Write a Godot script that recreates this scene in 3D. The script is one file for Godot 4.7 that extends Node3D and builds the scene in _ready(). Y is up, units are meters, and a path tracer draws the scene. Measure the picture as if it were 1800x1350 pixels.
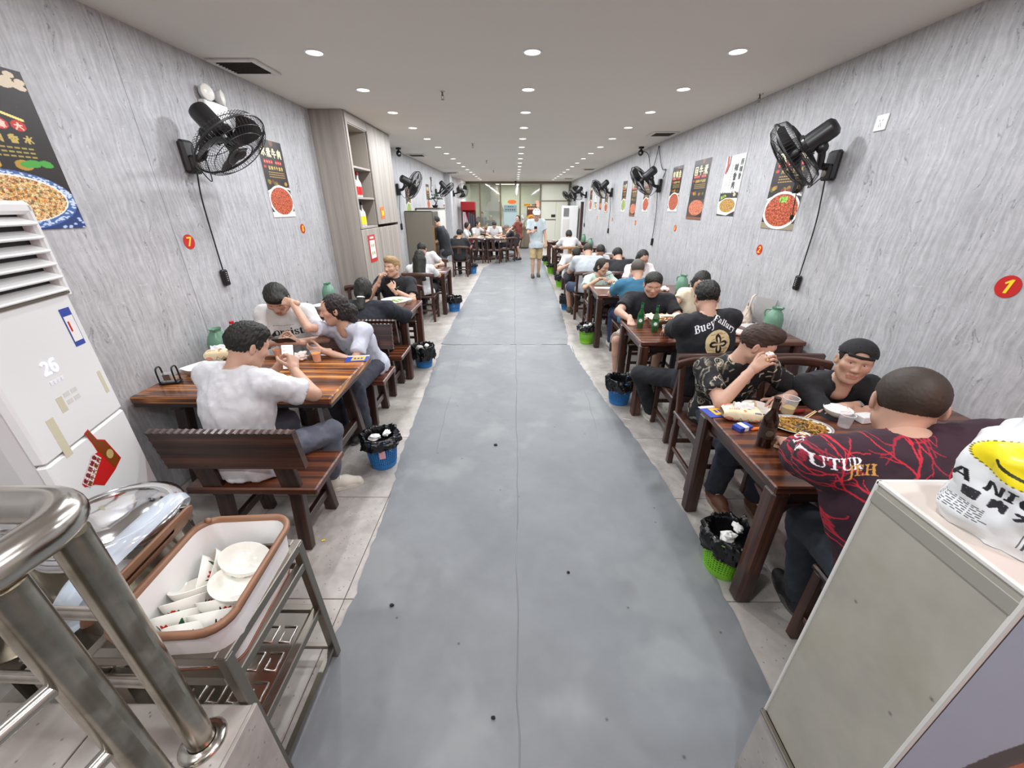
extends Node3D

const LX := -2.45
const RX := 2.62
const CH := 2.89
const BZ := -20.3

var M := {}
var taken := {}
var rng := RandomNumberGenerator.new()
var mutex := Mutex.new()


# ---------------------------------------------------------------- mesh builder
class MB:
	var v := PackedVector3Array()
	var n := PackedVector3Array()
	var uv := PackedVector2Array()
	var c := PackedColorArray()
	var ix := PackedInt32Array()
	var T := Transform3D()
	var col := Color.WHITE
	var uvo := Vector2.ZERO

	func at(o: Vector3, b := Basis()) -> MB:
		T = Transform3D(b, o)
		return self

	func put(p: Vector3, nn: Vector3, t: Vector2) -> int:
		v.append(T * p)
		n.append((T.basis * nn).normalized())
		uv.append(t + uvo)
		c.append(col)
		return v.size() - 1

	func tri(a: int, b: int, d: int) -> void:
		ix.append(a)
		ix.append(d)
		ix.append(b)

	# corners counter-clockwise seen from outside
	func quad(a: Vector3, b: Vector3, d: Vector3, e: Vector3, ua := Vector2.ZERO, ub := Vector2(1, 0), ud := Vector2(1, 1), ue := Vector2(0, 1)) -> void:
		var nn := (b - a).cross(d - a)
		if nn.length_squared() < 1e-14:
			nn = (d - a).cross(e - a)
		nn = nn.normalized()
		var i := put(a, nn, ua)
		put(b, nn, ub)
		put(d, nn, ud)
		put(e, nn, ue)
		tri(i, i + 1, i + 2)
		tri(i, i + 2, i + 3)

	func face(pts: Array, long: Vector3) -> void:
		var nn: Vector3 = (pts[1] - pts[0]).cross(pts[2] - pts[0]).normalized()
		var u := long - nn * long.dot(nn)
		if u.length() < 0.1:
			u = nn.cross(Vector3(0.3, 1, 0.2))
		u = u.normalized()
		var w := nn.cross(u)
		var first := v.size()
		for p: Vector3 in pts:
			put(p, nn, Vector2(p.dot(u), p.dot(w)))
		for k in range(1, pts.size() - 1):
			tri(first, first + k, first + k + 1)

	# box with chamfered edges; grain (u) runs along its longest side
	func box(o: Vector3, s: Vector3, bev := 0.0, b := Basis()) -> MB:
		var keep := T
		T = T * Transform3D(b, o)
		var h := s * 0.5
		var long := Vector3.RIGHT
		if s.y >= s.x and s.y >= s.z:
			long = Vector3.UP
		elif s.z >= s.x:
			long = Vector3.BACK
		bev = minf(bev, minf(h.x, minf(h.y, h.z)) * 0.9)
		for ax in 3:
			for sg: float in [-1.0, 1.0]:
				var q := []
				for k: Vector2 in [Vector2(-1, -1), Vector2(1, -1), Vector2(1, 1), Vector2(-1, 1)]:
					var p := Vector3()
					p[ax] = h[ax] * sg
					p[(ax + 1) % 3] = (h[(ax + 1) % 3] - bev) * k.x
					p[(ax + 2) % 3] = (h[(ax + 2) % 3] - bev) * k.y
					q.append(p)
				if sg < 0:
					q.reverse()
				face(q, long)
		if bev > 0.0:
			for ax in 3:
				var a1 := (ax + 1) % 3
				var a2 := (ax + 2) % 3
				for s1: float in [-1.0, 1.0]:
					for s2: float in [-1.0, 1.0]:
						var p := [Vector3(), Vector3(), Vector3(), Vector3()]
						for k in 4:
							var e := -1.0 if k == 0 or k == 3 else 1.0
							p[k][ax] = (h[ax] - bev) * e
							p[k][a1] = (h[a1] - (0.0 if k < 2 else bev)) * s1
							p[k][a2] = (h[a2] - (bev if k < 2 else 0.0)) * s2
						var nn: Vector3 = (p[1] - p[0]).cross(p[2] - p[0])
						if nn[a1] * s1 < 0:
							p.reverse()
						face(p, long)
			for sx: float in [-1.0, 1.0]:
				for sy: float in [-1.0, 1.0]:
					for sz: float in [-1.0, 1.0]:
						var sgn := Vector3(sx, sy, sz)
						var p := [(h - Vector3(0, bev, bev)) * sgn, (h - Vector3(bev, 0, bev)) * sgn, (h - Vector3(bev, bev, 0)) * sgn]
						if (p[1] - p[0]).cross(p[2] - p[0]).dot(sgn) < 0:
							p.reverse()
						face(p, long)
		T = keep
		return self

	# bar of square section between two points
	func bar(a: Vector3, b: Vector3, w: float, d: float, bev := 0.0, side := Vector3.RIGHT) -> MB:
		var y := (b - a).normalized()
		var x := side - y * side.dot(y)
		if x.length() < 0.05:
			x = Vector3.FORWARD - y * Vector3.FORWARD.dot(y)
		x = x.normalized()
		var z := x.cross(y)
		return box((a + b) * 0.5, Vector3(w, a.distance_to(b), d), bev, Basis(x, y, z))

	func tube(p: Array, r, sides := 10, caps := true, closed := false) -> MB:
		var m := p.size()
		var up := Vector3.UP
		var d0: Vector3 = (p[1] - p[0]).normalized()
		if absf(d0.dot(up)) > 0.9:
			up = Vector3.RIGHT
		var first := v.size()
		var along := 0.0
		var rings := m + (1 if closed else 0)
		for i in rings:
			var a: Vector3 = p[(i - 1 + m) % m] if closed or i > 0 else p[0]
			var b: Vector3 = p[(i + 1) % m] if closed or i < m - 1 else p[m - 1]
			var o: Vector3 = p[i % m]
			var d := (b - a).normalized()
			var x := (up - d * up.dot(d)).normalized()
			var y := d.cross(x)
			up = x
			var rr: float = r[i % m] if r is Array or r is PackedFloat32Array else r
			if i > 0:
				along += o.distance_to(p[(i - 1) % m])
			for k in sides + 1:
				var an := TAU * k / sides
				var nn := x * cos(an) + y * sin(an)
				put(o + nn * rr, nn, Vector2(along, an * rr))
		for i in rings - 1:
			for k in sides:
				var q := first + i * (sides + 1) + k
				tri(q, q + 1, q + sides + 2)
				tri(q, q + sides + 2, q + sides + 1)
		if caps and not closed:
			for e in [0, m - 1]:
				var dd: Vector3 = (p[1] - p[0]).normalized() * -1.0 if e == 0 else (p[m - 1] - p[m - 2]).normalized()
				var ci := put(p[e], dd, Vector2.ZERO)
				var base: int = first + e * (sides + 1)
				var s0 := v.size()
				for k in sides + 1:
					v.append(v[base + k])
					n.append((T.basis * dd).normalized())
					uv.append(Vector2.ZERO)
					c.append(col)
				for k in sides:
					if e == 0:
						tri(ci, s0 + k + 1, s0 + k)
					else:
						tri(ci, s0 + k, s0 + k + 1)
		return self

	# profile of (radius, height), bottom to top on the outside
	func lathe(pr: Array, seg := 24, sc := Vector2.ONE) -> MB:
		var m := pr.size()
		var sn := []
		for i in m - 1:
			var d: Vector2 = pr[i + 1] - pr[i]
			sn.append(Vector2(d.y, -d.x).normalized())
		var along := 0.0
		for i in m - 1:
			var na: Vector2 = sn[i]
			var nb: Vector2 = sn[i]
			if i > 0 and sn[i - 1].dot(sn[i]) > 0.6:
				na = (sn[i - 1] + sn[i]).normalized()
			if i < m - 2 and sn[i + 1].dot(sn[i]) > 0.6:
				nb = (sn[i + 1] + sn[i]).normalized()
			var first := v.size()
			var nx: float = along + pr[i].distance_to(pr[i + 1])
			for k in seg + 1:
				var a := TAU * k / seg
				var ca := cos(a)
				var sa := sin(a)
				put(Vector3(pr[i].x * ca * sc.x, pr[i].y, pr[i].x * sa * sc.y), Vector3(na.x * ca / sc.x, na.y, na.x * sa / sc.y), Vector2(float(k) / seg, along))
				put(Vector3(pr[i + 1].x * ca * sc.x, pr[i + 1].y, pr[i + 1].x * sa * sc.y), Vector3(nb.x * ca / sc.x, nb.y, nb.x * sa / sc.y), Vector2(float(k) / seg, nx))
			for k in seg:
				var q := first + 2 * k
				tri(q, q + 1, q + 3)
				tri(q, q + 3, q + 2)
			along = nx
		return self

	# flat outline in the xy plane, thickness along z from z0 to z1
	func prism(poly: PackedVector2Array, z0: float, z1: float) -> MB:
		if Geometry2D.is_polygon_clockwise(poly):
			poly.reverse()
		var t := Geometry2D.triangulate_polygon(poly)
		for sd in 2:
			var nn := Vector3(0, 0, 1) if sd == 1 else Vector3(0, 0, -1)
			var first := v.size()
			for p in poly:
				put(Vector3(p.x, p.y, z1 if sd == 1 else z0), nn, p)
			for k in range(0, t.size(), 3):
				var a := poly[t[k]]
				var b := poly[t[k + 1]]
				var d := poly[t[k + 2]]
				var ccw := (b - a).cross(d - a) > 0
				if ccw == (sd == 1):
					tri(first + t[k], first + t[k + 1], first + t[k + 2])
				else:
					tri(first + t[k], first + t[k + 2], first + t[k + 1])
		var m := poly.size()
		for k in m:
			var a := poly[k]
			var b := poly[(k + 1) % m]
			quad(Vector3(a.x, a.y, z0), Vector3(b.x, b.y, z0), Vector3(b.x, b.y, z1), Vector3(a.x, a.y, z1), Vector2(a.x, a.y), Vector2(b.x, b.y), Vector2(b.x, b.y + 0.02), Vector2(a.x, a.y + 0.02))
		return self

	# upright print of that size, centred, facing +z
	func quad2(w: float, h: float) -> MB:
		quad(Vector3(-w / 2, -h / 2, 0), Vector3(w / 2, -h / 2, 0), Vector3(w / 2, h / 2, 0), Vector3(-w / 2, h / 2, 0), Vector2(0, 1), Vector2(1, 1), Vector2(1, 0), Vector2(0, 0))
		return self

	# smooth patch of (nu+1)*(nv+1) points
	func patch(nu: int, nv: int, f: Callable) -> MB:
		var first := v.size()
		for j in nv + 1:
			for i in nu + 1:
				put(f.call(float(i) / nu, float(j) / nv), Vector3.UP, Vector2(float(i) / nu, float(j) / nv))
		for j in nv:
			for i in nu:
				var q := first + j * (nu + 1) + i
				tri(q, q + 1, q + nu + 2)
				tri(q, q + nu + 2, q + nu + 1)
		smooth(first)
		return self

	func smooth(first := 0) -> void:
		for k in range(first, n.size()):
			n[k] = Vector3.ZERO
		for k in range(0, ix.size(), 3):
			var a := ix[k]
			if a < first:
				continue
			var nn := (v[ix[k + 2]] - v[a]).cross(v[ix[k + 1]] - v[a])
			n[a] += nn
			n[ix[k + 1]] += nn
			n[ix[k + 2]] += nn
		for k in range(first, n.size()):
			n[k] = n[k].normalized() if n[k].length_squared() > 1e-20 else Vector3.UP

	func blob(o: Vector3, r: Vector3, seg := 12, b := Basis()) -> MB:
		var keep := T
		T = T * Transform3D(b, o)
		var pr := []
		var rings := maxi(4, seg / 2)
		for k in rings + 1:
			var a := -PI / 2 + PI * k / rings
			pr.append(Vector2(maxf(cos(a), 0.0001), sin(a)))
		var first := v.size()
		lathe(pr, seg)
		for k in range(first, v.size()):
			var q: Vector3 = T.affine_inverse() * v[k]
			v[k] = T * (q * r)
			n[k] = (T.basis * (q / r)).normalized()
		T = keep
		return self

	func add(a: Array, t: Transform3D, tint := Color.WHITE) -> void:
		# a: [vertices, normals, indices, colours or null]
		var first := v.size()
		v.append_array(t * (a[0] as PackedVector3Array))
		var nb := Transform3D(t.basis, Vector3.ZERO)
		n.append_array(nb * (a[1] as PackedVector3Array))
		var u := PackedVector2Array()
		u.resize(a[0].size())
		uv.append_array(u)
		if a.size() > 3 and a[3] != null:
			for q: Color in a[3]:
				c.append(Color(q.r * tint.r, q.g * tint.g, q.b * tint.b))
		else:
			var cc := PackedColorArray()
			cc.resize(a[0].size())
			cc.fill(tint)
			c.append_array(cc)
		var flip := t.basis.determinant() < 0
		var ii: PackedInt32Array = a[2]
		for k in range(0, ii.size(), 3):
			ix.append(first + ii[k])
			ix.append(first + (ii[k + 2] if flip else ii[k + 1]))
			ix.append(first + (ii[k + 1] if flip else ii[k + 2]))

	func mesh() -> ArrayMesh:
		var a := []
		a.resize(Mesh.ARRAY_MAX)
		a[Mesh.ARRAY_VERTEX] = v
		a[Mesh.ARRAY_NORMAL] = n
		a[Mesh.ARRAY_TEX_UV] = uv
		a[Mesh.ARRAY_COLOR] = c
		a[Mesh.ARRAY_INDEX] = ix
		var m := ArrayMesh.new()
		m.add_surface_from_arrays(Mesh.PRIMITIVE_TRIANGLES, a)
		return m


# ---------------------------------------------------------------- naming
func numbered(called: String) -> String:
	var k: int = taken.get(called, 0)
	taken[called] = k + 1
	return called if k == 0 else "%s_%03d" % [called, k]


func thing(called: String, label: String, category: String, at := Vector3.ZERO, turn := 0.0, group := "") -> Node3D:
	var o := Node3D.new()
	o.name = numbered(called)
	add_child(o)
	o.position = at
	o.rotation_degrees.y = turn
	tag(o, label, category, group)
	return o


func tag(o: Node3D, label: String, category: String, group := "") -> Node3D:
	if label:
		o.set_meta("label", label)
	if category:
		o.set_meta("category", category)
	if group:
		o.set_meta("group", group)
	return o


func part(called: String, mb, mat: Material, parent: Node3D, at := Vector3.ZERO, b := Basis()) -> MeshInstance3D:
	var o := MeshInstance3D.new()
	o.mesh = mb.mesh() if mb is MB else mb
	o.material_override = mat
	if parent == self:
		o.name = numbered(called)
		add_child(o)
	else:
		o.name = called
		parent.add_child(o, true)
	o.transform = Transform3D(b, at)
	return o


func single(called: String, mb, mat: Material, label: String, category: String, at := Vector3.ZERO, turn := 0.0, group := "") -> MeshInstance3D:
	var o := part(called, mb, mat, self, at, Basis(Vector3.UP, deg_to_rad(turn)))
	tag(o, label, category, group)
	return o


func setting(called: String, mb, mat: Material, at := Vector3.ZERO) -> MeshInstance3D:
	var o := part(called, mb, mat, self, at)
	o.set_meta("kind", "structure")
	return o


func copy(o: Node3D, at: Vector3, turn: float, label := "", group := "") -> Node3D:
	var d: Node3D = o.duplicate()
	d.name = numbered(String(o.name).rstrip("0123456789").rstrip("_"))
	add_child(d)
	d.position = at
	d.rotation_degrees.y = turn
	if label:
		d.set_meta("label", label)
	if group:
		d.set_meta("group", group)
	return d


# ---------------------------------------------------------------- textures and materials
func sr(r: int, g: int, b: int) -> Color:
	return Color8(r, g, b)


func mat(col: Color, rough := 0.6, metal := 0.0) -> StandardMaterial3D:
	var m := StandardMaterial3D.new()
	m.albedo_color = col
	m.roughness = rough
	m.metallic = metal
	return m


func noise(sd: int, freq: float, oct := 4) -> FastNoiseLite:
	var f := FastNoiseLite.new()
	f.seed = sd
	f.noise_type = FastNoiseLite.TYPE_SIMPLEX_SMOOTH
	f.frequency = freq
	f.fractal_octaves = oct
	return f


func streaks(sd: int, w: int, h: int, stretch: int, freq: float) -> Image:
	var im := noise(sd, freq).get_seamless_image(maxi(w / stretch, 8), h, false, false, 0.1, true)
	im.resize(w, h, Image.INTERPOLATE_CUBIC)
	return im


func ramp(g: Array, t: float) -> Color:
	# g: [[t, colour], ...]
	if t <= g[0][0]:
		return g[0][1]
	for k in range(1, g.size()):
		if t <= g[k][0]:
			return (g[k - 1][1] as Color).lerp(g[k][1], (t - g[k - 1][0]) / (g[k][0] - g[k - 1][0]))
	return g[-1][1]


func wood_tex(sd: int, g: Array) -> ImageTexture:
	var a := streaks(sd, 256, 256, 16, 0.016)
	var b := streaks(sd + 7, 256, 256, 8, 0.07)
	var im := Image.create(256, 256, true, Image.FORMAT_RGB8)
	for y in 256:
		for x in 256:
			var t := a.get_pixel(x, y).r * 0.7 + b.get_pixel(x, y).r * 0.3
			im.set_pixel(x, y, ramp(g, t))
	return ImageTexture.create_from_image(im)


func textured(t: Texture2D, scale: Vector3, rough: float, tint := Color.WHITE) -> StandardMaterial3D:
	var m := mat(tint, rough)
	m.albedo_texture = t
	m.uv1_scale = scale
	return m


func wood(sd: int, g: Array, rough: float, scale := Vector3(1.0, 4.0, 1.0)) -> StandardMaterial3D:
	return textured(wood_tex(sd, g), scale, rough)


func wall_tex(sd: int) -> Array:
	# pale grey veined panel: dark upright cracks, short light scratches, soft mottling; returns [colour, height]
	var w := 512
	var h := 512
	var warp := noise(sd, 0.008, 3).get_seamless_image(w, h, false, false, 0.1, true)
	var fine := noise(sd + 1, 0.05, 4).get_seamless_image(w, h, false, false, 0.1, true)
	var strk := noise(sd + 6, 0.11, 3).get_seamless_image(w, h / 16, false, false, 0.1, true)
	strk.resize(w, h, Image.INTERPOLATE_CUBIC)
	var veins := noise(sd + 2, 0.016, 3).get_seamless_image(w, h / 8, false, false, 0.1, true)
	veins.resize(w, h, Image.INTERPOLATE_CUBIC)
	var scr := noise(sd + 3, 0.02, 4).get_seamless_image(w, h / 3, false, false, 0.1, true)
	scr.resize(w, h, Image.INTERPOLATE_CUBIC)
	var im := Image.create(w, h, true, Image.FORMAT_RGB8)
	var hm := Image.create(w, h, true, Image.FORMAT_RGB8)
	for y in h:
		for x in w:
			var q := warp.get_pixel(x, y).r
			var f := fine.get_pixel(x, y).r
			var xv := (x + int(q * 30.0) + int(f * 6.0)) % w
			var vv := absf(veins.get_pixel(xv, y).r - 0.5)
			var s := absf(scr.get_pixel((x + int(q * 90.0)) % w, y).r - 0.5)
			var k := strk.get_pixel((x + int(q * 12.0)) % w, y).r - 0.5
			var b := 0.70 + (f - 0.5) * 0.07 + (q - 0.5) * 0.05 + k * 0.13
			var dark := clampf(1.0 - vv / 0.011, 0.0, 1.0) * clampf((f - 0.4) * 5.0, 0.0, 1.0)
			var light := clampf(1.0 - s / 0.010, 0.0, 1.0) * clampf((0.55 - f) * 6.0, 0.0, 1.0)
			b = b - dark * 0.2 + light * 0.1
			im.set_pixel(x, y, Color(b * 0.997, b * 0.997, b * 1.004))
			var hh := clampf(0.5 + (f - 0.5) * 0.3 + k * 0.4 - dark * 0.4 + light * 0.2, 0.0, 1.0)
			hm.set_pixel(x, y, Color(hh, hh, hh))
	hm.bump_map_to_normal_map(1.2)
	return [ImageTexture.create_from_image(im), ImageTexture.create_from_image(hm)]


func mottled(sd: int, base: Color, var_: float, freq: float, speck := 0.0, stain := Color.BLACK, stain_amt := 0.0) -> ImageTexture:
	var a := noise(sd, freq, 4).get_seamless_image(256, 256, false, false, 0.1, true)
	var b := noise(sd + 5, freq * 6.0, 3).get_seamless_image(256, 256, false, false, 0.1, true)
	var st := noise(sd + 9, freq * 0.8, 5).get_seamless_image(256, 256, false, false, 0.1, true)
	var im := Image.create(256, 256, true, Image.FORMAT_RGB8)
	var r := RandomNumberGenerator.new()
	r.seed = sd
	for y in 256:
		for x in 256:
			var k := 1.0 + ((a.get_pixel(x, y).r - 0.5) * 0.7 + (b.get_pixel(x, y).r - 0.5) * 0.3) * var_ * 2.0
			var q := Color(base.r * k, base.g * k, base.b * k)
			if stain_amt > 0.0:
				var s := clampf((st.get_pixel(x, y).r - 0.62) * 6.0, 0.0, 1.0) * stain_amt
				q = q.lerp(stain, s)
			if speck > 0.0 and r.randf() < speck:
				q = q.darkened(0.45)
			im.set_pixel(x, y, q)
	return ImageTexture.create_from_image(im)


func glass_mat(tint: Color, alpha: float) -> StandardMaterial3D:
	var m := mat(Color(tint.r, tint.g, tint.b, alpha), 0.03)
	m.transparency = BaseMaterial3D.TRANSPARENCY_ALPHA
	return m


func glow(col: Color, e: float) -> StandardMaterial3D:
	var m := mat(col, 0.4)
	m.emission_enabled = true
	m.emission = col
	m.emission_energy_multiplier = e
	return m


func vcol(rough: float) -> StandardMaterial3D:
	var m := mat(Color.WHITE, rough)
	m.vertex_color_use_as_albedo = true
	return m


func materials() -> void:
	M.wood = wood(11, [[0.2, sr(36, 20, 15)], [0.5, sr(62, 35, 25)], [0.8, sr(92, 54, 37)]], 0.42)
	M.wood_red = wood(23, [[0.2, sr(50, 26, 17)], [0.5, sr(84, 44, 27)], [0.8, sr(124, 70, 41)]], 0.3)
	M.wood_dark = wood(31, [[0.2, sr(30, 17, 14)], [0.5, sr(48, 28, 21)], [0.8, sr(70, 42, 30)]], 0.4)
	M.wood_gold = wood(41, [[0.25, sr(52, 27, 14)], [0.45, sr(104, 58, 28)], [0.6, sr(166, 102, 48)], [0.75, sr(214, 152, 84)]], 0.26, Vector3(0.8, 2.2, 1))
	M.wood_light = wood(47, [[0.2, sr(120, 84, 46)], [0.5, sr(150, 110, 64)], [0.8, sr(176, 136, 86)]], 0.5)
	for k: String in ["wood", "wood_red", "wood_dark", "wood_gold"]:
		M[k].clearcoat_enabled = true
		M[k].clearcoat = 0.35
		M[k].clearcoat_roughness = 0.25
	var wt := wall_tex(5)
	M.wall = textured(wt[0], Vector3(0.62, 0.62, 0.62), 0.62)
	M.wall.uv1_triplanar = true
	M.wall.uv1_world_triplanar = true
	M.wall.normal_enabled = true
	M.wall.normal_texture = wt[1]
	M.wall.normal_scale = 0.5
	M.tile = textured(mottled(61, sr(178, 172, 165), 0.10, 0.012, 0.004, sr(150, 142, 134), 0.5), Vector3(0.9, 0.9, 1), 0.34)
	M.tile_b = textured(mottled(62, sr(172, 166, 160), 0.12, 0.014, 0.004, sr(146, 138, 130), 0.5), Vector3(0.9, 0.9, 1), 0.36)
	M.grout = mat(sr(120, 112, 104), 0.9)
	M.runner = textured(mottled(63, sr(120, 123, 125), 0.07, 0.01, 0.00012, sr(140, 143, 142), 0.6), Vector3(0.45, 0.45, 1), 0.46)
	M.runner.metallic_specular = 0.36
	var rn := noise(91, 0.03, 4).get_seamless_image(256, 256, false, false, 0.1, true)
	rn.convert(Image.FORMAT_RGB8)
	rn.bump_map_to_normal_map(2.0)
	M.runner.normal_enabled = true
	M.runner.normal_texture = ImageTexture.create_from_image(rn)
	M.runner.normal_scale = 0.2
	M.ceiling = mat(sr(226, 222, 214), 0.9)
	M.white = mat(sr(232, 232, 230), 0.35)
	M.white_rough = mat(sr(232, 230, 226), 0.75)
	M.offwhite = mat(sr(214, 212, 206), 0.5)
	M.cabinet = wood(71, [[0.2, sr(148, 141, 132)], [0.5, sr(160, 153, 144)], [0.8, sr(170, 163, 154)]], 0.55, Vector3(0.6, 2.0, 1))
	M.cabinet_in = mat(sr(150, 143, 133), 0.7)
	M.black = mat(sr(22, 22, 24), 0.35)
	M.black_rough = mat(sr(24, 24, 26), 0.7)
	M.bag = mat(sr(20, 20, 22), 0.22)
	M.steel = mat(sr(196, 192, 184), 0.2, 1.0)
	M.steel_dull = mat(sr(150, 144, 134), 0.34, 1.0)
	M.steel_smear = textured(mottled(64, sr(178, 172, 160), 0.16, 0.02, 0.0, sr(120, 110, 96), 0.5), Vector3(1.0, 1.0, 1), 0.24)
	M.steel_smear.metallic = 1.0
	M.chrome = mat(sr(214, 214, 214), 0.1, 1.0)
	M.alu = mat(sr(120, 112, 98), 0.4, 0.6)
	M.glass = glass_mat(sr(225, 238, 232), 0.08)
	M.cup = glass_mat(sr(240, 244, 246), 0.16)
	M.green_glass = glass_mat(sr(24, 92, 40), 0.72)
	M.brown_glass = mat(sr(38, 18, 10), 0.06)
	M.juice = mat(sr(250, 150, 14), 0.25)
	M.tea = mat(sr(206, 178, 84), 0.2)
	M.celadon = mat(sr(104, 146, 122), 0.28)
	M.porcelain = mat(sr(238, 234, 224), 0.14)
	M.paper = mat(sr(236, 234, 230), 0.85)
	M.brown_plastic = mat(sr(140, 102, 76), 0.4)
	M.pink_plastic = mat(sr(222, 146, 118), 0.5)
	M.clear_plastic = mat(Color(0.86, 0.91, 0.96, 0.5), 0.3)
	M.clear_plastic.transparency = BaseMaterial3D.TRANSPARENCY_ALPHA
	M.blue_plastic = mat(sr(44, 120, 186), 0.42)
	M.green_plastic = mat(sr(128, 200, 44), 0.42)
	M.red = mat(sr(196, 28, 26), 0.45)
	M.orange = mat(sr(236, 112, 30), 0.5)
	M.yellow = mat(sr(250, 214, 40), 0.5)
	M.card_blue = mat(sr(44, 70, 160), 0.5)
	M.fan_black = mat(sr(30, 29, 29), 0.38)
	M.fan_cage = mat(sr(38, 37, 36), 0.4)
	M.skin = vcol(0.52)
	M.skin.subsurf_scatter_enabled = true
	M.skin.subsurf_scatter_strength = 0.06
	M.hair = vcol(0.62)
	M.eye = vcol(0.2)
	M.cloth_cache = {}


func cloth(col: Color, rough := 0.85) -> StandardMaterial3D:
	var key := col.to_html() + str(rough)
	if not M.cloth_cache.has(key):
		var m := mat(col, rough)
		m.rim_enabled = true
		m.rim = 0.15
		m.rim_tint = 0.5
		M.cloth_cache[key] = m
	return M.cloth_cache[key]


# flat lettering: a TextMesh laid on a face, kept as a part of its thing
func lettering(called: String, text: String, h: float, mat_: Material, parent: Node3D, at: Vector3, b := Basis(), bold := true, serif := false, depth := 0.002) -> MeshInstance3D:
	var t := TextMesh.new()
	var f := SystemFont.new()
	f.font_names = PackedStringArray(["Droid Serif" if serif else "Droid Sans"])
	f.font_weight = 700 if bold else 400
	t.font = f
	t.text = text
	t.font_size = 48
	t.pixel_size = h / 48.0
	t.depth = depth
	return part(called, t, mat_, parent, at, b)


# draws text into an image by filling the triangles of a TextMesh
func draw_text(im: Image, text: String, x0: float, y0: float, h: float, col: Color, bold := true, serif := false, skew := 0.0, rot := 0.0, stretch := 1.0) -> void:
	var t := TextMesh.new()
	var f := SystemFont.new()
	f.font_names = PackedStringArray(["Droid Serif" if serif else "Droid Sans"])
	f.font_weight = 700 if bold else 400
	t.font = f
	t.text = text
	t.font_size = 32
	t.pixel_size = h / 32.0
	t.depth = 0.0
	var a := t.get_mesh_arrays()
	if a.size() == 0 or a[Mesh.ARRAY_VERTEX] == null:
		return
	var vv: PackedVector3Array = a[Mesh.ARRAY_VERTEX]
	var ii: PackedInt32Array = a[Mesh.ARRAY_INDEX]
	var p := PackedVector2Array()
	for q in vv:
		var s := Vector2(q.x * stretch + q.y * skew, -q.y).rotated(rot)
		p.append(Vector2(x0, y0) + s)
	for k in range(0, ii.size(), 3):
		fill_tri(im, p[ii[k]], p[ii[k + 1]], p[ii[k + 2]], col)


func fill_tri(im: Image, a: Vector2, b: Vector2, d: Vector2, col: Color) -> void:
	var lo := a.min(b).min(d).floor()
	var hi := a.max(b).max(d).ceil()
	var ar := (b - a).cross(d - a)
	if absf(ar) < 1e-6:
		return
	var w := im.get_width()
	var h := im.get_height()
	for y in range(maxi(0, int(lo.y)), mini(h, int(hi.y) + 1)):
		for x in range(maxi(0, int(lo.x)), mini(w, int(hi.x) + 1)):
			var p := Vector2(x + 0.5, y + 0.5)
			var u := (b - a).cross(p - a) / ar
			var v := (p - a).cross(d - a) / ar
			if u >= -0.01 and v >= -0.01 and u + v <= 1.02:
				im.set_pixel(x, y, col)


func stroke(im: Image, pts: Array, wd: float, col: Color) -> void:
	var w := im.get_width()
	var h := im.get_height()
	for k in pts.size() - 1:
		var a: Vector2 = pts[k]
		var b: Vector2 = pts[k + 1]
		var steps := int(a.distance_to(b) / maxf(0.5, wd * 0.4)) + 1
		for s in steps + 1:
			var p := a.lerp(b, float(s) / steps)
			var r := wd * 0.5
			for y in range(maxi(0, int(p.y - r)), mini(h, int(p.y + r) + 1)):
				for x in range(maxi(0, int(p.x - r)), mini(w, int(p.x + r) + 1)):
					if Vector2(x + 0.5, y + 0.5).distance_to(p) <= r + 0.3:
						im.set_pixel(x, y, col)


# strokes of a few written characters on a 10 x 10 field
const GLYPHS := {
	"shui": [[5, 0, 5, 9, 4, 8], [1, 3, 4, 3, 1, 8], [9, 1, 6, 4], [6, 3, 9, 8]],
	"zhu": [[2, 1, 8, 1], [5, 0, 5, 3], [1, 3, 9, 3], [8, 0, 1, 6], [3, 4, 7, 4, 7, 7, 3, 7, 3, 4], [3, 5.5, 7, 5.5], [1, 8, 0.5, 9.5], [4, 8, 4, 9.5], [6, 8, 6.5, 9.5], [8.5, 8, 9.5, 9.5]],
	"niu": [[3, 0, 1, 4], [2, 3, 8, 3], [0.5, 6, 9.5, 6], [5, 0, 5, 10]],
	"rou": [[1.5, 2, 1.5, 10], [1.5, 2, 8.5, 2, 8.5, 10, 7.5, 9.5], [5, 0, 3, 5], [5, 3, 7, 5], [5, 5, 3, 8], [5, 6, 7, 8]],
	"yu": [[4, 0, 1, 3], [3, 1, 7, 1, 6, 2.5], [2, 3, 8, 3, 8, 7.5, 2, 7.5, 2, 3], [5, 3, 5, 7.5], [2, 5.2, 8, 5.2], [0.5, 9.5, 9.5, 9.5]],
	"hui": [[1.5, 1, 8.5, 1, 8.5, 9.5, 1.5, 9.5, 1.5, 1], [3.5, 3.5, 6.5, 3.5, 6.5, 7, 3.5, 7, 3.5, 3.5]],
	"xiang": [[6, 0, 2, 1], [1, 2.5, 9, 2.5], [5, 0.5, 5, 5], [5, 2.5, 1, 5], [5, 2.5, 9, 5], [2.5, 6, 7.5, 6, 7.5, 10, 2.5, 10, 2.5, 6], [2.5, 8, 7.5, 8]],
	"la": [[2, 0, 2, 1.5], [0.5, 2, 4, 2], [1, 3, 1.5, 5], [3.5, 3, 3, 5], [0.5, 5, 4.2, 5], [0.5, 7, 4.2, 7], [2.2, 5, 2.2, 10], [5, 2, 9.5, 2], [7.2, 0, 7.2, 10], [5.5, 3.5, 9, 3.5, 9, 6, 5.5, 6, 5.5, 3.5], [7, 6, 5, 9], [7.4, 6, 9.6, 9]],
	"da": [[0.5, 3.5, 9.5, 3.5], [5, 0, 5, 4, 1, 10], [5, 4, 9.5, 10]],
}


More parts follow.
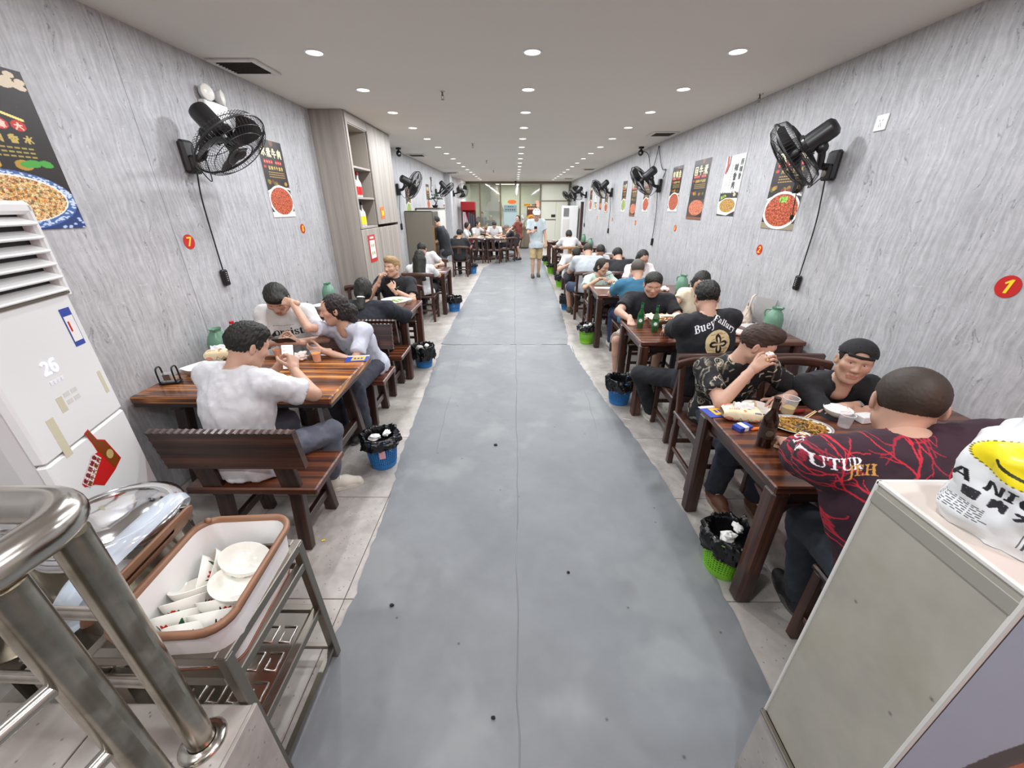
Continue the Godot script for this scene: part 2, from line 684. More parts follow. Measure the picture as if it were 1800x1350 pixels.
func glyph(im: Image, key: String, x: float, y: float, s: float, wd: float, col: Color) -> void:
	for st: Array in GLYPHS[key]:
		var p := []
		for k in range(0, st.size(), 2):
			p.append(Vector2(x + st[k] * s * 0.1, y + st[k + 1] * s * 0.1))
		stroke(im, p, wd, col)


# ---------------------------------------------------------------- scene
func _ready() -> void:
	rng.seed = 7
	var cam := Camera3D.new()
	cam.name = "camera"
	cam.position = Vector3(0, 1.85, 0)
	cam.rotation_degrees = Vector3(-24.8, 0.42, 0)
	cam.fov = 89.83
	cam.near = 0.02
	cam.far = 80.0
	add_child(cam)
	cam.current = true
	var we := WorldEnvironment.new()
	we.name = "world_environment"
	var env := Environment.new()
	env.background_mode = Environment.BG_COLOR
	env.background_color = Color(0.05, 0.05, 0.06)
	env.ambient_light_source = Environment.AMBIENT_SOURCE_DISABLED
	env.tonemap_mode = Environment.TONE_MAPPER_LINEAR
	env.tonemap_exposure = 1.0
	env.sdfgi_enabled = true
	env.ssao_enabled = true
	env.ssil_enabled = true
	we.environment = env
	add_child(we)
	materials()
	ceiling_lights()
	room()
	ceiling_fittings()
	wall_things()
	far_end()
	left_cabinets()
	foreground_left()
	foreground_right()
	furniture()
	table_things()
	people()


const LAMP_E := 1.62


func ceiling_lights() -> void:
	var ring := MB.new().lathe([Vector2(0.058, 0.004), Vector2(0.06, -0.006), Vector2(0.07, -0.007), Vector2(0.074, -0.003), Vector2(0.075, 0.004)], 28)
	var lens := MB.new().lathe([Vector2(0.0001, -0.004), Vector2(0.04, -0.004), Vector2(0.0595, -0.001)], 28)
	var ring_m := ring.mesh()
	var lens_m := lens.mesh()
	var glow_m := glow(sr(255, 252, 246), 4.0)
	var rows := [[-1.5, "row along the fans of the cabinet side"], [0.125, "middle row above the walkway"], [1.645, "row beside the poster wall"]]
	var words := ["", "second", "third", "fourth", "fifth", "sixth", "seventh", "eighth", "ninth", "tenth", "eleventh", "twelfth", "thirteenth", "fourteenth", "fifteenth", "sixteenth"]
	for r in 3:
		for k in range(-4, 16):
			if k == -2:
				continue
			var z := -3.63 - 1.015 * k
			var lab: String = "round recessed ceiling downlight, %s, " % rows[r][1]
			lab += "out of sight over the entrance" if k < 0 else ("nearest one in sight" if k == 0 else words[k] + " from the entrance")
			if k < 0:  # ledge and door rows are unseen, added to brighten the near counters
				lab = "round recessed downlight %s, %s" % [{-1: "at the upper picture edge", -3: "added unseen over the ledges", -4: "added unseen by the door"}[k], rows[r][1]]
			var t := thing("ceiling_light", lab, "downlight", Vector3(rows[r][0], CH, z), 0, "entrance downlights" if k < 0 else "recessed downlights")
			part("trim_ring", ring_m, M.white, t)
			part("light_lens", lens_m, glow_m, t)
			var l := AreaLight3D.new()
			l.name = "lamp"
			l.area_size = Vector2(0.1, 0.1)
			l.light_energy = LAMP_E
			l.light_color = sr(247, 250, 255)
			l.area_range = 30.0
			l.area_attenuation = 2.0
			l.shadow_enabled = true
			l.rotation_degrees.x = -90
			l.position = Vector3(0, -0.012, 0)
			t.add_child(l)
	# unseen warm sign added behind the camera to tint near floor and counter top
	var sg := thing("added_sign_lightbox", "unseen warm glowing sign added by the street door to tint the counter", "sign", Vector3(2.3, 2.05, 1.1), 45.0)
	part("housing", MB.new().box(Vector3(0, 0, 0.06), Vector3(0.76, 0.66, 0.12), 0.01), M.black, sg)
	part("added_sign_face", MB.new().box(Vector3(0, 0, -0.005), Vector3(0.7, 0.6, 0.01)), glow(sr(255, 96, 60), 0.8), sg)
	var a := AreaLight3D.new()
	a.name = "added_sign_lamp"
	a.area_size = Vector2(0.7, 0.6)
	a.light_energy = 1.1
	a.light_color = sr(255, 110, 84)
	a.area_range = 30.0
	a.area_attenuation = 2.0
	a.shadow_enabled = true
	a.position = Vector3(0, 0, -0.02)
	sg.add_child(a)


func ragged(pts: Array, amp: float, sd: int) -> PackedVector2Array:
	var f := noise(sd, 3.0, 3)
	var out := PackedVector2Array()
	for k in pts.size() - 1:
		var a: Vector2 = pts[k]
		var b: Vector2 = pts[k + 1]
		var m := maxi(2, int(a.distance_to(b) / 0.06))
		for s in m:
			var p := a.lerp(b, float(s) / m)
			var nn := (b - a).orthogonal().normalized()
			out.append(p + nn * f.get_noise_2dv(p * 3.0) * amp)
	out.append(pts[-1])
	return out


func room() -> void:
	# floor with separate tiles
	var fl := setting("floor", MB.new().box(Vector3((LX + RX) / 2, -0.06, -8.9), Vector3(RX - LX + 0.4, 0.1, 23.4)), M.grout)
	var tm := MB.new().box(Vector3(0, -0.004, 0), Vector3(0.766, 0.008, 0.766), 0.0015).mesh()
	var tx0 := -2.42
	for i in 7:
		for j in 28:
			var x := tx0 + 0.77 * i + 0.385
			var z := -1.34 + 0.77 * 4 - 0.77 * j - 0.385
			var w := 0.766
			if x + 0.383 > RX:
				continue
			var o := part("tile", tm, M.tile if (i * 7 + j * 3) % 4 < 2 else M.tile_b, fl, Vector3(x, -0.001, z), Basis(Vector3.UP, PI / 2 * ((i + j * 2) % 4)))
			o.scale = Vector3.ONE
	var edge := MB.new().box(Vector3(0, -0.004, 0), Vector3(0.42, 0.008, 0.766), 0.0015).mesh()
	for j in 28:
		part("tile", edge, M.tile_b, fl, Vector3(tx0 + 0.77 * 6 + 0.212, -0.001, -1.34 + 0.77 * 4 - 0.77 * j - 0.385))
	# grey vinyl runner, two lengths
	var toxz := Basis(Vector3.RIGHT, Vector3(0, 0, -1), Vector3.UP)
	var near := [Vector2(-0.85, -1.9), Vector2(-0.85, 0.95), Vector2(-0.85, 1.2), Vector2(-0.83, 1.37), Vector2(-0.85, 1.68), Vector2(-0.875, 2.19), Vector2(-0.925, 2.61), Vector2(-0.965, 3.5), Vector2(-1.025, 4.6), Vector2(-1.06, 5.33), Vector2(-0.4, 5.36), Vector2(0.3, 5.375), Vector2(0.80, 5.36), Vector2(0.82, 4.93), Vector2(0.935, 3.65), Vector2(1.065, 2.83), Vector2(1.11, 2.27), Vector2(1.135, 1.83), Vector2(1.105, 1.5), Vector2(1.09, 1.1), Vector2(1.08, 0.6), Vector2(1.06, -1.9), Vector2(-0.85, -1.9)]
	var far := [Vector2(-1.085, 5.40), Vector2(-1.07, 6.0), Vector2(-1.08, 6.82), Vector2(-1.06, 8.4), Vector2(-1.035, 10.2), Vector2(-1.04, 13.2), Vector2(-0.72, 14.4), Vector2(-0.7, 19.5), Vector2(1.02, 19.5), Vector2(1.02, 14.4), Vector2(0.96, 10.2), Vector2(0.915, 7.7), Vector2(0.834, 5.82), Vector2(0.77, 5.385), Vector2(0.3, 5.385), Vector2(-0.4, 5.37), Vector2(-1.0, 5.37), Vector2(-1.085, 5.40)]
	var rn := single("floor_runner", MB.new().prism(ragged(near, 0.022, 3), 0.0, 0.005), M.runner, "grey vinyl floor runner sheet in front of the crosswise seam, nearest the entrance", "floor runner")
	rn.transform = Transform3D(toxz, Vector3(0, 0.001, 0))
	var rf := single("floor_runner", MB.new().prism(ragged(far, 0.022, 4), 0.0, 0.005), M.runner, "grey vinyl floor runner sheet beyond the crosswise seam, towards the kitchen", "floor runner")
	rf.transform = Transform3D(toxz, Vector3(0, 0.001, 0))
	var ridge := MB.new()
	var f := noise(8, 0.7, 3)
	for e: Array in [[0.02, 0.4, 5.33, 0.004], [-0.66, 2.6, 5.3, 0.003], [0.74, 2.9, 5.3, 0.003]]:
		var p := []
		var m := 40
		for k in m + 1:
			var z := lerpf(e[1], e[2], float(k) / m)
			p.append(Vector3(e[0] + f.get_noise_1d(z * 3.0 + e[0] * 40.0) * 0.02 + (0.0 if e[0] == 0.02 else (z - 3.0) * -0.04 * signf(-e[0])), z, 0.004))
		ridge.tube(p, e[3], 6)
	part("seam", ridge, M.runner, rn)
	var ridge2 := MB.new()
	for e: Array in [[0.0, 5.45, 13.0, 0.005], [-0.72, 5.5, 11.0, 0.003]]:
		var p := []
		for k in 61:
			var z := lerpf(e[1], e[2], float(k) / 60.0)
			p.append(Vector3(e[0] + f.get_noise_1d(z * 3.0 + e[0] * 40.0) * 0.03, z, 0.004))
		ridge2.tube(p, e[3], 6)
	part("seam", ridge2, M.runner, rf)
	# shell
	var cz := (2.6 + BZ) / 2
	var len := 2.6 - BZ
	setting("ceiling", MB.new().box(Vector3((LX + RX) / 2, CH + 0.06, cz), Vector3(RX - LX + 0.4, 0.12, len + 0.2)), M.ceiling)
	setting("wall_left", MB.new().box(Vector3(LX - 0.06, CH / 2, cz), Vector3(0.12, CH + 0.3, len + 0.2)), M.wall)
	setting("wall_right", MB.new().box(Vector3(RX + 0.06, CH / 2, cz), Vector3(0.12, CH + 0.3, len + 0.2)), M.wall)
	var front := MB.new()
	front.box(Vector3((LX + RX) / 2 - 1.8, CH / 2, 2.6), Vector3(1.6, CH + 0.3, 0.12))
	front.box(Vector3((LX + RX) / 2 + 1.8, CH / 2, 2.6), Vector3(1.6, CH + 0.3, 0.12))
	front.box(Vector3((LX + RX) / 2, 2.6, 2.6), Vector3(2.1, 0.75, 0.12))
	setting("wall_front", front, M.wall)
	setting("door_1", MB.new().box(Vector3((LX + RX) / 2, 1.1, 2.66), Vector3(2.1, 2.3, 0.03), 0.004), mat(sr(60, 62, 66), 0.2))
	# upright panel joints in the wall lining
	var joint := MB.new().box(Vector3.ZERO, Vector3(0.002, CH - 0.02, 0.003))
	var jm := joint.mesh()
	var jmat := mat(sr(150, 150, 152), 0.8)
	for k in 9:
		var o := part("trim_1" if k == 0 else "panel_joint", jm, jmat, self if k == 0 else get_node("trim_1"), Vector3(LX + 0.0005, CH / 2, -2.95 - 1.22 * k) if k == 0 else Vector3(0, 0, -1.22 * k))
		if k == 0:
			o.set_meta("kind", "structure")
	for k in 14:
		var o := part("trim_2" if k == 0 else "panel_joint", jm, jmat, self if k == 0 else get_node("trim_2"), Vector3(RX - 0.0005, CH / 2, -5.05 - 1.22 * k) if k == 0 else Vector3(0, 0, -1.22 * k))
		if k == 0:
			o.set_meta("kind", "structure")


func ceiling_fittings() -> void:
	# air vents
	var spots := [[-2.22, -3.94, "nearest the emergency lamp"], [-2.2, -9.95, "above the fan behind the tall cabinet"], [-2.15, -14.9, "by the pillar on the cabinet side"], [2.33, -7.2, "above the poster wall, larger and nearer"], [2.28, -13.6, "above the poster wall, smaller and farther"], [2.2, -18.0, "above the far white air conditioner"]]
	for s: Array in spots:
		var t := thing("ceiling_vent", "square ceiling air vent with dark slats, " + s[2], "vent", Vector3(s[0], CH, s[1]), 0, "ceiling air vents")
		var fr := MB.new()
		for e: float in [-1.0, 1.0]:
			fr.box(Vector3(0.17 * e, -0.008, 0), Vector3(0.05, 0.016, 0.39), 0.004)
			fr.box(Vector3(0, -0.008, 0.17 * e), Vector3(0.29, 0.016, 0.05), 0.004)
		part("frame", fr, M.offwhite, t)
		part("duct", MB.new().box(Vector3(0, -0.002, 0), Vector3(0.3, 0.002, 0.3)), M.black_rough, t)
		var sl := MB.new().box(Vector3.ZERO, Vector3(0.29, 0.003, 0.03), 0.0, Basis(Vector3.RIGHT, 0.7)).mesh()
		for k in 8:
			part("slat", sl, mat_once("vent_slat", sr(90, 84, 74), 0.6), t, Vector3(0, -0.011, -0.125 + 0.0357 * k))
	# sprinklers
	for s: Array in [[-0.73, -4.70, "largest and nearest of the row"], [-0.78, -8.23, "second of the row"], [-0.72, -11.1, "third of the row"], [-0.7, -14.1, "farthest of the row"], [2.5, -4.83, "close to the poster wall"]]:
		var t := thing("sprinkler", "small brass fire sprinkler head under the ceiling, " + s[2], "sprinkler", Vector3(s[0], CH, s[1]), 0, "fire sprinklers")
		part("escutcheon", MB.new().lathe([Vector2(0.03, 0.0), Vector2(0.028, -0.006), Vector2(0.012, -0.012)], 16), M.steel, t)
		var bd := MB.new().lathe([Vector2(0.008, -0.006), Vector2(0.008, -0.03), Vector2(0.012, -0.032), Vector2(0.012, -0.04), Vector2(0.005, -0.042)], 12)
		for e: float in [-1.0, 1.0]:
			bd.tube([Vector3(0.008 * e, -0.036, 0), Vector3(0.014 * e, -0.05, 0), Vector3(0.004 * e, -0.07, 0)], 0.0025, 6)
		part("body", bd, M.alu, t)
		part("deflector", MB.new().lathe([Vector2(0.0001, -0.07), Vector2(0.018, -0.071), Vector2(0.018, -0.073), Vector2(0.0001, -0.073)], 12), M.alu, t)
	# dome cameras
	for s: Array in [[-2.3, -8.8, "above the tall cabinet's far corner"], [2.44, -8.7, "beside the poster wall"], [0.02, -19.9, "above the kitchen glass"]]:
		var t := thing("security_camera", "small black security camera hanging from the ceiling " + s[2], "camera", Vector3(s[0], CH, s[1]), 20.0 if s[0] < 0 else -20.0, "ceiling security cameras")
		part("mount", MB.new().lathe([Vector2(0.05, 0.0), Vector2(0.05, -0.03), Vector2(0.02, -0.035), Vector2(0.02, -0.06), Vector2(0.0001, -0.06)], 18), M.black, t)
		part("head", MB.new().blob(Vector3(0, -0.1, 0), Vector3(0.052, 0.056, 0.052), 18), M.black, t)
		part("camera_lens", MB.new().at(Vector3(0, -0.105, 0.045)).blob(Vector3.ZERO, Vector3(0.018, 0.018, 0.012), 12), M.chrome, t)
	var cord := MB.new()
	cord.tube(arc3([Vector3(2.44, 2.82, -8.72), Vector3(2.56, 2.75, -8.6), Vector3(2.6, 2.42, -8.45), Vector3(2.6, 2.36, -8.4), Vector3(2.6, 2.7, -8.2), Vector3(2.6, 2.84, -8.15), Vector3(2.6, 2.7, -8.05), Vector3(2.6, 2.45, -7.8), Vector3(2.6, 2.42, -7.6), Vector3(2.6, 2.3, -7.7)], 5), 0.006, 6)
	single("camera_cord", cord, M.black_rough, "thin dark cord looping from ceiling camera to wall fan", "cord")


func mat_once(key: String, col: Color, rough := 0.6, metal := 0.0) -> StandardMaterial3D:
	if not M.has(key):
		M[key] = mat(col, rough, metal)
	return M[key]


func arc3(p: Array, sub := 6) -> Array:
	# Catmull-Rom through points
	var out := []
	for i in p.size() - 1:
		var a: Vector3 = p[maxi(i - 1, 0)]
		var b: Vector3 = p[i]
		var c: Vector3 = p[i + 1]
		var d: Vector3 = p[mini(i + 2, p.size() - 1)]
		for s in sub:
			out.append(b.cubic_interpolate(c, a, d, float(s) / sub))
	out.append(p[-1])
	return out


# ---------------------------------------------------------------- walls: fans, posters, stickers
func ell(im: Image, cx: float, cy: float, rx: float, ry: float, col: Color, y_min := -1) -> void:
	for y in range(maxi(maxi(0, y_min), int(cy - ry)), mini(im.get_height(), int(cy + ry) + 1)):
		var q := 1.0 - pow((y + 0.5 - cy) / ry, 2.0)
		if q <= 0.0:
			continue
		var hw := rx * sqrt(q)
		var x0 := clampi(int(cx - hw), 0, im.get_width())
		var x1 := clampi(int(cx + hw), 0, im.get_width())
		im.fill_rect(Rect2i(x0, y, x1 - x0, 1), col)


func food(im: Image, cx: float, cy: float, rx: float, ry: float, pal: Array, sd: int) -> void:
	var f := FastNoiseLite.new()
	f.seed = sd
	f.noise_type = FastNoiseLite.TYPE_CELLULAR
	f.cellular_return_type = FastNoiseLite.RETURN_CELL_VALUE
	f.frequency = 0.055
	f.domain_warp_enabled = true
	f.domain_warp_amplitude = 18.0
	f.domain_warp_frequency = 0.04
	var g := noise(sd + 3, 0.12, 3)
	for y in range(maxi(0, int(cy - ry)), mini(im.get_height(), int(cy + ry) + 1)):
		for x in range(maxi(0, int(cx - rx)), mini(im.get_width(), int(cx + rx) + 1)):
			if pow((x - cx) / rx, 2.0) + pow((y - cy) / ry, 2.0) > 1.0:
				continue
			var k := int((f.get_noise_2d(x * 1.6 + y * 0.4, y) * 0.5 + 0.5) * 97.0) % pal.size()
			var q: Color = pal[k]
			im.set_pixel(x, y, q.lightened(clampf(g.get_noise_2d(x, y) * 0.5, -0.0, 0.4)).darkened(clampf(-g.get_noise_2d(x, y) * 0.9, 0.0, 0.5)))


func poster_tex(kind: String, sd: int) -> ImageTexture:
	var w := 160
	var h := 270
	var im := Image.create(w, h, true, Image.FORMAT_RGB8)
	var r := RandomNumberGenerator.new()
	r.seed = sd
	var gold := sr(244, 222, 130)
	var reds := [sr(190, 50, 22), sr(226, 92, 36), sr(150, 30, 16), sr(240, 150, 70), sr(206, 66, 30), sr(110, 34, 18)]
	var keys: Array = GLYPHS.keys()
	if kind == "white":
		im.fill(sr(222, 224, 220))
		stroke(im, [Vector2(14, 6), Vector2(20, 40), Vector2(12, 70)], 18, sr(170, 40, 26))
		stroke(im, [Vector2(34, 4), Vector2(36, 34), Vector2(22, 66)], 9, sr(40, 26, 22))
		for k in 3:
			glyph(im, ["hui", "la", "xiang"][k], 128, 22 + k * 30, 24, 4, sr(40, 40, 40))
		for k in 3:
			glyph(im, ["la", "xiang", "rou"][k], 84, 40 + k * 38, 30, 5, sr(24, 24, 24))
		for k in 8:
			stroke(im, [Vector2(64, 44 + k * 12), Vector2(64, 50 + k * 12)], 3, sr(90, 90, 90))
		for k in 3:
			stroke(im, [Vector2(20, 122 + k * 7), Vector2(44, 112 + k * 9)], 2, sr(150, 156, 150))
		im.fill_rect(Rect2i(0, 160, w, 110), sr(40, 38, 36))
		for k in 30:
			ell(im, r.randf() * w, 160 + r.randf() * 4.0, 5, 3, sr(222, 224, 220))
		for k in 10:
			ell(im, 14 + r.randf() * 40, 172 + r.randf() * 20, 7, 4, [sr(120, 160, 40), sr(170, 190, 60)][k % 2])
		ell(im, 130, 174, 12, 8, sr(214, 190, 160))
		fill_poly(im, [Vector2(4, 262), Vector2(0, 206), Vector2(60, 188), Vector2(160, 190), Vector2(160, 246), Vector2(90, 268)], sr(244, 242, 236))
		food(im, 82, 222, 70, 32, [sr(206, 150, 50), sr(232, 184, 80), sr(170, 112, 36), sr(120, 84, 30), sr(214, 168, 70)], sd)
		return ImageTexture.create_from_image(im)
	im.fill(sr(34, 26, 24))
	var nz := noise(sd, 0.06, 3)
	for k in 900:
		var p := Vector2(r.randf() * w, r.randf() * 150.0)
		if nz.get_noise_2dv(p) > 0.15:
			im.set_pixel(int(p.x), int(p.y), sr(70, 52, 44))
	if kind == "fish":
		for k in 14:
			ell(im, 120 + r.randf() * 34, 8 + r.randf() * 26, 7, 5, sr(214, 196, 170))
		glyph(im, "da", 8, 22, 42, 6, gold)
		glyph(im, "yu", 62, 20, 46, 6, gold)
		stroke(im, [Vector2(60, 70), Vector2(110, 74), Vector2(134, 82)], 4, gold)
		for k in 6:
			ell(im, 16 + k * 22, 92, 10, 9, sr(196, 44, 40))
			glyph(im, keys[(k + sd) % keys.size()], 10 + k * 22, 87, 11, 1.6, sr(250, 210, 190))
		for k in 7:
			glyph(im, keys[(k * 3) % keys.size()], 10 + k * 19, 108, 13, 2, sr(196, 172, 90))
		for k in 3:
			for q in 14:
				im.fill_rect(Rect2i(8 + q * 9, 128 + k * 7, 7, 3), sr(168, 150, 66))
		for k in 3:
			ell(im, 30 + k * 40, 158, 12, 9, [sr(160, 40, 30), sr(196, 160, 50), sr(180, 140, 50)][k])
		for k in 6:
			ell(im, 112 + r.randf() * 30, 152 + r.randf() * 8, 9, 5, sr(70, 160, 60))
		im.fill_rect(Rect2i(0, 236, w, 34), sr(38, 62, 116))
		ell(im, 66, 218, 96, 52, sr(70, 104, 164))
		for k in 260:
			var a := r.randf() * TAU
			var rr := r.randf_range(0.9, 1.0)
			ell(im, 66 + cos(a) * 94 * rr, 218 + sin(a) * 50 * rr, 2, 1.4, sr(206, 218, 234))
		ell(im, 66, 216, 84, 43, sr(240, 236, 224))
		food(im, 66, 216, 80, 40, [sr(240, 224, 190), sr(228, 150, 40), sr(240, 196, 120), sr(190, 60, 34), sr(246, 236, 210), sr(228, 170, 60), sr(150, 150, 70)], sd)
		for k in 40:
			ell(im, r.randf() * w, 250 + r.randf() * 20, 3, 2, sr(180, 198, 226))
		return ImageTexture.create_from_image(im)
	var nch := 4 if kind == "beef" else 3
	var gl: Array = ["shui", "zhu", "niu", "rou"] if kind == "beef" else [keys[sd % 9], keys[(sd * 2 + 1) % 9], keys[(sd * 3 + 4) % 9]]
	ell(im, 90, 6, 12, 14, sr(120, 70, 30))
	for k in nch:
		glyph(im, gl[k], 12 + k * (140.0 / nch), 28, 116.0 / nch, 4.5, sr(250, 240, 190))
	for k in 8:
		if k == 4:
			continue
		ell(im, 24 + k * 15, 74, 7, 7, sr(206, 46, 40))
	for k in 8:
		if k == 4:
			continue
		ell(im, 24 + k * 15, 74, 2.5, 2.5, sr(250, 200, 180))
	for k in 6:
		glyph(im, keys[(k * 2 + sd) % 9], 40 + k * 17, 88, 12, 1.8, sr(214, 180, 80))
	ell(im, 20, 92, 9, 5, sr(200, 40, 40))
	for k in 3:
		for q in 10:
			im.fill_rect(Rect2i(34 + q * 11, 108 + k * 8, 9, 3), sr(190, 150, 70))
	for k in 10:
		ell(im, r.randf() * w, 140 + r.randf() * 14, 9, 7, [sr(150, 110, 30), sr(120, 40, 24), sr(70, 110, 40), sr(176, 140, 50)][k % 4])
	if kind == "tray":
		fill_poly(im, [Vector2(0, 262), Vector2(30, 196), Vector2(160, 176), Vector2(160, 236), Vector2(40, 270)], sr(92, 58, 44))
		food(im, 86, 214, 74, 36, [sr(206, 92, 60), sr(230, 130, 90), sr(180, 60, 36), sr(240, 160, 110)], sd)
		im.fill_rect(Rect2i(0, 258, w, 12), sr(132, 84, 56))
	else:
		for k in 12:
			stroke(im, [Vector2(-5, 196 - k * 1.5), Vector2(80, 168 - k * 1.2), Vector2(165, 160 + k * 0.8)], 4, sr(240, 238, 232) if k % 3 else sr(34, 26, 24))
		im.fill_rect(Rect2i(0, 250, w, 20), sr(150, 142, 116) if kind == "dark" else sr(232, 230, 226))
		ell(im, 82, 212, 86, 58, sr(246, 244, 238))
		food(im, 82, 211, 77, 50, reds if kind != "green" else [sr(120, 160, 50), sr(170, 190, 80), sr(80, 120, 40), sr(220, 220, 150)], sd)
		if kind == "dark":
			for k in 30:
				ell(im, 84 + r.randf_range(-16, 16), 178 + r.randf_range(-7, 8), 4, 3, [sr(110, 190, 60), sr(150, 214, 90)][k % 2])
	return ImageTexture.create_from_image(im)


func fill_poly(im: Image, pts: Array, col: Color) -> void:
	var p := PackedVector2Array(pts)
	var t := Geometry2D.triangulate_polygon(p)
	for k in range(0, t.size(), 3):
		fill_tri(im, p[t[k]], p[t[k + 1]], p[t[k + 2]], col)


# a thin printed sheet on a wall: side -1 the cabinet-side wall, +1 the poster wall
func sheet_on_wall(called: String, tex: Texture2D, side: int, z: float, y0: float, y1: float, wid: float, label: String, category: String, group := "") -> Node3D:
	var t := thing(called, label, category, Vector3(LX + 0.004 if side < 0 else RX - 0.004, (y0 + y1) / 2, z), 90.0 if side < 0 else -90.0, group)
	var h := y1 - y0
	part("backing", MB.new().box(Vector3(0, 0, -0.0005), Vector3(wid, h, 0.005)), M.paper, t)
	var mb := MB.new()
	mb.quad(Vector3(-wid / 2, -h / 2, 0.003), Vector3(wid / 2, -h / 2, 0.003), Vector3(wid / 2, h / 2, 0.003), Vector3(-wid / 2, h / 2, 0.003), Vector2(0, 1), Vector2(1, 1), Vector2(1, 0), Vector2(0, 0))
	var m := mat(Color.WHITE, 0.35)
	m.albedo_texture = tex
	part("print", mb, m, t)
	return t


func fan_meshes() -> Dictionary:
	var d := {}
	var R := 0.28
	var back := MB.new()
	var front := MB.new()
	var wire := 0.0017
	for k in 60:
		var a := TAU * k / 60.0
		var e := Vector3(cos(a), sin(a), 0)
		var e2 := Vector3(cos(a + 0.12), sin(a + 0.12), 0)
		back.tube([e * 0.07 + Vector3(0, 0, -0.075), e * 0.16 + Vector3(0, 0, -0.078), e * 0.25 + Vector3(0, 0, -0.06), e * R + Vector3(0, 0, 0)], wire, 4, false)
		front.tube([e * 0.1 + Vector3(0, 0, 0.085), e2 * 0.19 + Vector3(0, 0, 0.08), e2 * 0.255 + Vector3(0, 0, 0.05), e2 * R + Vector3(0, 0, 0)], wire, 4, false)
	for q: Array in [[0.28, 0.0, 0.006], [0.07, -0.075, 0.004], [0.2, -0.074, 0.0025]]:
		back.tube(ring3(q[0], q[1], 40), q[2], 6, false, true)
	for q: Array in [[0.283, 0.006, 0.004], [0.1, 0.085, 0.004], [0.2, 0.077, 0.0025], [0.25, 0.053, 0.002]]:
		front.tube(ring3(q[0], q[1], 40), q[2], 6, false, true)
	for k in 12:
		var y := -0.085 + 0.17 * k / 11.0
		var hw := sqrt(maxf(0.0001, 0.0095 - y * y))
		front.tube([Vector3(-hw, y, 0.085), Vector3(hw, y, 0.085)], wire, 4, false)
	d.back = back.mesh()
	d.front = front.mesh()
	var blade := MB.new()
	for sd: float in [-1.0, 1.0]:
		blade.patch(8, 6, func(u: float, v: float) -> Vector3:
			var r := lerpf(0.035, 0.245, v)
			var wd := lerpf(0.5, 1.25, sin(v * PI * 0.62))
			var a := (u - 0.5) * wd + v * 0.5
			return Vector3(cos(a) * r, sin(a) * r, (u - 0.5) * -0.075 * (1.0 - v * 0.3) + sd * 0.0012))
	d.blade = blade.mesh()
	d.hub = MB.new().at(Vector3.ZERO, Basis(Vector3.RIGHT, PI / 2)).lathe([Vector2(0.0001, -0.04), Vector2(0.03, -0.035), Vector2(0.042, 0.0), Vector2(0.042, 0.03), Vector2(0.0001, 0.04)], 20).mesh()
	d.badge = MB.new().at(Vector3.ZERO, Basis(Vector3.RIGHT, PI / 2)).lathe([Vector2(0.0001, 0.078), Vector2(0.04, 0.08), Vector2(0.05, 0.084), Vector2(0.046, 0.092), Vector2(0.0001, 0.095)], 24).mesh()
	d.motor = MB.new().at(Vector3.ZERO, Basis(Vector3.RIGHT, PI / 2)).lathe([Vector2(0.0001, -0.30), Vector2(0.04, -0.297), Vector2(0.066, -0.28), Vector2(0.072, -0.26), Vector2(0.074, -0.11), Vector2(0.078, -0.1), Vector2(0.078, -0.078), Vector2(0.03, -0.07), Vector2(0.018, -0.03)], 24).mesh()
	d.collar = MB.new().at(Vector3.ZERO, Basis(Vector3.RIGHT, PI / 2)).lathe([Vector2(0.079, -0.1), Vector2(0.085, -0.098), Vector2(0.085, -0.068), Vector2(0.075, -0.064)], 24).mesh()
	var g := MB.new()
	for k in 10:
		var a := TAU * k / 10.0
		g.bar(Vector3(cos(a) * 0.083, sin(a) * 0.083, -0.105), Vector3(cos(a) * 0.083, sin(a) * 0.083, -0.06), 0.012, 0.006)
	d.rib = g.mesh()
	d.plate = MB.new().box(Vector3(0.025, 0.0, 0), Vector3(0.05, 0.22, 0.13), 0.018).box(Vector3(0.055, -0.05, 0), Vector3(0.04, 0.12, 0.09), 0.015).mesh()
	d.ctl = MB.new().box(Vector3(0.02, 0, 0), Vector3(0.035, 0.13, 0.062), 0.01).mesh()
	d.btn = MB.new().blob(Vector3.ZERO, Vector3(0.003, 0.004, 0.004), 8).mesh()
	d.disc = MB.new().at(Vector3.ZERO, Basis(Vector3.BACK, -PI / 2)).lathe([Vector2(0.0001, 0.004), Vector2(0.026, 0.003), Vector2(0.028, -0.003)], 16).mesh()
	return d


func ring3(r: float, z: float, m: int) -> Array:
	var out := []
	for k in m:
		out.append(Vector3(cos(TAU * k / m) * r, sin(TAU * k / m) * r, z))
	return out


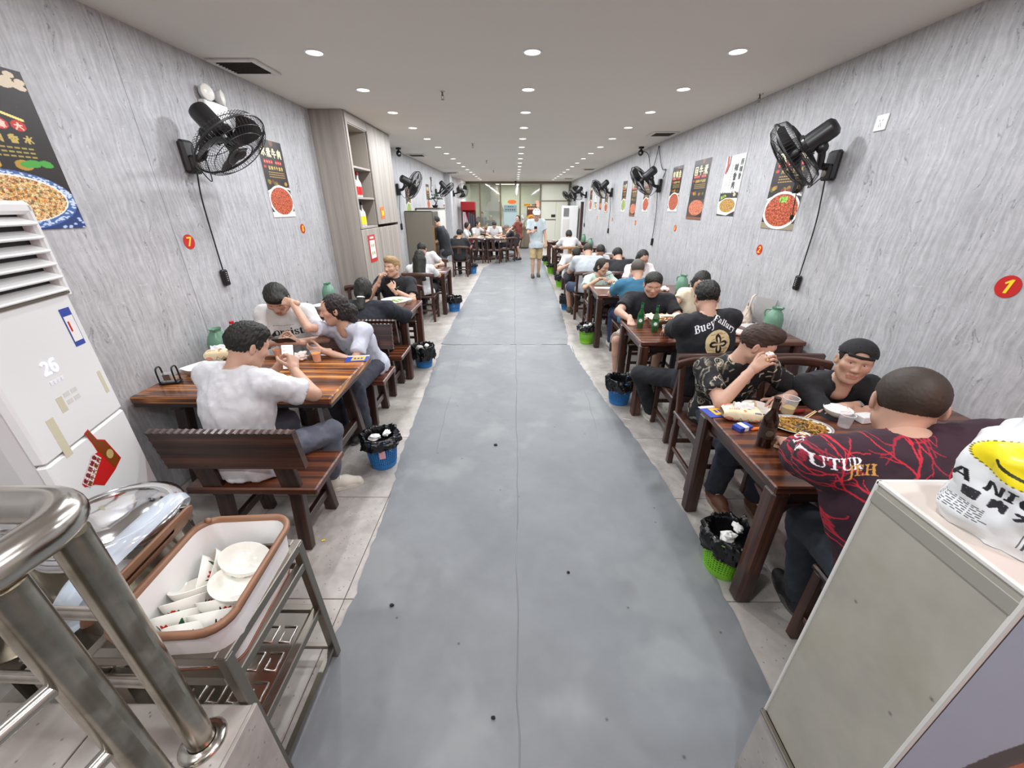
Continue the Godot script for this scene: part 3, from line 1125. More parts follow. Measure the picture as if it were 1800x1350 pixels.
func wall_fan(d: Dictionary, side: int, z: float, y: float, nrm: Vector3, box_y: float, label: String) -> void:
	# built in wall space: x points out of the wall
	var t := thing("wall_fan", label, "fan", Vector3(LX if side < 0 else RX, y, z), 0.0 if side < 0 else 180.0, "black wall fans")
	var n := nrm.normalized()
	if side > 0:
		n = Vector3(-n.x, n.y, -n.z)
	part("wall_plate", d.plate, M.fan_black, t)
	part("switch_disc", d.disc, M.alu, t, Vector3(0.077, -0.06, 0))
	var up := Vector3.UP - n * n.y
	var b := Basis(up.cross(n).normalized(), up.normalized(), n)
	var hub := Vector3(0.36, 0.08, 0)
	var neck := hub - n * 0.16 - b.y * 0.085
	var arm := MB.new()
	arm.tube(arc3([Vector3(0.04, -0.01, 0), Vector3(0.12, 0.0, 0), (Vector3(0.12, 0, 0) + neck) * 0.5, neck], 4), 0.026, 12)
	arm.blob(neck, Vector3(0.042, 0.042, 0.042), 14)
	part("arm", arm, M.fan_black, t)
	part("motor", d.motor, M.fan_black, t, hub, b)
	part("collar", d.collar, M.fan_black, t, hub, b)
	part("vent_ribs", d.rib, M.fan_black, t, hub, b)
	part("back_cage", d.back, M.fan_cage, t, hub, b)
	part("front_cage", d.front, M.fan_cage, t, hub, b)
	part("badge", d.badge, M.fan_black, t, hub, b)
	part("hub", d.hub, M.fan_black, t, hub, b)
	for k in 3:
		part("blade", d.blade, M.fan_black, t, hub, b * Basis(Vector3.BACK, TAU * k / 3.0 + z))
	if box_y > 0.0:
		var cord := MB.new()
		cord.tube(arc3([Vector3(0.05, -0.1, 0), Vector3(0.03, -0.25, 0.004), Vector3(0.018, (box_y - y) * 0.5, -0.004), Vector3(0.02, box_y - y + 0.06, 0)], 6), 0.0055, 6)
		part("cord", cord, M.black_rough, t)
		var c := part("control_box", d.ctl, M.black, t, Vector3(0, box_y - y, 0))
		for k in 5:
			part("button", d.btn, M.offwhite, c, Vector3(0.039, 0.04 - 0.016 * k, 0))
	var cl := MB.new()
	cl.tube(arc3([hub - n * 0.2 - b.y * 0.07, hub - n * 0.1 - b.y * 0.2, Vector3(0.16, -0.16, 0.02), Vector3(0.08, -0.08, 0)], 5), 0.004, 6)
	part("power_lead", cl, M.black_rough, t)


func sticker(num: String, side: int, z: float, y: float, r: float, label: String) -> void:
	var t := thing("number_sticker", label, "sticker", Vector3(LX + 0.001 if side < 0 else RX - 0.001, y, z), 90.0 if side < 0 else -90.0, "table number stickers")
	part("disc", MB.new().at(Vector3.ZERO, Basis(Vector3.RIGHT, PI / 2)).lathe([Vector2(r, 0.0), Vector2(r, 0.002), Vector2(0.0001, 0.002)], 28), M.red, t)
	if num:
		lettering("numeral", num, r * 1.7, M.yellow, t, Vector3(0, 0, 0.0028), Basis(Vector3(1, 0, 0), Vector3(0.18, 1, 0), Vector3(0, 0, 1)))
	else:
		part("mark", MB.new().box(Vector3(0, 0, 0.0025), Vector3(r * 0.5, r * 1.1, 0.001)), M.yellow, t)


func wall_things() -> void:
	var d := fan_meshes()
	wall_fan(d, -1, -3.29, 2.18, Vector3(0.62, -0.76, 0.02), 1.305, "large black wall fan above the number 7 sticker")
	wall_fan(d, 1, -3.63, 2.15, Vector3(-0.55, -0.6, -0.55), 1.208, "large black wall fan hiding a dish poster, nearest the wall socket")
	wall_fan(d, 1, -7.8, 2.18, Vector3(-0.6, -0.6, -0.45), 1.234, "second black wall fan along the poster wall")
	wall_fan(d, 1, -11.6, 2.18, Vector3(-0.62, -0.6, -0.4), 1.224, "third black wall fan along the poster wall")
	wall_fan(d, 1, -15.7, 2.22, Vector3(-0.4, -0.45, -0.7), 1.203, "fourth black wall fan along the poster wall")
	wall_fan(d, 1, -18.6, 2.15, Vector3(-0.6, -0.7, -0.3), 0.0, "small far black wall fan over the white floor air conditioner")
	wall_fan(d, -1, -8.9, 2.16, Vector3(0.72, -0.42, -0.5), 1.45, "black wall fan just beyond the tall grey cabinet")
	wall_fan(d, -1, -13.2, 2.22, Vector3(0.6, -0.75, -0.25), 1.75, "black wall fan above the small potted bonsai")
	wall_fan(d, -1, -16.9, 2.3, Vector3(0.4, -0.25, -0.85), 0.0, "black wall fan by the pillar, turned to the kitchen")
	# posters
	var fish := poster_tex("fish", 3)
	var beef := poster_tex("beef", 5)
	var dark := poster_tex("dark", 8)
	var dark2 := poster_tex("plain", 12)
	var white := poster_tex("white", 9)
	var tray := poster_tex("tray", 14)
	var green := poster_tex("green", 17)
	var g := "dish posters"
	sheet_on_wall("dish_poster", fish, -1, -2.08, 1.74, 2.45, 0.54, "big black poster of a fish stew in a blue china bowl above the air conditioner", "poster", g)
	sheet_on_wall("dish_poster", beef, -1, -4.45, 1.745, 2.44, 0.42, "black poster of boiled red beef behind the large fan on the cabinet side", "poster", g)
	sheet_on_wall("dish_poster", dark, 1, -4.19, 1.64, 2.43, 0.52, "black poster of red stir fry topped with green herbs behind the fan", "poster", g)
	sheet_on_wall("dish_poster", white, 1, -5.27, 1.74, 2.40, 0.43, "white topped poster of golden noodles on an eight-sided plate", "poster", g)
	sheet_on_wall("dish_poster", tray, 1, -6.18, 1.67, 2.44, 0.52, "black poster of orange crayfish on a wooden tray", "poster", g)
	sheet_on_wall("dish_poster", dark2, 1, -7.07, 1.766, 2.43, 0.42, "narrow black poster of a red dish in a white bowl, left of the crayfish poster", "poster", g)
	sheet_on_wall("dish_poster", dark2, 1, -8.55, 1.745, 2.36, 0.36, "small dish poster right under the second fan of the poster wall", "poster", g)
	sheet_on_wall("dish_poster", tray, 1, -9.45, 1.64, 2.4, 0.45, "orange dish poster half behind the second fan of the poster wall", "poster", g)
	sheet_on_wall("dish_poster", green, 1, -10.3, 1.726, 2.39, 0.38, "black poster of a green vegetable dish beyond the second fan", "poster", g)
	sheet_on_wall("dish_poster", dark, 1, -12.25, 1.686, 2.3, 0.4, "dish poster beside the third fan of the poster wall", "poster", g)
	sheet_on_wall("dish_poster", tray, 1, -13.05, 1.75, 2.3, 0.34, "far small poster with a red dish past the third fan", "poster", g)
	sheet_on_wall("dish_poster", white, 1, -13.85, 1.75, 2.3, 0.34, "far small pale poster with a yellow dish", "poster", g)
	sheet_on_wall("dish_poster", beef, 1, -14.75, 1.709, 2.5, 0.42, "tall dark dish poster farthest along the poster wall", "poster", g)
	sheet_on_wall("dish_poster", green, -1, -9.75, 1.62, 2.35, 0.42, "poster of a green dish below the fan past the tall cabinet", "poster", g)
	sheet_on_wall("dish_poster", dark2, -1, -12.0, 1.76, 2.4, 0.4, "narrow black dish poster next to the scroll ornament", "poster", g)
	sheet_on_wall("dish_poster", white, -1, -14.6, 1.7, 2.2, 0.34, "pale dish poster under the fan above the bonsai", "poster", g)
	# stickers
	sticker("7", -1, -3.057, 1.606, 0.052, "round red sticker with a yellow 7 on the grey wall")
	sticker("8", -1, -4.767, 1.613, 0.05, "round red sticker with a yellow 8 below the beef poster")
	sticker("1", 1, -2.093, 1.461, 0.058, "large round red sticker with a yellow 1 on the poster wall")
	sticker("2", 1, -4.369, 1.425, 0.052, "round red sticker with a yellow 2 below the herb topped dish poster")
	sticker("6", 1, -6.806, 1.522, 0.05, "round red sticker with a yellow 6 on the poster wall")
	sticker("", 1, -9.1, 1.52, 0.05, "small red sticker below the second fan's posters, nearer one")
	sticker("", 1, -11.3, 1.52, 0.05, "small red sticker near the third fan's control box")
	sticker("", 1, -13.4, 1.52, 0.05, "small red sticker far along the poster wall")
	# socket
	var so := thing("wall_socket", "white square wall socket above the number 1 side of the poster wall", "socket", Vector3(RX, 2.39, -3.3), -90)
	part("cover_plate", MB.new().box(Vector3(0, 0, 0.005), Vector3(0.1, 0.1, 0.01), 0.003), M.white, so)
	for e: Array in [[-0.012, 0.014, 0.5], [0.012, 0.014, -0.5], [-0.008, -0.02, 0.0], [0.008, -0.02, 0.0], [0, -0.006, 0.0]]:
		part("slot", MB.new().at(Vector3(e[0], e[1], 0.0102), Basis(Vector3.BACK, e[2])).box(Vector3.ZERO, Vector3(0.003, 0.011, 0.001)), M.black_rough, so)
	# hanging plug of the fan
	var pl := thing("plug_lead", "bundled black fan lead with a plug hanging beside the dish poster", "cable", Vector3(RX - 0.2, 2.03, -3.72))
	var bd := MB.new()
	for k in 4:
		var q := 0.012 * (k - 1.5)
		bd.tube(arc3([Vector3(q, 0.05, 0), Vector3(q + 0.03, 0.0, 0.02), Vector3(q - 0.02, -0.08, 0.01), Vector3(q, 0.05, -0.01)], 6), 0.004, 6)
	part("bundle", bd, M.black_rough, pl)
	part("lead", MB.new().tube(arc3([Vector3(0, -0.06, 0), Vector3(0.01, -0.15, 0), Vector3(0.02, -0.25, 0)], 4), 0.004, 6), M.black_rough, pl)
	var ph := MB.new().box(Vector3(0.02, -0.27, 0), Vector3(0.03, 0.04, 0.02), 0.005)
	for e: float in [-1.0, 1.0]:
		ph.box(Vector3(0.02 + e * 0.008, -0.3, 0), Vector3(0.003, 0.02, 0.005))
	part("plug", ph, M.black, pl)
	# emergency twin lamp
	var em := thing("emergency_light", "white twin headed emergency lamp on the wall above the large fan", "emergency lamp", Vector3(LX, 2.5, -3.72), 90)
	part("case", MB.new().box(Vector3(0, 0, 0.03), Vector3(0.26, 0.2, 0.06), 0.008), M.white, em)
	for e: float in [-1.0, 1.0]:
		var hd := part("lamp_head", MB.new().at(Vector3(e * 0.08, 0.15, 0.05), Basis(Vector3.UP, e * 0.3) * Basis(Vector3.RIGHT, PI / 2)).lathe([Vector2(0.0001, -0.045), Vector2(0.03, -0.04), Vector2(0.052, -0.01), Vector2(0.055, 0.02), Vector2(0.05, 0.024)], 22), M.white, em)
		part("lens_disc", MB.new().at(Vector3(e * 0.08, 0.15, 0.05), Basis(Vector3.UP, e * 0.3) * Basis(Vector3.RIGHT, PI / 2)).lathe([Vector2(0.0505, 0.022), Vector2(0.03, 0.03), Vector2(0.0001, 0.032)], 22), M.porcelain, hd)
	part("wire", MB.new().tube([Vector3(-0.1, 0.02, 0.004), Vector3(-0.13, -0.02, 0.004), Vector3(-0.13, -0.12, 0.004)], 0.003, 6), M.black_rough, em)


# ---------------------------------------------------------------- far end
func far_end() -> void:
	# kitchen room behind glass
	var kx0 := LX
	var kx1 := RX
	setting("floor_kitchen", MB.new().box(Vector3(0.08, -0.05, BZ - 1.6), Vector3(kx1 - kx0, 0.1, 3.2)), M.tile_b)
	setting("wall_back", MB.new().box(Vector3(0.08, CH / 2, BZ - 3.2), Vector3(kx1 - kx0 + 0.4, CH + 0.3, 0.12)), mat_once("kitchen_wall", sr(224, 226, 212), 0.5))
	setting("wall_kitchen_left", MB.new().box(Vector3(kx0 - 0.06, CH / 2, BZ - 1.6), Vector3(0.12, CH + 0.3, 3.3)), M.kitchen_wall)
	setting("wall_kitchen_right", MB.new().box(Vector3(kx1 + 0.06, CH / 2, BZ - 1.6), Vector3(0.12, CH + 0.3, 3.3)), M.kitchen_wall)
	setting("ceiling_kitchen", MB.new().box(Vector3(0.08, CH + 0.06, BZ - 1.7), Vector3(kx1 - kx0 + 0.4, 0.12, 3.2)), M.ceiling)
	var kl := thing("kitchen_light", "square kitchen ceiling lamp behind the far glass", "ceiling lamp", Vector3(-0.4, CH, BZ - 1.5))
	part("frame", MB.new().box(Vector3(0, -0.02, 0), Vector3(1.2, 0.04, 0.6), 0.006), M.white, kl)
	part("light_panel", MB.new().box(Vector3(0, -0.042, 0), Vector3(1.14, 0.004, 0.54)), glow(sr(250, 255, 232), 3.0), kl)
	var a := AreaLight3D.new()
	a.name = "panel_lamp"
	a.area_size = Vector2(1.14, 0.54)
	a.light_energy = 5.0
	a.light_color = sr(248, 255, 228)
	a.area_range = 30.0
	a.area_attenuation = 2.0
	a.shadow_enabled = true
	a.rotation_degrees.x = -90
	a.position = Vector3(0, -0.05, 0)
	kl.add_child(a)
	# glazed partition: low wall, sill, posts, panes
	var low := MB.new().box(Vector3(-0.62, 0.43, BZ), Vector3(3.66, 0.86, 0.1))
	setting("wall_kitchen_front", low, mat_once("low_wall", sr(120, 108, 92), 0.6))
	var wn := setting("window_1", MB.new().box(Vector3(-0.62, 0.9, BZ + 0.02), Vector3(3.66, 0.08, 0.22), 0.006), M.wood_light)
	var fr := mat_once("frame_bronze", sr(116, 106, 88), 0.45, 0.3)
	var posts := [-2.42, -1.67, -0.7, 0.24, 1.2, 2.56]
	for x: float in posts:
		part("post", MB.new().box(Vector3(x, 1.45 if x < 1.1 else 1.42, BZ), Vector3(0.07, CH - 0.0 if x > 1.1 else 2.0 + 0.86, 0.08), 0.005), fr, wn)
	part("head_rail", MB.new().box(Vector3(0.08, CH - 0.05, BZ), Vector3(RX - LX, 0.1, 0.1), 0.005), fr, wn)
	for k in 4:
		part("pane", MB.new().box(Vector3((posts[k] + posts[k + 1]) / 2, 1.87, BZ), Vector3(posts[k + 1] - posts[k] - 0.06, 1.86, 0.01)), M.glass, wn)
	# white boarded door side
	var pn := mat_once("board_white", sr(222, 222, 206), 0.4)
	var bw := setting("wall_boarded", MB.new().box(Vector3(1.88, CH / 2, BZ - 0.06), Vector3(1.36, CH, 0.06)), pn)
	for q: Array in [[1.88, 2.42, 1.28, 0.66], [1.6, 1.66, 0.72, 0.78], [1.6, 0.64, 0.72, 1.2], [2.26, 1.05, 0.5, 2.0]]:
		part("panel", MB.new().box(Vector3(q[0], q[1], BZ - 0.02), Vector3(q[2], q[3], 0.03), 0.006), pn, bw)
	for q: Array in [[1.88, 2.07, 1.3, 0.04], [1.6, 1.25, 0.76, 0.02]]:
		part("rail", MB.new().box(Vector3(q[0], q[1], BZ + 0.0), Vector3(q[2], q[3], 0.05), 0.004), fr, bw)
	part("notice", MB.new().box(Vector3(1.84, 1.42, BZ + 0.005), Vector3(0.2, 0.12, 0.01), 0.002), M.black, bw)
	# notice board
	var b := thing("menu_board", "pale blue grey notice board standing before the kitchen glass", "notice board", Vector3(-0.23, 0.9, BZ + 0.16))
	part("board", MB.new().box(Vector3(0, 0.51, 0), Vector3(0.62, 0.98, 0.06), 0.008), mat_once("board_blue", sr(168, 188, 190), 0.4), b)
	part("header", MB.new().box(Vector3(0, 0.83, 0.032), Vector3(0.6, 0.3, 0.006)), mat_once("board_head", sr(128, 150, 152), 0.4), b)
	for k in 5:
		part("heading_mark", MB.new().box(Vector3(-0.2 + 0.1 * k, 0.79, 0.037), Vector3(0.05, 0.05, 0.004)), M.black_rough, b)
	for k in 3:
		part("heading_mark", MB.new().box(Vector3(-0.08 + 0.1 * k, 0.92, 0.037), Vector3(0.06, 0.03, 0.004)), M.black_rough, b)
	single("hanging_sign", MB.new().at(Vector3.ZERO, Basis(Vector3.RIGHT, PI / 2)).lathe([Vector2(0.0001, -0.015), Vector2(0.2, -0.014), Vector2(0.21, 0), Vector2(0.2, 0.014), Vector2(0.0001, 0.015)], 26, Vector2(1, 0.42)), M.orange, "oval orange sign above the pale notice board", "sign", Vector3(-0.15, 2.03, BZ + 0.1))
	var ar := thing("direction_sign", "small amber notice with a dark arrow on the kitchen glass", "sign", Vector3(0.58, 1.9, BZ + 0.06))
	part("plate", MB.new().box(Vector3.ZERO, Vector3(0.32, 0.13, 0.01), 0.002), mat_once("amber", sr(230, 166, 50), 0.5), ar)
	for k in 4:
		part("mark", MB.new().box(Vector3(-0.11 + 0.07 * k, 0, 0.007), Vector3(0.04, 0.05, 0.003)), M.black_rough, ar)
	part("arrow", MB.new().prism(PackedVector2Array([Vector2(0.22, -0.02), Vector2(0.36, -0.02), Vector2(0.36, -0.07), Vector2(0.45, 0), Vector2(0.36, 0.07), Vector2(0.36, 0.02), Vector2(0.22, 0.02)]), 0.0, 0.008), mat_once("arrow_grey", sr(70, 68, 62), 0.6), ar)
	var ps := thing("dish_poster", "dark red and yellow poster on the kitchen front behind the helmeted man", "poster", Vector3(0.8, 1.5, BZ + 0.07))
	part("backing", MB.new().box(Vector3.ZERO, Vector3(0.46, 0.68, 0.008)), M.paper, ps)
	var im := Image.create(64, 96, true, Image.FORMAT_RGB8)
	im.fill(sr(84, 26, 22))
	for k in 4:
		glyph(im, ["la", "yu", "hui", "niu"][k], 6 + k * 14, 8, 11, 2, sr(236, 200, 160))
	ell(im, 32, 74, 34, 24, sr(224, 168, 40))
	food(im, 32, 74, 20, 13, [sr(150, 60, 30), sr(220, 140, 40)], 5)
	part("print", MB.new().at(Vector3(0, 0, 0.005)).quad2(0.46, 0.68), tex_mat(im), ps)
	# pedestal fan in front of the boards
	var pf := thing("pedestal_fan", "grey pedestal fan beside the waitress at the kitchen front", "fan", Vector3(0.42, 0, BZ + 0.7))
	part("base", MB.new().lathe([Vector2(0.22, 0.0), Vector2(0.22, 0.03), Vector2(0.05, 0.06), Vector2(0.0001, 0.06)], 20), M.black, pf)
	part("pole", MB.new().tube([Vector3(0, 0.05, 0), Vector3(0, 1.2, 0)], 0.02, 10), M.steel_dull, pf)
	part("motor", MB.new().at(Vector3(0, 1.28, -0.06), Basis(Vector3.RIGHT, PI / 2)).lathe([Vector2(0.0001, -0.12), Vector2(0.08, -0.1), Vector2(0.09, 0.05), Vector2(0.0001, 0.06)], 16), M.steel_dull, pf)
	var fc := MB.new()
	for k in 5:
		fc.tube(ring3(0.06 + 0.045 * k, 0.05 - 0.008 * k, 24), 0.004, 5, false, true)
	for k in 18:
		var an := TAU * k / 18.0
		fc.tube([Vector3(cos(an) * 0.05, sin(an) * 0.05, 0.055), Vector3(cos(an) * 0.25, sin(an) * 0.25, 0.0)], 0.003, 4, false)
	part("cage", fc, M.steel_dull, pf, Vector3(0, 1.28, 0))
	for k in 3:
		part("blade", MB.new().at(Vector3(0, 1.28, 0.01), Basis(Vector3.BACK, TAU * k / 3.0)).box(Vector3(0.12, 0, 0), Vector3(0.19, 0.1, 0.006), 0.002, Basis(Vector3.RIGHT, 0.4)), M.white, pf)
	# pillars
	var pc := MB.new().box(Vector3(LX + 0.1, CH / 2, -15.2), Vector3(0.2, CH, 0.5), 0.004)
	setting("wall_pillar", pc, M.wall)
	setting("wall_pillar_far", MB.new().box(Vector3(LX + 0.08, CH / 2, -19.2), Vector3(0.16, CH, 1.6), 0.004), M.white_rough)
	setting("trim_3", MB.new().box(Vector3(RX - 0.05, 1.0, -16.3), Vector3(0.1, 2.0, 0.14), 0.006), M.wood_dark)
	# far floor air conditioner
	var ac := thing("air_conditioner", "white floor standing air conditioner at the far end of the poster wall", "air conditioner", Vector3(2.24, 0, -17.3), 0)
	part("body", MB.new().box(Vector3(0, 0.93, -0.02), Vector3(0.62, 1.86, 0.5), 0.02), M.white, ac)
	part("front_panel", MB.new().box(Vector3(-0.17, 0.7, 0.235), Vector3(0.26, 1.34, 0.02), 0.004), M.offwhite, ac)
	for k in 8:
		part("louvre", MB.new().box(Vector3(-0.17, 1.48 + 0.04 * k, 0.24), Vector3(0.22, 0.018, 0.02), 0.003), M.black, ac)
	# red coat rack with clothes
	var rk := thing("wardrobe_rack", "red fabric wardrobe by the kitchen glass on the cabinet side", "wardrobe", Vector3(-2.0, 0, -18.1))
	part("cover", MB.new().box(Vector3(0, 1.85, 0), Vector3(0.6, 0.34, 0.4), 0.02), mat_once("rack_red", sr(150, 24, 28), 0.8), rk)
	part("back_cloth", MB.new().box(Vector3(0, 0.9, -0.18), Vector3(0.58, 1.6, 0.02), 0.005), M.rack_red, rk)
	for e: float in [-1.0, 1.0]:
		for q: float in [-0.18, 0.18]:
			part("upright", MB.new().tube([Vector3(0.28 * e, 0, q), Vector3(0.28 * e, 1.98, q)], 0.014, 8), M.black, rk)
	var cloth1 := MB.new().patch(10, 12, func(u: float, v: float) -> Vector3: return Vector3(-0.22 + 0.34 * u * (0.35 + 0.65 * v), 1.62 - 0.95 * v, 0.2 + 0.04 * sin(u * 14.0 + v * 3.0)))
	single("hanging_garment", cloth1, cloth(sr(214, 190, 196)), "pale pink cloth hanging on the red wardrobe", "garment", Vector3(-2.0, 0, -18.1))
	var cloth2 := MB.new().patch(10, 10, func(u: float, v: float) -> Vector3: return Vector3(0.0 + 0.26 * u, 1.62 - 0.8 * v - 0.12 * u, 0.22 + 0.03 * sin(u * 17.0)))
	single("hanging_garment", cloth2, cloth(sr(66, 66, 74)), "dark grey jacket hanging on the red wardrobe", "garment", Vector3(-2.0, 0, -18.1))
	# kitchen hood and extractor seen through the glass
	var hd := thing("kitchen_hood", "steel kitchen hood behind the far glass", "hood", Vector3(-1.1, 1.5, BZ - 2.4))
	part("canopy", MB.new().prism(PackedVector2Array([Vector2(-0.5, 0.1), Vector2(0.5, 0.1), Vector2(0.34, 0.55), Vector2(-0.34, 0.55)]), -0.5, 0.3), M.steel_dull, hd)
	part("duct", MB.new().box(Vector3(0, 0.97, -0.2), Vector3(0.4, 0.85, 0.4), 0.005), M.steel_dull, hd)
	var ct := thing("kitchen_counter", "steel kitchen counter behind the far glass", "counter", Vector3(-0.9, 0, BZ - 1.2))
	part("top", MB.new().box(Vector3(0, 0.82, 0), Vector3(2.4, 0.04, 0.7), 0.005), M.steel_dull, ct)
	for e: float in [-1.0, 1.0]:
		for q: float in [-0.3, 0.3]:
			part("leg", MB.new().box(Vector3(1.14 * e, 0.4, q), Vector3(0.04, 0.8, 0.04)), M.steel_dull, ct)


func tex_mat(im: Image, rough := 0.4) -> StandardMaterial3D:
	im.generate_mipmaps()
	var m := mat(Color.WHITE, rough)
	m.albedo_texture = ImageTexture.create_from_image(im)
	return m


# ---------------------------------------------------------------- cabinet side
func bottle_mesh(r: float, h: float) -> ArrayMesh:
	return MB.new().lathe([Vector2(0.0001, 0), Vector2(r * 0.92, 0), Vector2(r, h * 0.02), Vector2(r, h * 0.52), Vector2(r * 0.9, h * 0.6), Vector2(r * 0.42, h * 0.72), Vector2(r * 0.36, h * 0.78), Vector2(r * 0.36, h * 0.95), Vector2(r * 0.42, h * 0.955), Vector2(r * 0.42, h), Vector2(0.0001, h)], 18).mesh()


func left_cabinets() -> void:
	var x0 := LX
	var x1 := -2.05
	var z0 := -5.46
	var z1 := -7.3
	var t := thing("wall_cabinet", "tall grey built-in cabinet with open shelf column reaching the ceiling", "cabinet", Vector3(0, 0, 0))
	var w := x1 - x0
	part("side_panel", MB.new().box(Vector3((x0 + x1) / 2, CH / 2, z0 - 0.01), Vector3(w, CH - 0.004, 0.02), 0.002), M.cabinet, t)
	part("side_panel", MB.new().box(Vector3((x0 + x1) / 2, CH / 2, z1 + 0.01), Vector3(w, CH - 0.004, 0.02), 0.002), M.cabinet, t)
	part("partition", MB.new().box(Vector3((x0 + x1) / 2, 2.2, -6.2), Vector3(w - 0.01, 1.36, 0.02)), M.cabinet_in, t)
	part("back_panel", MB.new().box(Vector3(x0 + 0.01, 2.2, -5.84), Vector3(0.02, 1.36, 0.7)), M.cabinet_in, t)
	part("front_panel", MB.new().box(Vector3(x1 + 0.005, 2.24, -6.76), Vector3(0.02, 1.28, 1.06), 0.002), M.cabinet, t)
	part("front_panel", MB.new().box(Vector3(x1 + 0.005, 2.83, -5.85), Vector3(0.02, 0.11, 0.74), 0.002), M.cabinet, t)
	for y: float in [1.58, 1.945, 2.305, 2.775]:
		part("shelf", MB.new().box(Vector3((x0 + x1) / 2 + 0.005, y, -5.84), Vector3(w, 0.024, 0.7), 0.002), M.cabinet, t)
	part("stile", MB.new().box(Vector3(x1 + 0.005, 2.18, -5.505), Vector3(0.022, 1.2, 0.05), 0.002), M.cabinet, t)
	for q: Array in [[-5.83, 0.72], [-6.44, 0.47], [-6.98, 0.6]]:
		var dr := part("door", MB.new().box(Vector3(x1 + 0.005, 0.84, q[0]), Vector3(0.02, 1.44, q[1] - 0.006), 0.003), M.cabinet, t)
		part("groove", MB.new().box(Vector3(x1 + 0.016, 0.84, q[0] + q[1] * 0.4), Vector3(0.002, 1.3, 0.006)), M.cabinet_in, dr)
	part("plinth", MB.new().box(Vector3((x0 + x1) / 2, 0.06, -6.38), Vector3(w - 0.03, 0.12, 1.8)), M.cabinet_in, t)
	# notices
	var n1 := thing("notice", "red framed white notice with green marks on the tall cabinet", "notice", Vector3(x1 + 0.018, 1.3, -5.8), 90)
	part("frame_sheet", MB.new().box(Vector3.ZERO, Vector3(0.28, 0.36, 0.004)), M.red, n1)
	part("sheet", MB.new().box(Vector3(0, -0.01, 0.003), Vector3(0.2, 0.24, 0.003)), M.paper, n1)
	for q: Array in [[-0.04, 0.04], [0.04, 0.04], [-0.04, -0.06], [0.04, -0.06]]:
		part("mark", MB.new().at(Vector3(q[0], q[1], 0.005), Basis(Vector3.RIGHT, PI / 2)).lathe([Vector2(0.026, -0.001), Vector2(0.026, 0.001), Vector2(0.0001, 0.001)], 12), mat_once("leaf_green", sr(150, 180, 120), 0.7), n1)
	for k in 4:
		part("heading_mark", MB.new().box(Vector3(-0.06 + 0.04 * k, 0.145, 0.003), Vector3(0.026, 0.026, 0.002)), M.paper, n1)
	var n2 := thing("notice", "small red and orange leaflet on the upper door of the tall cabinet", "notice", Vector3(x1 + 0.018, 1.757, -6.45), 90)
	part("sheet", MB.new().box(Vector3.ZERO, Vector3(0.17, 0.16, 0.004), 0.0, Basis(Vector3.BACK, 0.1)), M.orange, n2)
	part("patch", MB.new().box(Vector3(0, -0.005, 0.003), Vector3(0.09, 0.07, 0.003)), M.yellow, n2)
	# things on the shelves
	var bx := thing("gift_box", "tall orange gift box on the top shelf of the grey cabinet", "box", Vector3(-2.2, 2.317, -5.66))
	part("carton", MB.new().box(Vector3(0, 0.185, 0), Vector3(0.13, 0.37, 0.16), 0.004), mat_once("gold_box", sr(232, 170, 70), 0.45), bx)
	for k in 2:
		part("mark", MB.new().box(Vector3(0.066, 0.24 - 0.09 * k, 0), Vector3(0.002, 0.06, 0.05)), mat_once("box_mark", sr(130, 60, 30), 0.6), bx)
	var bm := bottle_mesh(0.042, 0.3)
	var lm := MB.new().lathe([Vector2(0.0425, 0.03), Vector2(0.0428, 0.03), Vector2(0.0428, 0.13), Vector2(0.0425, 0.13)], 18).mesh()
	var spots := [[1.957, -5.62, "middle", "nearest the side panel"], [1.957, -5.74, "middle", "second from the side panel"], [1.957, -5.86, "middle", "third from the side panel"], [1.592, -5.62, "lowest open", "nearest the side panel"], [1.592, -5.74, "lowest open", "second from the side panel"], [1.592, -5.86, "lowest open", "third from the side panel"]]
	for k in spots.size():
		var s: Array = spots[k]
		var o := thing("liquor_bottle", "liquor bottle on the %s cabinet shelf, %s" % [s[2], s[3]], "bottle", Vector3(-2.13, s[0], s[1]), 0, "bottles on the cabinet shelves")
		part("glass", bm, mat_once("clear_bottle", sr(206, 206, 204), 0.15), o)
		part("label_band", lm, M.red if k < 3 else M.yellow, o)
		part("cap", MB.new().lathe([Vector2(0.019, 0.27), Vector2(0.019, 0.305), Vector2(0.0001, 0.305)], 12), M.red if k < 3 else M.black, o)
	# drinks fridge: grey side towards the room, glass door towards the walkway
	var f := thing("drinks_fridge", "grey display fridge with wooden framed glass door beyond the tall cabinet", "fridge", Vector3(-2.14, 0, -9.62))
	var sh := MB.new()
	sh.box(Vector3(0, 0.875, 0.33), Vector3(0.6, 1.75, 0.02), 0.003)
	sh.box(Vector3(0, 0.875, -0.33), Vector3(0.6, 1.75, 0.02), 0.003)
	sh.box(Vector3(-0.29, 0.875, 0), Vector3(0.02, 1.75, 0.64), 0.003)
	sh.box(Vector3(0, 1.74, 0), Vector3(0.6, 0.02, 0.68), 0.003)
	sh.box(Vector3(0, 0.06, 0), Vector3(0.6, 0.12, 0.66), 0.003)
	part("shell", sh, mat_once("fridge_grey", sr(122, 116, 104), 0.4, 0.2), f)
	part("header", MB.new().box(Vector3(0.305, 1.6, 0), Vector3(0.02, 0.28, 0.66), 0.003), mat_once("fridge_head", sr(86, 78, 66), 0.4), f)
	for e: float in [-1.0, 0.0, 1.0]:
		part("door_frame", MB.new().box(Vector3(0.31, 0.78, 0.31 * e), Vector3(0.03, 1.36, 0.035), 0.004), M.wood_light, f)
	part("glass_door", MB.new().box(Vector3(0.31, 0.78, 0), Vector3(0.008, 1.34, 0.6)), M.glass, f)
	for y: float in [0.42, 0.76, 1.1]:
		part("shelf", MB.new().box(Vector3(0.0, y, 0), Vector3(0.54, 0.012, 0.62)), M.steel_dull, f)
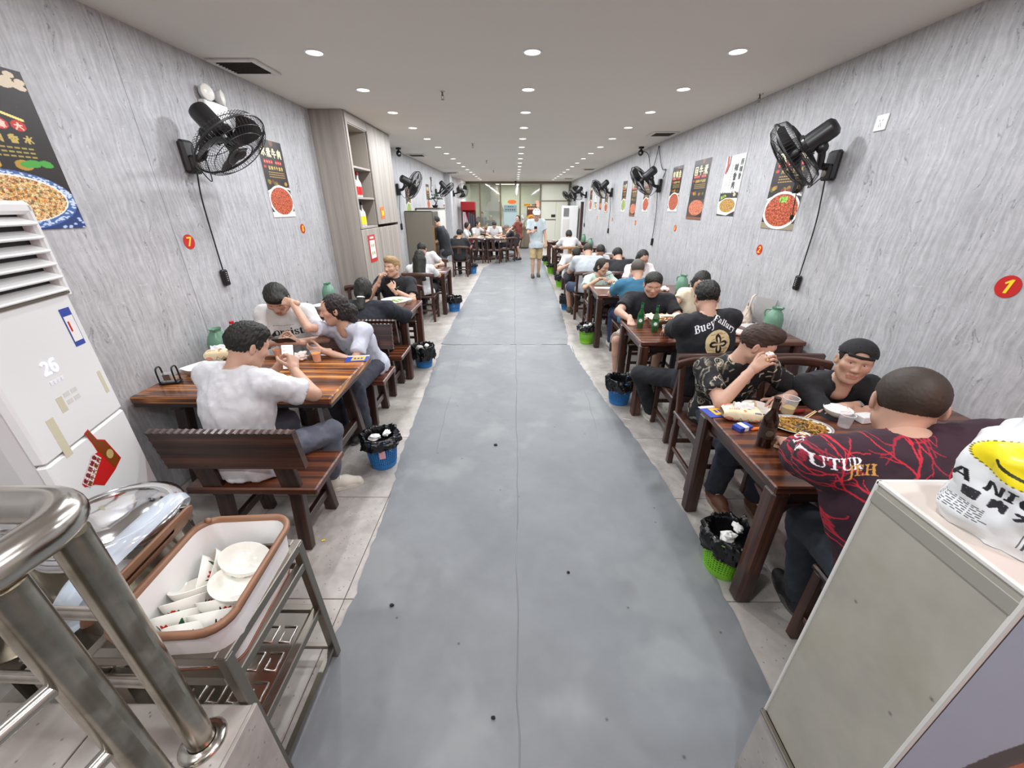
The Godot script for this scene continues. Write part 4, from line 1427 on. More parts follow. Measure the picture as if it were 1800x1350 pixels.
	for s: Array in [[0.43, 0.22, "red"], [0.43, 0.06, "green"], [0.77, 0.2, "brown"], [0.77, 0.04, "red"], [1.11, 0.2, "brown"], [1.11, 0.04, "green"]]:
		var m2: Material = M.red if s[2] == "red" else (M.green_glass if s[2] == "green" else M.brown_glass)
		single("drink_bottle", bm, m2, "%s bottle on the fridge shelf %s" % [s[2], "at the bottom" if s[0] < 0.5 else ("in the middle" if s[0] < 0.9 else "at the top")], "bottle", Vector3(-1.98, s[0] - 0.003, -9.62 + s[1]), 0, "bottles in the drinks fridge")
	# white cupboard with a bonsai
	var wc := thing("white_cupboard", "tall white cupboard behind the standing man, bonsai on top", "cupboard", Vector3(-2.145, 0, -10.75))
	part("body", MB.new().box(Vector3(0, 0.89, 0), Vector3(0.56, 1.78, 0.8), 0.006), M.white, wc)
	part("top_board", MB.new().box(Vector3(0, 1.795, 0), Vector3(0.6, 0.03, 0.84), 0.004), mat_once("brown_board", sr(92, 80, 66), 0.5), wc)
	for e: float in [-1.0, 1.0]:
		var dd := part("door", MB.new().box(Vector3(0.285, 0.9, 0.2 * e), Vector3(0.016, 1.66, 0.39), 0.003), M.offwhite, wc)
		part("handle", MB.new().box(Vector3(0.3, 0.95, 0.04 * e), Vector3(0.016, 0.14, 0.012), 0.003), M.steel_dull, dd)
	var bs := thing("bonsai", "small dark bonsai in a pot on the white cupboard", "potted plant", Vector3(-2.02, 1.81, -10.7))
	part("pot", MB.new().lathe([Vector2(0.0001, 0), Vector2(0.05, 0), Vector2(0.075, 0.05), Vector2(0.075, 0.06), Vector2(0.0001, 0.055)], 16), M.black, bs)
	part("trunk", MB.new().tube(arc3([Vector3(0, 0.05, 0), Vector3(0.03, 0.12, 0), Vector3(-0.02, 0.19, 0), Vector3(0.02, 0.27, 0)], 4), [0.016, 0.016, 0.015, 0.015, 0.014, 0.014, 0.013, 0.012, 0.012, 0.011, 0.01, 0.01, 0.008], 8), M.wood_dark, bs)
	for q: Array in [[0.02, 0.29, 0.09], [-0.11, 0.2, 0.07], [0.13, 0.21, 0.07], [-0.02, 0.22, 0.05]]:
		var lf := MB.new()
		for k in 60:
			var p := Vector3(q[0] + rng.randf_range(-1, 1) * q[2], q[1] + rng.randf_range(-0.5, 0.6) * q[2] * 0.5, rng.randf_range(-1, 1) * q[2] * 0.8)
			lf.box(p, Vector3(0.022, 0.004, 0.014), 0.0, Basis(Vector3(rng.randf(), 1, rng.randf()).normalized(), rng.randf() * TAU))
		var o := part("foliage", lf, mat_once("bonsai_green", sr(52, 84, 56), 0.7), bs)
		o.set_meta("kind", "stuff")
	# wall scroll ornament and cable trunking
	var or_ := MB.new()
	or_.tube(arc3([Vector3(0.02, 0.18, 0), Vector3(0.02, 0.1, -0.1), Vector3(0.02, -0.05, -0.02), Vector3(0.02, -0.16, 0.03), Vector3(0.02, -0.2, -0.05)], 6), 0.016, 8)
	or_.tube(arc3([Vector3(0.02, 0.17, -0.16), Vector3(0.02, 0.05, -0.1), Vector3(0.02, -0.04, -0.14)], 6), 0.014, 8)
	single("wall_ornament", or_, M.steel_dull, "curved metal scroll ornament on the wall past the tall cabinet", "ornament", Vector3(LX, 2.42, -12.5))
	var tr := thing("cable_run", "two thin cables running down the wall behind the tall cabinet", "cable", Vector3(LX, 0, -7.75))
	for e: float in [0.0, 0.14]:
		part("cable", MB.new().tube(arc3([Vector3(0.02, 2.85, e), Vector3(0.02, 2.0, e * 1.5), Vector3(0.03, 1.3, e - 0.05)], 6), 0.006, 6), M.black_rough, tr)
	part("junction_box", MB.new().box(Vector3(0.03, 1.2, 0.0), Vector3(0.06, 0.22, 0.12), 0.006), mat_once("junction", sr(52, 60, 56), 0.5), tr)


# ---------------------------------------------------------------- foreground, cabinet side
func rrect(w: float, d: float, r: float, seg := 5) -> PackedVector2Array:
	var out := PackedVector2Array()
	for q: Array in [[1, 1, 0.0], [-1, 1, PI / 2], [-1, -1, PI], [1, -1, PI * 1.5]]:
		for k in seg + 1:
			var a: float = q[2] + PI / 2 * k / seg
			out.append(Vector2(q[0] * (w / 2 - r) + cos(a) * r, q[1] * (d / 2 - r) + sin(a) * r))
	return out


func ring_loft(mb: MB, rings: Array) -> void:
	# rings: [[PackedVector2Array outline, y], ...], joined in order
	var m: int = rings[0][0].size()
	var first := mb.v.size()
	for q: Array in rings:
		for k in m + 1:
			var p: Vector2 = q[0][k % m]
			mb.put(Vector3(p.x, q[1], p.y), Vector3.UP, Vector2(float(k) / m, q[1]))
	for j in rings.size() - 1:
		for k in m:
			var a := first + j * (m + 1) + k
			mb.tri(a, a + m + 1, a + m + 2)
			mb.tri(a, a + m + 2, a + 1)
	mb.smooth(first)


func foreground_left() -> void:
	# raised ledge by the entrance
	var lg := setting("floor_ledge", MB.new().box(Vector3(-1.68, 0.235, 0.95), Vector3(1.8, 0.47, 3.2)), M.tile_b)
	var tt := MB.new().box(Vector3.ZERO, Vector3(0.42, 0.012, 0.5), 0.002).mesh()
	for i in 4:
		for j in 5:
			part("tile", tt, M.tile, lg, Vector3(-1.001 - 0.424 * i - 0.0, 0.476, -0.394 + 0.504 * j))
	part("edge_tile", MB.new().box(Vector3(-0.784, 0.475, 0.95), Vector3(0.012, 0.014, 3.2), 0.002), M.tile, lg)
	# railing
	var rl := thing("handrail", "shiny stainless steel handrail with two posts on the ledge", "railing", Vector3.ZERO)
	var y := 1.30
	part("top_rail", MB.new().tube(rail_path(y), 0.038, 24), M.steel, rl)
	for q: Array in [[-0.872, -0.555, 0.48], [-0.866, -0.44, 0.48]]:
		var ps := part("post", MB.new().tube([Vector3(q[0], q[2], q[1]), Vector3(q[0], y - 0.03, q[1])], 0.032, 22), M.steel_smear, rl)
		part("flange", MB.new().at(Vector3(q[0], q[2], q[1])).lathe([Vector2(0.058, 0.0), Vector2(0.058, 0.006), Vector2(0.05, 0.014), Vector2(0.034, 0.016)], 24), M.steel, ps)
	for q: Array in [[-0.868, 1.02, -0.44, 0.62], [-0.868, 0.78, -0.44, 0.62]]:
		part("cross_bar", MB.new().tube([Vector3(q[0], q[1], q[2]), Vector3(q[0] - 0.22, q[1], q[3])], 0.016, 14), M.steel, rl)
	for yy: float in [1.02, 0.76]:
		part("cross_bar", MB.new().tube([Vector3(-0.9, yy, -0.56), Vector3(-2.4, yy, -0.60)], 0.014, 12), M.steel_smear, rl)
	# tall air conditioner
	var ac := thing("air_conditioner", "tall white floor air conditioner with wide slats showing 26", "air conditioner", Vector3(-1.89, 0, -1.27), 107.5)
	part("body", MB.new().box(Vector3(0, 0.935, -0.02), Vector3(0.5, 1.87, 0.31), 0.03), mat_once("ac_side", sr(206, 204, 202), 0.4), ac)
	part("lower_panel", MB.new().box(Vector3(0, 0.52, 0.155), Vector3(0.46, 0.98, 0.04), 0.008), M.white, ac)
	part("upper_panel", MB.new().box(Vector3(0, 1.275, 0.155), Vector3(0.46, 0.52, 0.04), 0.008), M.white, ac)
	part("outlet", MB.new().box(Vector3(0, 1.69, 0.137), Vector3(0.44, 0.3, 0.01)), M.black_rough, ac)
	var of := MB.new()
	of.box(Vector3(-0.235, 1.69, 0.15), Vector3(0.03, 0.34, 0.06), 0.008)
	of.box(Vector3(0.235, 1.69, 0.15), Vector3(0.03, 0.34, 0.06), 0.008)
	of.box(Vector3(0, 1.845, 0.15), Vector3(0.5, 0.045, 0.06), 0.012)
	part("outlet_frame", of, M.white, ac)
	var lv := MB.new().box(Vector3.ZERO, Vector3(0.44, 0.012, 0.06), 0.004, Basis(Vector3.RIGHT, 0.35)).mesh()
	for k in 6:
		part("louvre", lv, M.white, ac, Vector3(0, 1.56 + 0.048 * k, 0.165))
	part("outlet_sill", MB.new().box(Vector3(0, 1.54, 0.16), Vector3(0.46, 0.012, 0.05), 0.003), M.alu, ac)
	lettering("display_digits", "26", 0.07, glow(sr(226, 232, 255), 0.5), ac, Vector3(-0.02, 1.31, 0.1765), Basis(), true)
	for k in 4:
		part("display_bar", MB.new().box(Vector3(-0.045 + 0.018 * k, 1.255, 0.1755), Vector3(0.012, 0.014, 0.002)), mat_once("led_white", sr(240, 242, 250), 0.4), ac)
	for q: Array in [[-0.01, 1.195], [0.03, 1.195], [-0.01, 1.165], [0.03, 1.165]]:
		part("touch_key", MB.new().box(Vector3(q[0], q[1], 0.1752), Vector3(0.03, 0.018, 0.001)), M.offwhite, ac)
	var el := part("energy_label", MB.new().box(Vector3(0.17, 1.41, 0.1755), Vector3(0.055, 0.15, 0.002)), M.card_blue, ac)
	part("label_field", MB.new().box(Vector3(0.17, 1.405, 0.177), Vector3(0.047, 0.1, 0.001)), M.paper, el)
	part("label_mark", MB.new().box(Vector3(0.158, 1.415, 0.1778), Vector3(0.008, 0.04, 0.001)), M.red, el)
	for q: Array in [[-0.13, 1.07, 0.035, 0.16], [0.19, 1.16, 0.02, 0.1], [-0.05, 1.17, 0.03, 0.06]]:
		part("tape_mark", MB.new().box(Vector3(q[0], q[1], 0.1753), Vector3(q[2], q[3], 0.001)), mat_once("old_tape", sr(206, 200, 172), 0.7), ac)
	# beer sticker
	var st := part("bottle_sticker", MB.new().prism(PackedVector2Array([Vector2(-0.10, 0.02), Vector2(0.02, 0.06), Vector2(0.045, 0.05), Vector2(0.05, 0.09), Vector2(0.05, 0.15), Vector2(0.075, 0.15), Vector2(0.08, 0.09), Vector2(0.11, 0.06), Vector2(0.12, -0.06), Vector2(0.06, -0.07), Vector2(-0.03, -0.07), Vector2(-0.06, -0.03), Vector2(-0.1, 0.0)]), 0.1752, 0.1764), M.red, ac, Vector3(-0.045, 0.87, 0), Basis(Vector3.BACK, 0.2))
	part("printed_bottle", MB.new().prism(PackedVector2Array([Vector2(0.054, 0.146), Vector2(0.071, 0.146), Vector2(0.075, 0.09), Vector2(0.105, 0.055), Vector2(0.113, -0.055), Vector2(0.062, -0.062), Vector2(0.05, 0.05), Vector2(0.054, 0.09)]), 0.1764, 0.177), mat_once("beer_brown", sr(128, 66, 22), 0.3), st)
	part("printed_seal", MB.new().at(Vector3(0.085, 0.0, 0.1772), Basis(Vector3.RIGHT, PI / 2)).lathe([Vector2(0.02, 0.0), Vector2(0.02, 0.0008), Vector2(0.0001, 0.0008)], 16), mat_once("seal_gold", sr(190, 168, 110), 0.5), st)
	var si := Image.create(128, 48, true, Image.FORMAT_RGB8)
	si.fill(sr(236, 222, 216))
	for k in 5:
		glyph(si, ["zhu", "yu", "hui", "la", "xiang"][k], 3 + k * 25, 3, 20, 3, sr(120, 30, 40))
		glyph(si, ["la", "niu", "da", "zhu", "rou"][k], 3 + k * 25, 26, 20, 3, sr(120, 66, 30))
	part("printed_slogan", MB.new().at(Vector3(-0.03, 0.022, 0.1775), Basis(Vector3.BACK, 0.35)).quad2(0.13, 0.048), tex_mat(si), st)
	var gr := MB.new()
	for k in 5:
		gr.box(Vector3(-0.252, 0.78 + 0.0 * k, 0.1 - 0.045 * k), Vector3(0.006, 0.14, 0.02), 0.004)
	part("side_grille", gr, M.offwhite, ac)
	# lidded steel pots on a steel stand
	var cart := thing("steel_stand", "low stainless steel stand under the lidded pots behind the railing", "stand", Vector3(-1.39, 0, -0.985))
	for yy: float in [0.52, 0.2]:
		part("shelf", MB.new().box(Vector3(0, yy, 0), Vector3(0.4, 0.02, 0.5), 0.004), M.steel_smear, cart)
	for e: float in [-1.0, 1.0]:
		for q: float in [-1.0, 1.0]:
			part("leg", MB.new().box(Vector3(0.18 * e, 0.26, 0.23 * q), Vector3(0.03, 0.52, 0.03), 0.003), M.steel_dull, cart)
	pot(Vector3(-1.39, 0.531, -1.0), 0.19, 0.33, "large round steel pot with a clamped domed lid behind the railing")
	var c2 := thing("steel_stand", "small stainless steel stand at the picture's edge beside the air conditioner", "stand", Vector3(-1.74, 0, -0.86))
	for yy: float in [0.48, 0.2]:
		part("shelf", MB.new().box(Vector3(0, yy, 0), Vector3(0.28, 0.02, 0.3), 0.004), M.steel_smear, c2)
	for e: float in [-1.0, 1.0]:
		for q: float in [-1.0, 1.0]:
			part("leg", MB.new().box(Vector3(0.125 * e, 0.24, 0.135 * q), Vector3(0.025, 0.48, 0.025), 0.003), M.steel_dull, c2)
	pot(Vector3(-1.74, 0.491, -0.86), 0.135, 0.32, "smaller round steel pot at the picture's edge under the handrail")
	# trolley
	var tr := thing("dish_trolley", "stainless steel trolley frame carrying the open dish box", "trolley", Vector3(-1.015, 0, -0.865))
	var hw := 0.19
	var hd := 0.2
	for yy: float in [0.68, 0.585, 0.31]:
		var fm := MB.new()
		for e: float in [-1.0, 1.0]:
			fm.box(Vector3(hw * e, yy, 0), Vector3(0.03, 0.035, hd * 2 + 0.03), 0.003)
			fm.box(Vector3(0, yy, hd * e), Vector3(hw * 2 - 0.03, 0.035, 0.03), 0.003)
		part("frame", fm, M.steel_dull, tr)
	for e: float in [-1.0, 1.0]:
		for q: float in [-1.0, 1.0]:
			part("leg", MB.new().bar(Vector3(hw * e, 0.69, hd * q), Vector3(hw * e * 1.1, 0.0, hd * q * 1.02), 0.032, 0.032, 0.003), M.steel_dull, tr)
	part("bottom_bar", MB.new().box(Vector3(hw * 1.09, 0.07, 0), Vector3(0.02, 0.02, hd * 2)), M.steel_dull, tr)
	part("bottom_bar", MB.new().box(Vector3(0, 0.07, -hd), Vector3(hw * 2, 0.02, 0.02)), M.steel_dull, tr)
	var tray := part("tray", MB.new().box(Vector3(0, 0.315, 0), Vector3(hw * 2 - 0.04, 0.012, hd * 2 - 0.04), 0.003), M.steel, tr)
	for k in 4:
		for j in 3:
			var p := [Vector3(-0.11 + 0.07 * k, 0.323, -0.12 + 0.1 * j), Vector3(-0.06 + 0.07 * k, 0.323, -0.12 + 0.1 * j), Vector3(-0.06 + 0.07 * k, 0.323, -0.06 + 0.1 * j), Vector3(-0.1 + 0.07 * k, 0.323, -0.06 + 0.1 * j), Vector3(-0.1 + 0.07 * k, 0.323, -0.1 + 0.1 * j)]
			part("embossing", MB.new().tube(p, 0.004, 6), M.steel, tray)
	# dish box
	var bx := thing("dish_box", "white plastic dish box with brown rim and raised clear lid", "storage box", Vector3(-0.965, 0.6, -0.86), 4.0)
	var W := 0.325
	var D := 0.43
	var tub := MB.new()
	ring_loft(tub, [[rrect(W - 0.06, D - 0.06, 0.05), 0.01], [rrect(W - 0.03, D - 0.03, 0.06), 0.1], [rrect(W - 0.012, D - 0.012, 0.065), 0.2], [rrect(W - 0.02, D - 0.02, 0.062), 0.2], [rrect(W - 0.04, D - 0.04, 0.055), 0.1], [rrect(W - 0.07, D - 0.07, 0.045), 0.02]])
	part("tub", tub, M.white, bx)
	part("basket_floor", MB.new().at(Vector3(0, 0.022, 0), Basis(Vector3.RIGHT, -PI / 2)).prism(rrect(W - 0.065, D - 0.065, 0.045), 0.0, 0.006), M.pink_plastic, bx)
	var lower := MB.new()
	ring_loft(lower, [[rrect(W - 0.075, D - 0.075, 0.05), -0.035], [rrect(W - 0.058, D - 0.058, 0.05), 0.008]])
	part("pink_tray", lower, M.pink_plastic, bx)
	for k in 12:
		part("basket_rib", MB.new().tube(arc3([Vector3(-0.12 + 0.022 * k, 0.03, 0.02), Vector3(-0.12 + 0.022 * k, 0.03, -0.14), Vector3(-0.12 + 0.022 * k, 0.075, -0.188)], 4), 0.0022, 5), M.white, bx)
	var rim := MB.new()
	ring_loft(rim, [[rrect(W - 0.014, D - 0.014, 0.064), 0.192], [rrect(W + 0.016, D + 0.016, 0.075), 0.194], [rrect(W + 0.02, D + 0.02, 0.077), 0.206], [rrect(W + 0.01, D + 0.01, 0.072), 0.216], [rrect(W - 0.012, D - 0.012, 0.064), 0.214], [rrect(W - 0.022, D - 0.022, 0.06), 0.2]])
	part("rim", rim, M.brown_plastic, bx)
	var lid := MB.new()
	ring_loft(lid, [[rrect(0.17, D + 0.02, 0.07), -0.012], [rrect(0.185, D + 0.035, 0.075), 0.01], [rrect(0.17, D, 0.07), 0.04], [rrect(0.1, D - 0.1, 0.04), 0.06], [rrect(0.02, D - 0.3, 0.005), 0.064]])
	part("lid", lid, M.clear_plastic, bx, Vector3(-0.205, 0.275, 0), Basis(Vector3.BACK, deg_to_rad(58)))
	var lr := MB.new()
	ring_loft(lr, [[rrect(0.02, D - 0.2, 0.005), 0.0], [rrect(0.1, D - 0.02, 0.045), 0.0], [rrect(0.105, D - 0.01, 0.047), 0.006], [rrect(0.1, D - 0.02, 0.045), 0.012], [rrect(0.02, D - 0.2, 0.005), 0.012]])
	part("lid_rim", lr, M.brown_plastic, bx, Vector3(-0.172, 0.258, 0), Basis(Vector3.BACK, deg_to_rad(62)))
	for e: float in [-1.0, 1.0]:
		part("hinge", MB.new().at(Vector3(-0.13, 0.215, e * 0.2)).blob(Vector3.ZERO, Vector3(0.012, 0.012, 0.01), 10), M.brown_plastic, bx)
	bowls()


func rail_path(y: float) -> Array:
	var p := [Vector3(-2.4, y, -0.60), Vector3(-1.6, y, -0.60), Vector3(-0.98, y, -0.60)]
	for k in 11:
		var a := PI / 2 * k / 10.0
		p.append(Vector3(-0.95 + sin(a) * 0.085, y, -0.515 - cos(a) * 0.085))
	p.append_array([Vector3(-0.868, y, -0.44), Vector3(-0.95, y, -0.2), Vector3(-1.1, y, 0.4), Vector3(-1.3, y, 1.2)])
	return p


func pot(o: Vector3, r: float, h: float, label: String) -> void:
	var t := thing("stock_pot", label, "pot", o)
	part("vessel", MB.new().lathe([Vector2(0.0001, 0), Vector2(r * 0.97, 0), Vector2(r, 0.012), Vector2(r, h - 0.02), Vector2(r * 1.04, h - 0.012), Vector2(r * 1.04, h)], 40), M.steel_smear, t)
	part("lid", MB.new().lathe([Vector2(r * 1.05, h - 0.016), Vector2(r * 1.07, h - 0.006), Vector2(r * 1.05, h + 0.012), Vector2(r * 0.93, h + 0.024), Vector2(r * 0.9, h + 0.018), Vector2(r * 0.78, h + 0.02), Vector2(r * 0.74, h + 0.03), Vector2(r * 0.4, h + 0.045), Vector2(0.0001, h + 0.05)], 44), M.chrome, t)
	for k in 2:
		var a := -0.35 + PI * k
		var c := Vector3(cos(a) * r * 1.06, h - 0.02, sin(a) * r * 1.06)
		var lt := MB.new().at(c, Basis(Vector3.UP, -a))
		lt.box(Vector3(0.008, -0.01, 0), Vector3(0.012, 0.06, 0.03), 0.002)
		lt.tube(ring3(0.012, 0.0, 12), 0.003, 6, false, true)
		lt.box(Vector3(0.004, 0.024, 0), Vector3(0.03, 0.008, 0.024), 0.002)
		part("clamp", lt, M.steel_dull, t)


func bowl_tex() -> StandardMaterial3D:
	var im := Image.create(384, 128, true, Image.FORMAT_RGB8)
	im.fill(sr(240, 237, 228))
	# v runs from the foot (0) over the outside to the lip and back into the bowl; the band y 4..32 is the outside wall
	for q: Array in [[60, 19], [252, 19]]:
		for k in 3:
			stroke(im, [Vector2(q[0] + 9, q[1] + 2), Vector2(q[0] + 17, q[1] - 5 + k * 5)], 4, sr(36, 74, 40))
			stroke(im, [Vector2(q[0] - 9, q[1] + 2), Vector2(q[0] - 15, q[1] - 3 + k * 4)], 3, sr(46, 88, 50))
		for k in 9:
			var a := TAU * k / 9.0
			ell(im, q[0] + cos(a) * 6, q[1] + sin(a) * 5, 5, 4, sr(206, 34, 26) if k % 2 else sr(232, 70, 40))
	for q: Array in [[156, 19], [348, 19]]:
		stroke(im, [Vector2(q[0] - 8, q[1] + 3), Vector2(q[0], q[1] - 1), Vector2(q[0] + 5, q[1] + 4)], 7, sr(206, 40, 28))
		for k in 4:
			stroke(im, [Vector2(q[0] + 6, q[1] + 2), Vector2(q[0] + 12, q[1] - 7 + k), Vector2(q[0] + 17, q[1] - 1 + k * 3)], 2.5, sr(26, 44, 40))
	for q: Array in [[112, 20], [304, 20]]:
		for k in 3:
			stroke(im, [Vector2(q[0], q[1] + 7), Vector2(q[0] - 9 + k * 9, q[1] - 5)], 4.5, sr(40, 84, 48))
	var m := tex_mat(im, 0.14)
	m.texture_repeat = true
	return m


func bowl_mesh(r: float, h: float) -> ArrayMesh:
	var pr := [Vector2(0.0001, 0.004), Vector2(r * 0.4, 0.003), Vector2(r * 0.42, 0.0), Vector2(r * 0.46, 0.0), Vector2(r * 0.47, 0.007), Vector2(r * 0.7, h * 0.3), Vector2(r * 0.9, h * 0.65), Vector2(r, h * 0.98), Vector2(r * 0.985, h), Vector2(r * 0.96, h * 0.97), Vector2(r * 0.86, h * 0.64), Vector2(r * 0.64, h * 0.3), Vector2(r * 0.4, h * 0.14), Vector2(0.0001, h * 0.12)]
	var mb := MB.new().lathe(pr, 36)
	# stretch v so that the painted band falls on the outside wall
	for k in mb.uv.size():
		mb.uv[k] = Vector2(mb.uv[k].x, clampf(0.02 + (mb.uv[k].y - r * 0.45) / (r * 3.4), 0.0, 0.98))
	return mb.mesh()


func bowls() -> void:
	var bm := bowl_mesh(0.078, 0.058)
	var m := bowl_tex()
	# position of the foot, tilt axis angle, tilt, spin
	var rows := [
		[Vector3(-0.955, 0.69, -0.945), 60, -24, 20, "topmost large white bowl lying open towards the walkway in the dish box"],
		[Vector3(-1.02, 0.665, -0.955), 60, 58, 80, "white bowl on edge behind the topmost bowl in the dish box"],
		[Vector3(-1.045, 0.66, -0.94), 60, 66, 140, "second white bowl on edge, leaning outermost by the lid"],
		[Vector3(-1.03, 0.672, -0.845), -25, -30, 62, "bowl with a red flower standing tilted in the far row"],
		[Vector3(-0.915, 0.69, -0.85), 60, -20, 10, "white bowl lying open next to the brown rim"],
		[Vector3(-1.03, 0.662, -0.80), -25, -42, 330, "bowl with dark green leaves in the middle of the dish box"],
		[Vector3(-0.925, 0.66, -0.80), -15, -44, 100, "bowl with a rooster tail near the rim"],
		[Vector3(-0.925, 0.652, -0.755), -15, -50, 290, "second rooster painted bowl nearer the corner of the box"],
		[Vector3(-1.03, 0.652, -0.75), -20, -50, 60, "bowl showing a red flower at the near end, by the post"],
		[Vector3(-0.975, 0.645, -0.715), -15, -56, 236, "nearest bowl with red flower and leaves at the box end"],
	]
	for r: Array in rows:
		var ax := Vector3(cos(deg_to_rad(r[1])), 0, sin(deg_to_rad(r[1])))
		var o := single("rice_bowl", bm, m, r[4], "bowl", r[0], 0, "bowls in the dish box")
		o.transform = Transform3D(Basis(ax, deg_to_rad(r[2])) * Basis(Vector3.UP, deg_to_rad(r[3])), r[0])


# ---------------------------------------------------------------- foreground, poster side
func foreground_right() -> void:
	var lg := setting("floor_ledge_counter", MB.new().box(Vector3(1.69, 0.19, 0.96), Vector3(1.78, 0.38, 3.3)), M.tile_b)
	part("edge_strip", MB.new().box(Vector3(0.797, 0.386, 0.96), Vector3(0.016, 0.012, 3.3), 0.003), M.steel_dull, lg)
	part("edge_strip", MB.new().box(Vector3(1.69, 0.386, -0.688), Vector3(1.78, 0.012, 0.016), 0.003), M.steel_dull, lg)
	var c := thing("counter_cabinet", "grey laminate counter cabinet with a carrier bag on top", "counter", Vector3(1.225, 0.39, -0.55))
	var gm := textured(mottled(81, sr(168, 164, 152), 0.06, 0.02, 0.0002, sr(156, 148, 122), 0.2), Vector3(0.7, 0.7, 1), 0.5)
	part("body", MB.new().box(Vector3(0, 0.45, 0), Vector3(0.84, 0.9, 0.28), 0.003), gm, c)
	part("top_panel", MB.new().box(Vector3(0, 0.905, 0), Vector3(0.836, 0.008, 0.276), 0.002), mat_once("counter_top", sr(204, 192, 182), 0.35), c)
	var es := MB.new()
	for e: float in [-1.0, 1.0]:
		es.box(Vector3(-0.418, 0.45, 0.138 * e), Vector3(0.009, 0.905, 0.009), 0.002)
		es.box(Vector3(0, 0.906, 0.138 * e), Vector3(0.845, 0.01, 0.009), 0.002)
	es.box(Vector3(-0.418, 0.906, 0), Vector3(0.009, 0.01, 0.28), 0.002)
	part("edge_trim", es, M.offwhite, c)
	part("groove_strip", MB.new().box(Vector3(-0.421, 0.872, 0), Vector3(0.003, 0.03, 0.272), 0.001), mat_once("groove", sr(150, 148, 138), 0.5), c)
	# printed panel on the entrance side
	var im := Image.create(128, 128, true, Image.FORMAT_RGB8)
	im.fill(sr(156, 176, 196))
	ell(im, 72, 100, 54, 54, sr(30, 26, 28))
	ell(im, 76, 96, 46, 44, sr(58, 38, 34))
	ell(im, 66, 84, 30, 20, sr(176, 92, 36))
	ell(im, 72, 128, 52, 36, sr(24, 24, 28))
	for k in 6:
		stroke(im, [Vector2(20 + k, 112), Vector2(46, 102 + k * 0.3), Vector2(90, 104)], 1.5, sr(214, 180, 90))
	glyph(im, "la", 40, 108, 14, 2.2, sr(170, 206, 214))
	part("printed_panel", MB.new().at(Vector3(-0.02, 0.45, 0.1415)).quad2(0.78, 0.86), tex_mat(im), c)
	# carrier bag
	var bag := thing("carrier_bag", "white plastic carrier bag with a yellow printed disc and black lettering on the counter", "bag", Vector3(0.945, 1.3, -0.555), 22.0)
	var bi := Image.create(512, 256, true, Image.FORMAT_RGB8)
	bi.fill(sr(236, 238, 238))
	var cx := 246.0
	ell(bi, cx, 66, 72, 44, sr(244, 222, 30))
	for k in 30:
		var a := lerpf(PI * 0.08, PI * 0.92, k / 29.0)
		ell(bi, cx + cos(a) * 44, 66 + sin(a) * 26, 3, 3, sr(60, 60, 30))
	for k in 60:
		var a := TAU * k / 60.0
		ell(bi, cx + cos(a) * 72, 66 + sin(a) * 44, 1.6, 1.6, sr(120, 112, 30))
	draw_text(bi, "A NICE D!", cx, 134, 34, sr(34, 34, 36), true, false, 0.0, 0.06)
	for k in 4:
		glyph(bi, ["hui", "rou", "da", "xiang"][k], cx - 60 + k * 30, 152, 20, 4.5, sr(50, 50, 54))
	im_lines(bi, Rect2i(150, 186, 70, 34), 7)
	for k in 14:
		bi.fill_rect(Rect2i(262 + k * 4, 196, 1 + (k * 7) % 3, 36), sr(60, 60, 64))
	bi.fill_rect(Rect2i(262, 184, 44, 8), sr(110, 84, 72))
	var f := noise(77, 9.0, 3)
	var body := MB.new()
	body.patch(56, 28, func(u: float, v: float) -> Vector3:
		var a := -TAU * u + PI / 2
		var h := 0.215 * (1.0 - v)
		var pinch := 1.0 - 0.42 * smoothstep(0.72, 1.0, h / 0.215) - 0.08 * smoothstep(0.12, 0.0, h / 0.215)
		var ca := cos(a)
		var sa := sin(a)
		var sq := 1.0 / maxf(absf(ca), absf(sa))
		var k := lerpf(1.0, sq, 0.45) * pinch
		var p := Vector3(ca * 0.115 * k, h, sa * 0.095 * k)
		var w := f.get_noise_3d(ca * 0.22, h * 1.6, sa * 0.22) * 0.013 + sin(a * 9.0 + h * 30.0) * 0.004 * smoothstep(0.3, 1.0, h / 0.215)
		return p + Vector3(ca, 0.15, sa) * w)
	var bmx := tex_mat(bi, 0.32)
	bmx.uv1_offset = Vector3(-0.29, 0, 0)
	bmx.backlight_enabled = true
	bmx.backlight = Color(0.25, 0.26, 0.26)
	part("body", body, bmx, bag)
	var wm := mat_once("bag_white", sr(238, 240, 240), 0.3)
	var top := MB.new().patch(14, 14, func(u: float, v: float) -> Vector3:
		var p := Vector2(u * 2 - 1, v * 2 - 1)
		var r := maxf(absf(p.x), absf(p.y))
		if p.length() > 0.001:
			p = p.normalized() * r
		return Vector3(p.x * 0.075, 0.205 + 0.03 * (1.0 - r) + f.get_noise_2d(p.x * 2.0, p.y * 2.0) * 0.03, p.y * 0.06))
	part("gathered_top", top, wm, bag)
	for e: Array in [[Vector3(-0.07, 0.2, -0.02), Vector3(-0.12, 0.265, -0.03), Vector3(-0.1, 0.29, -0.02), Vector3(-0.03, 0.275, 0.01), Vector3(0.05, 0.225, 0.03)], [Vector3(-0.06, 0.2, 0.02), Vector3(-0.11, 0.25, 0.0), Vector3(-0.115, 0.275, -0.015), Vector3(-0.06, 0.24, 0.03), Vector3(0.02, 0.21, 0.04)]]:
		var pts := arc3(e, 8)
		var hb := MB.new().patch(pts.size() - 1, 6, func(u: float, v: float) -> Vector3:
			var p: Vector3 = pts[int(round(u * (pts.size() - 1)))]
			return p + Vector3(0.0, (v - 0.5) * 0.016 + sin(v * 9.0 + u * 8.0) * 0.003, (v - 0.5) * 0.035 + cos(v * 7.0) * 0.004))
		part("handle", hb, wm, bag)


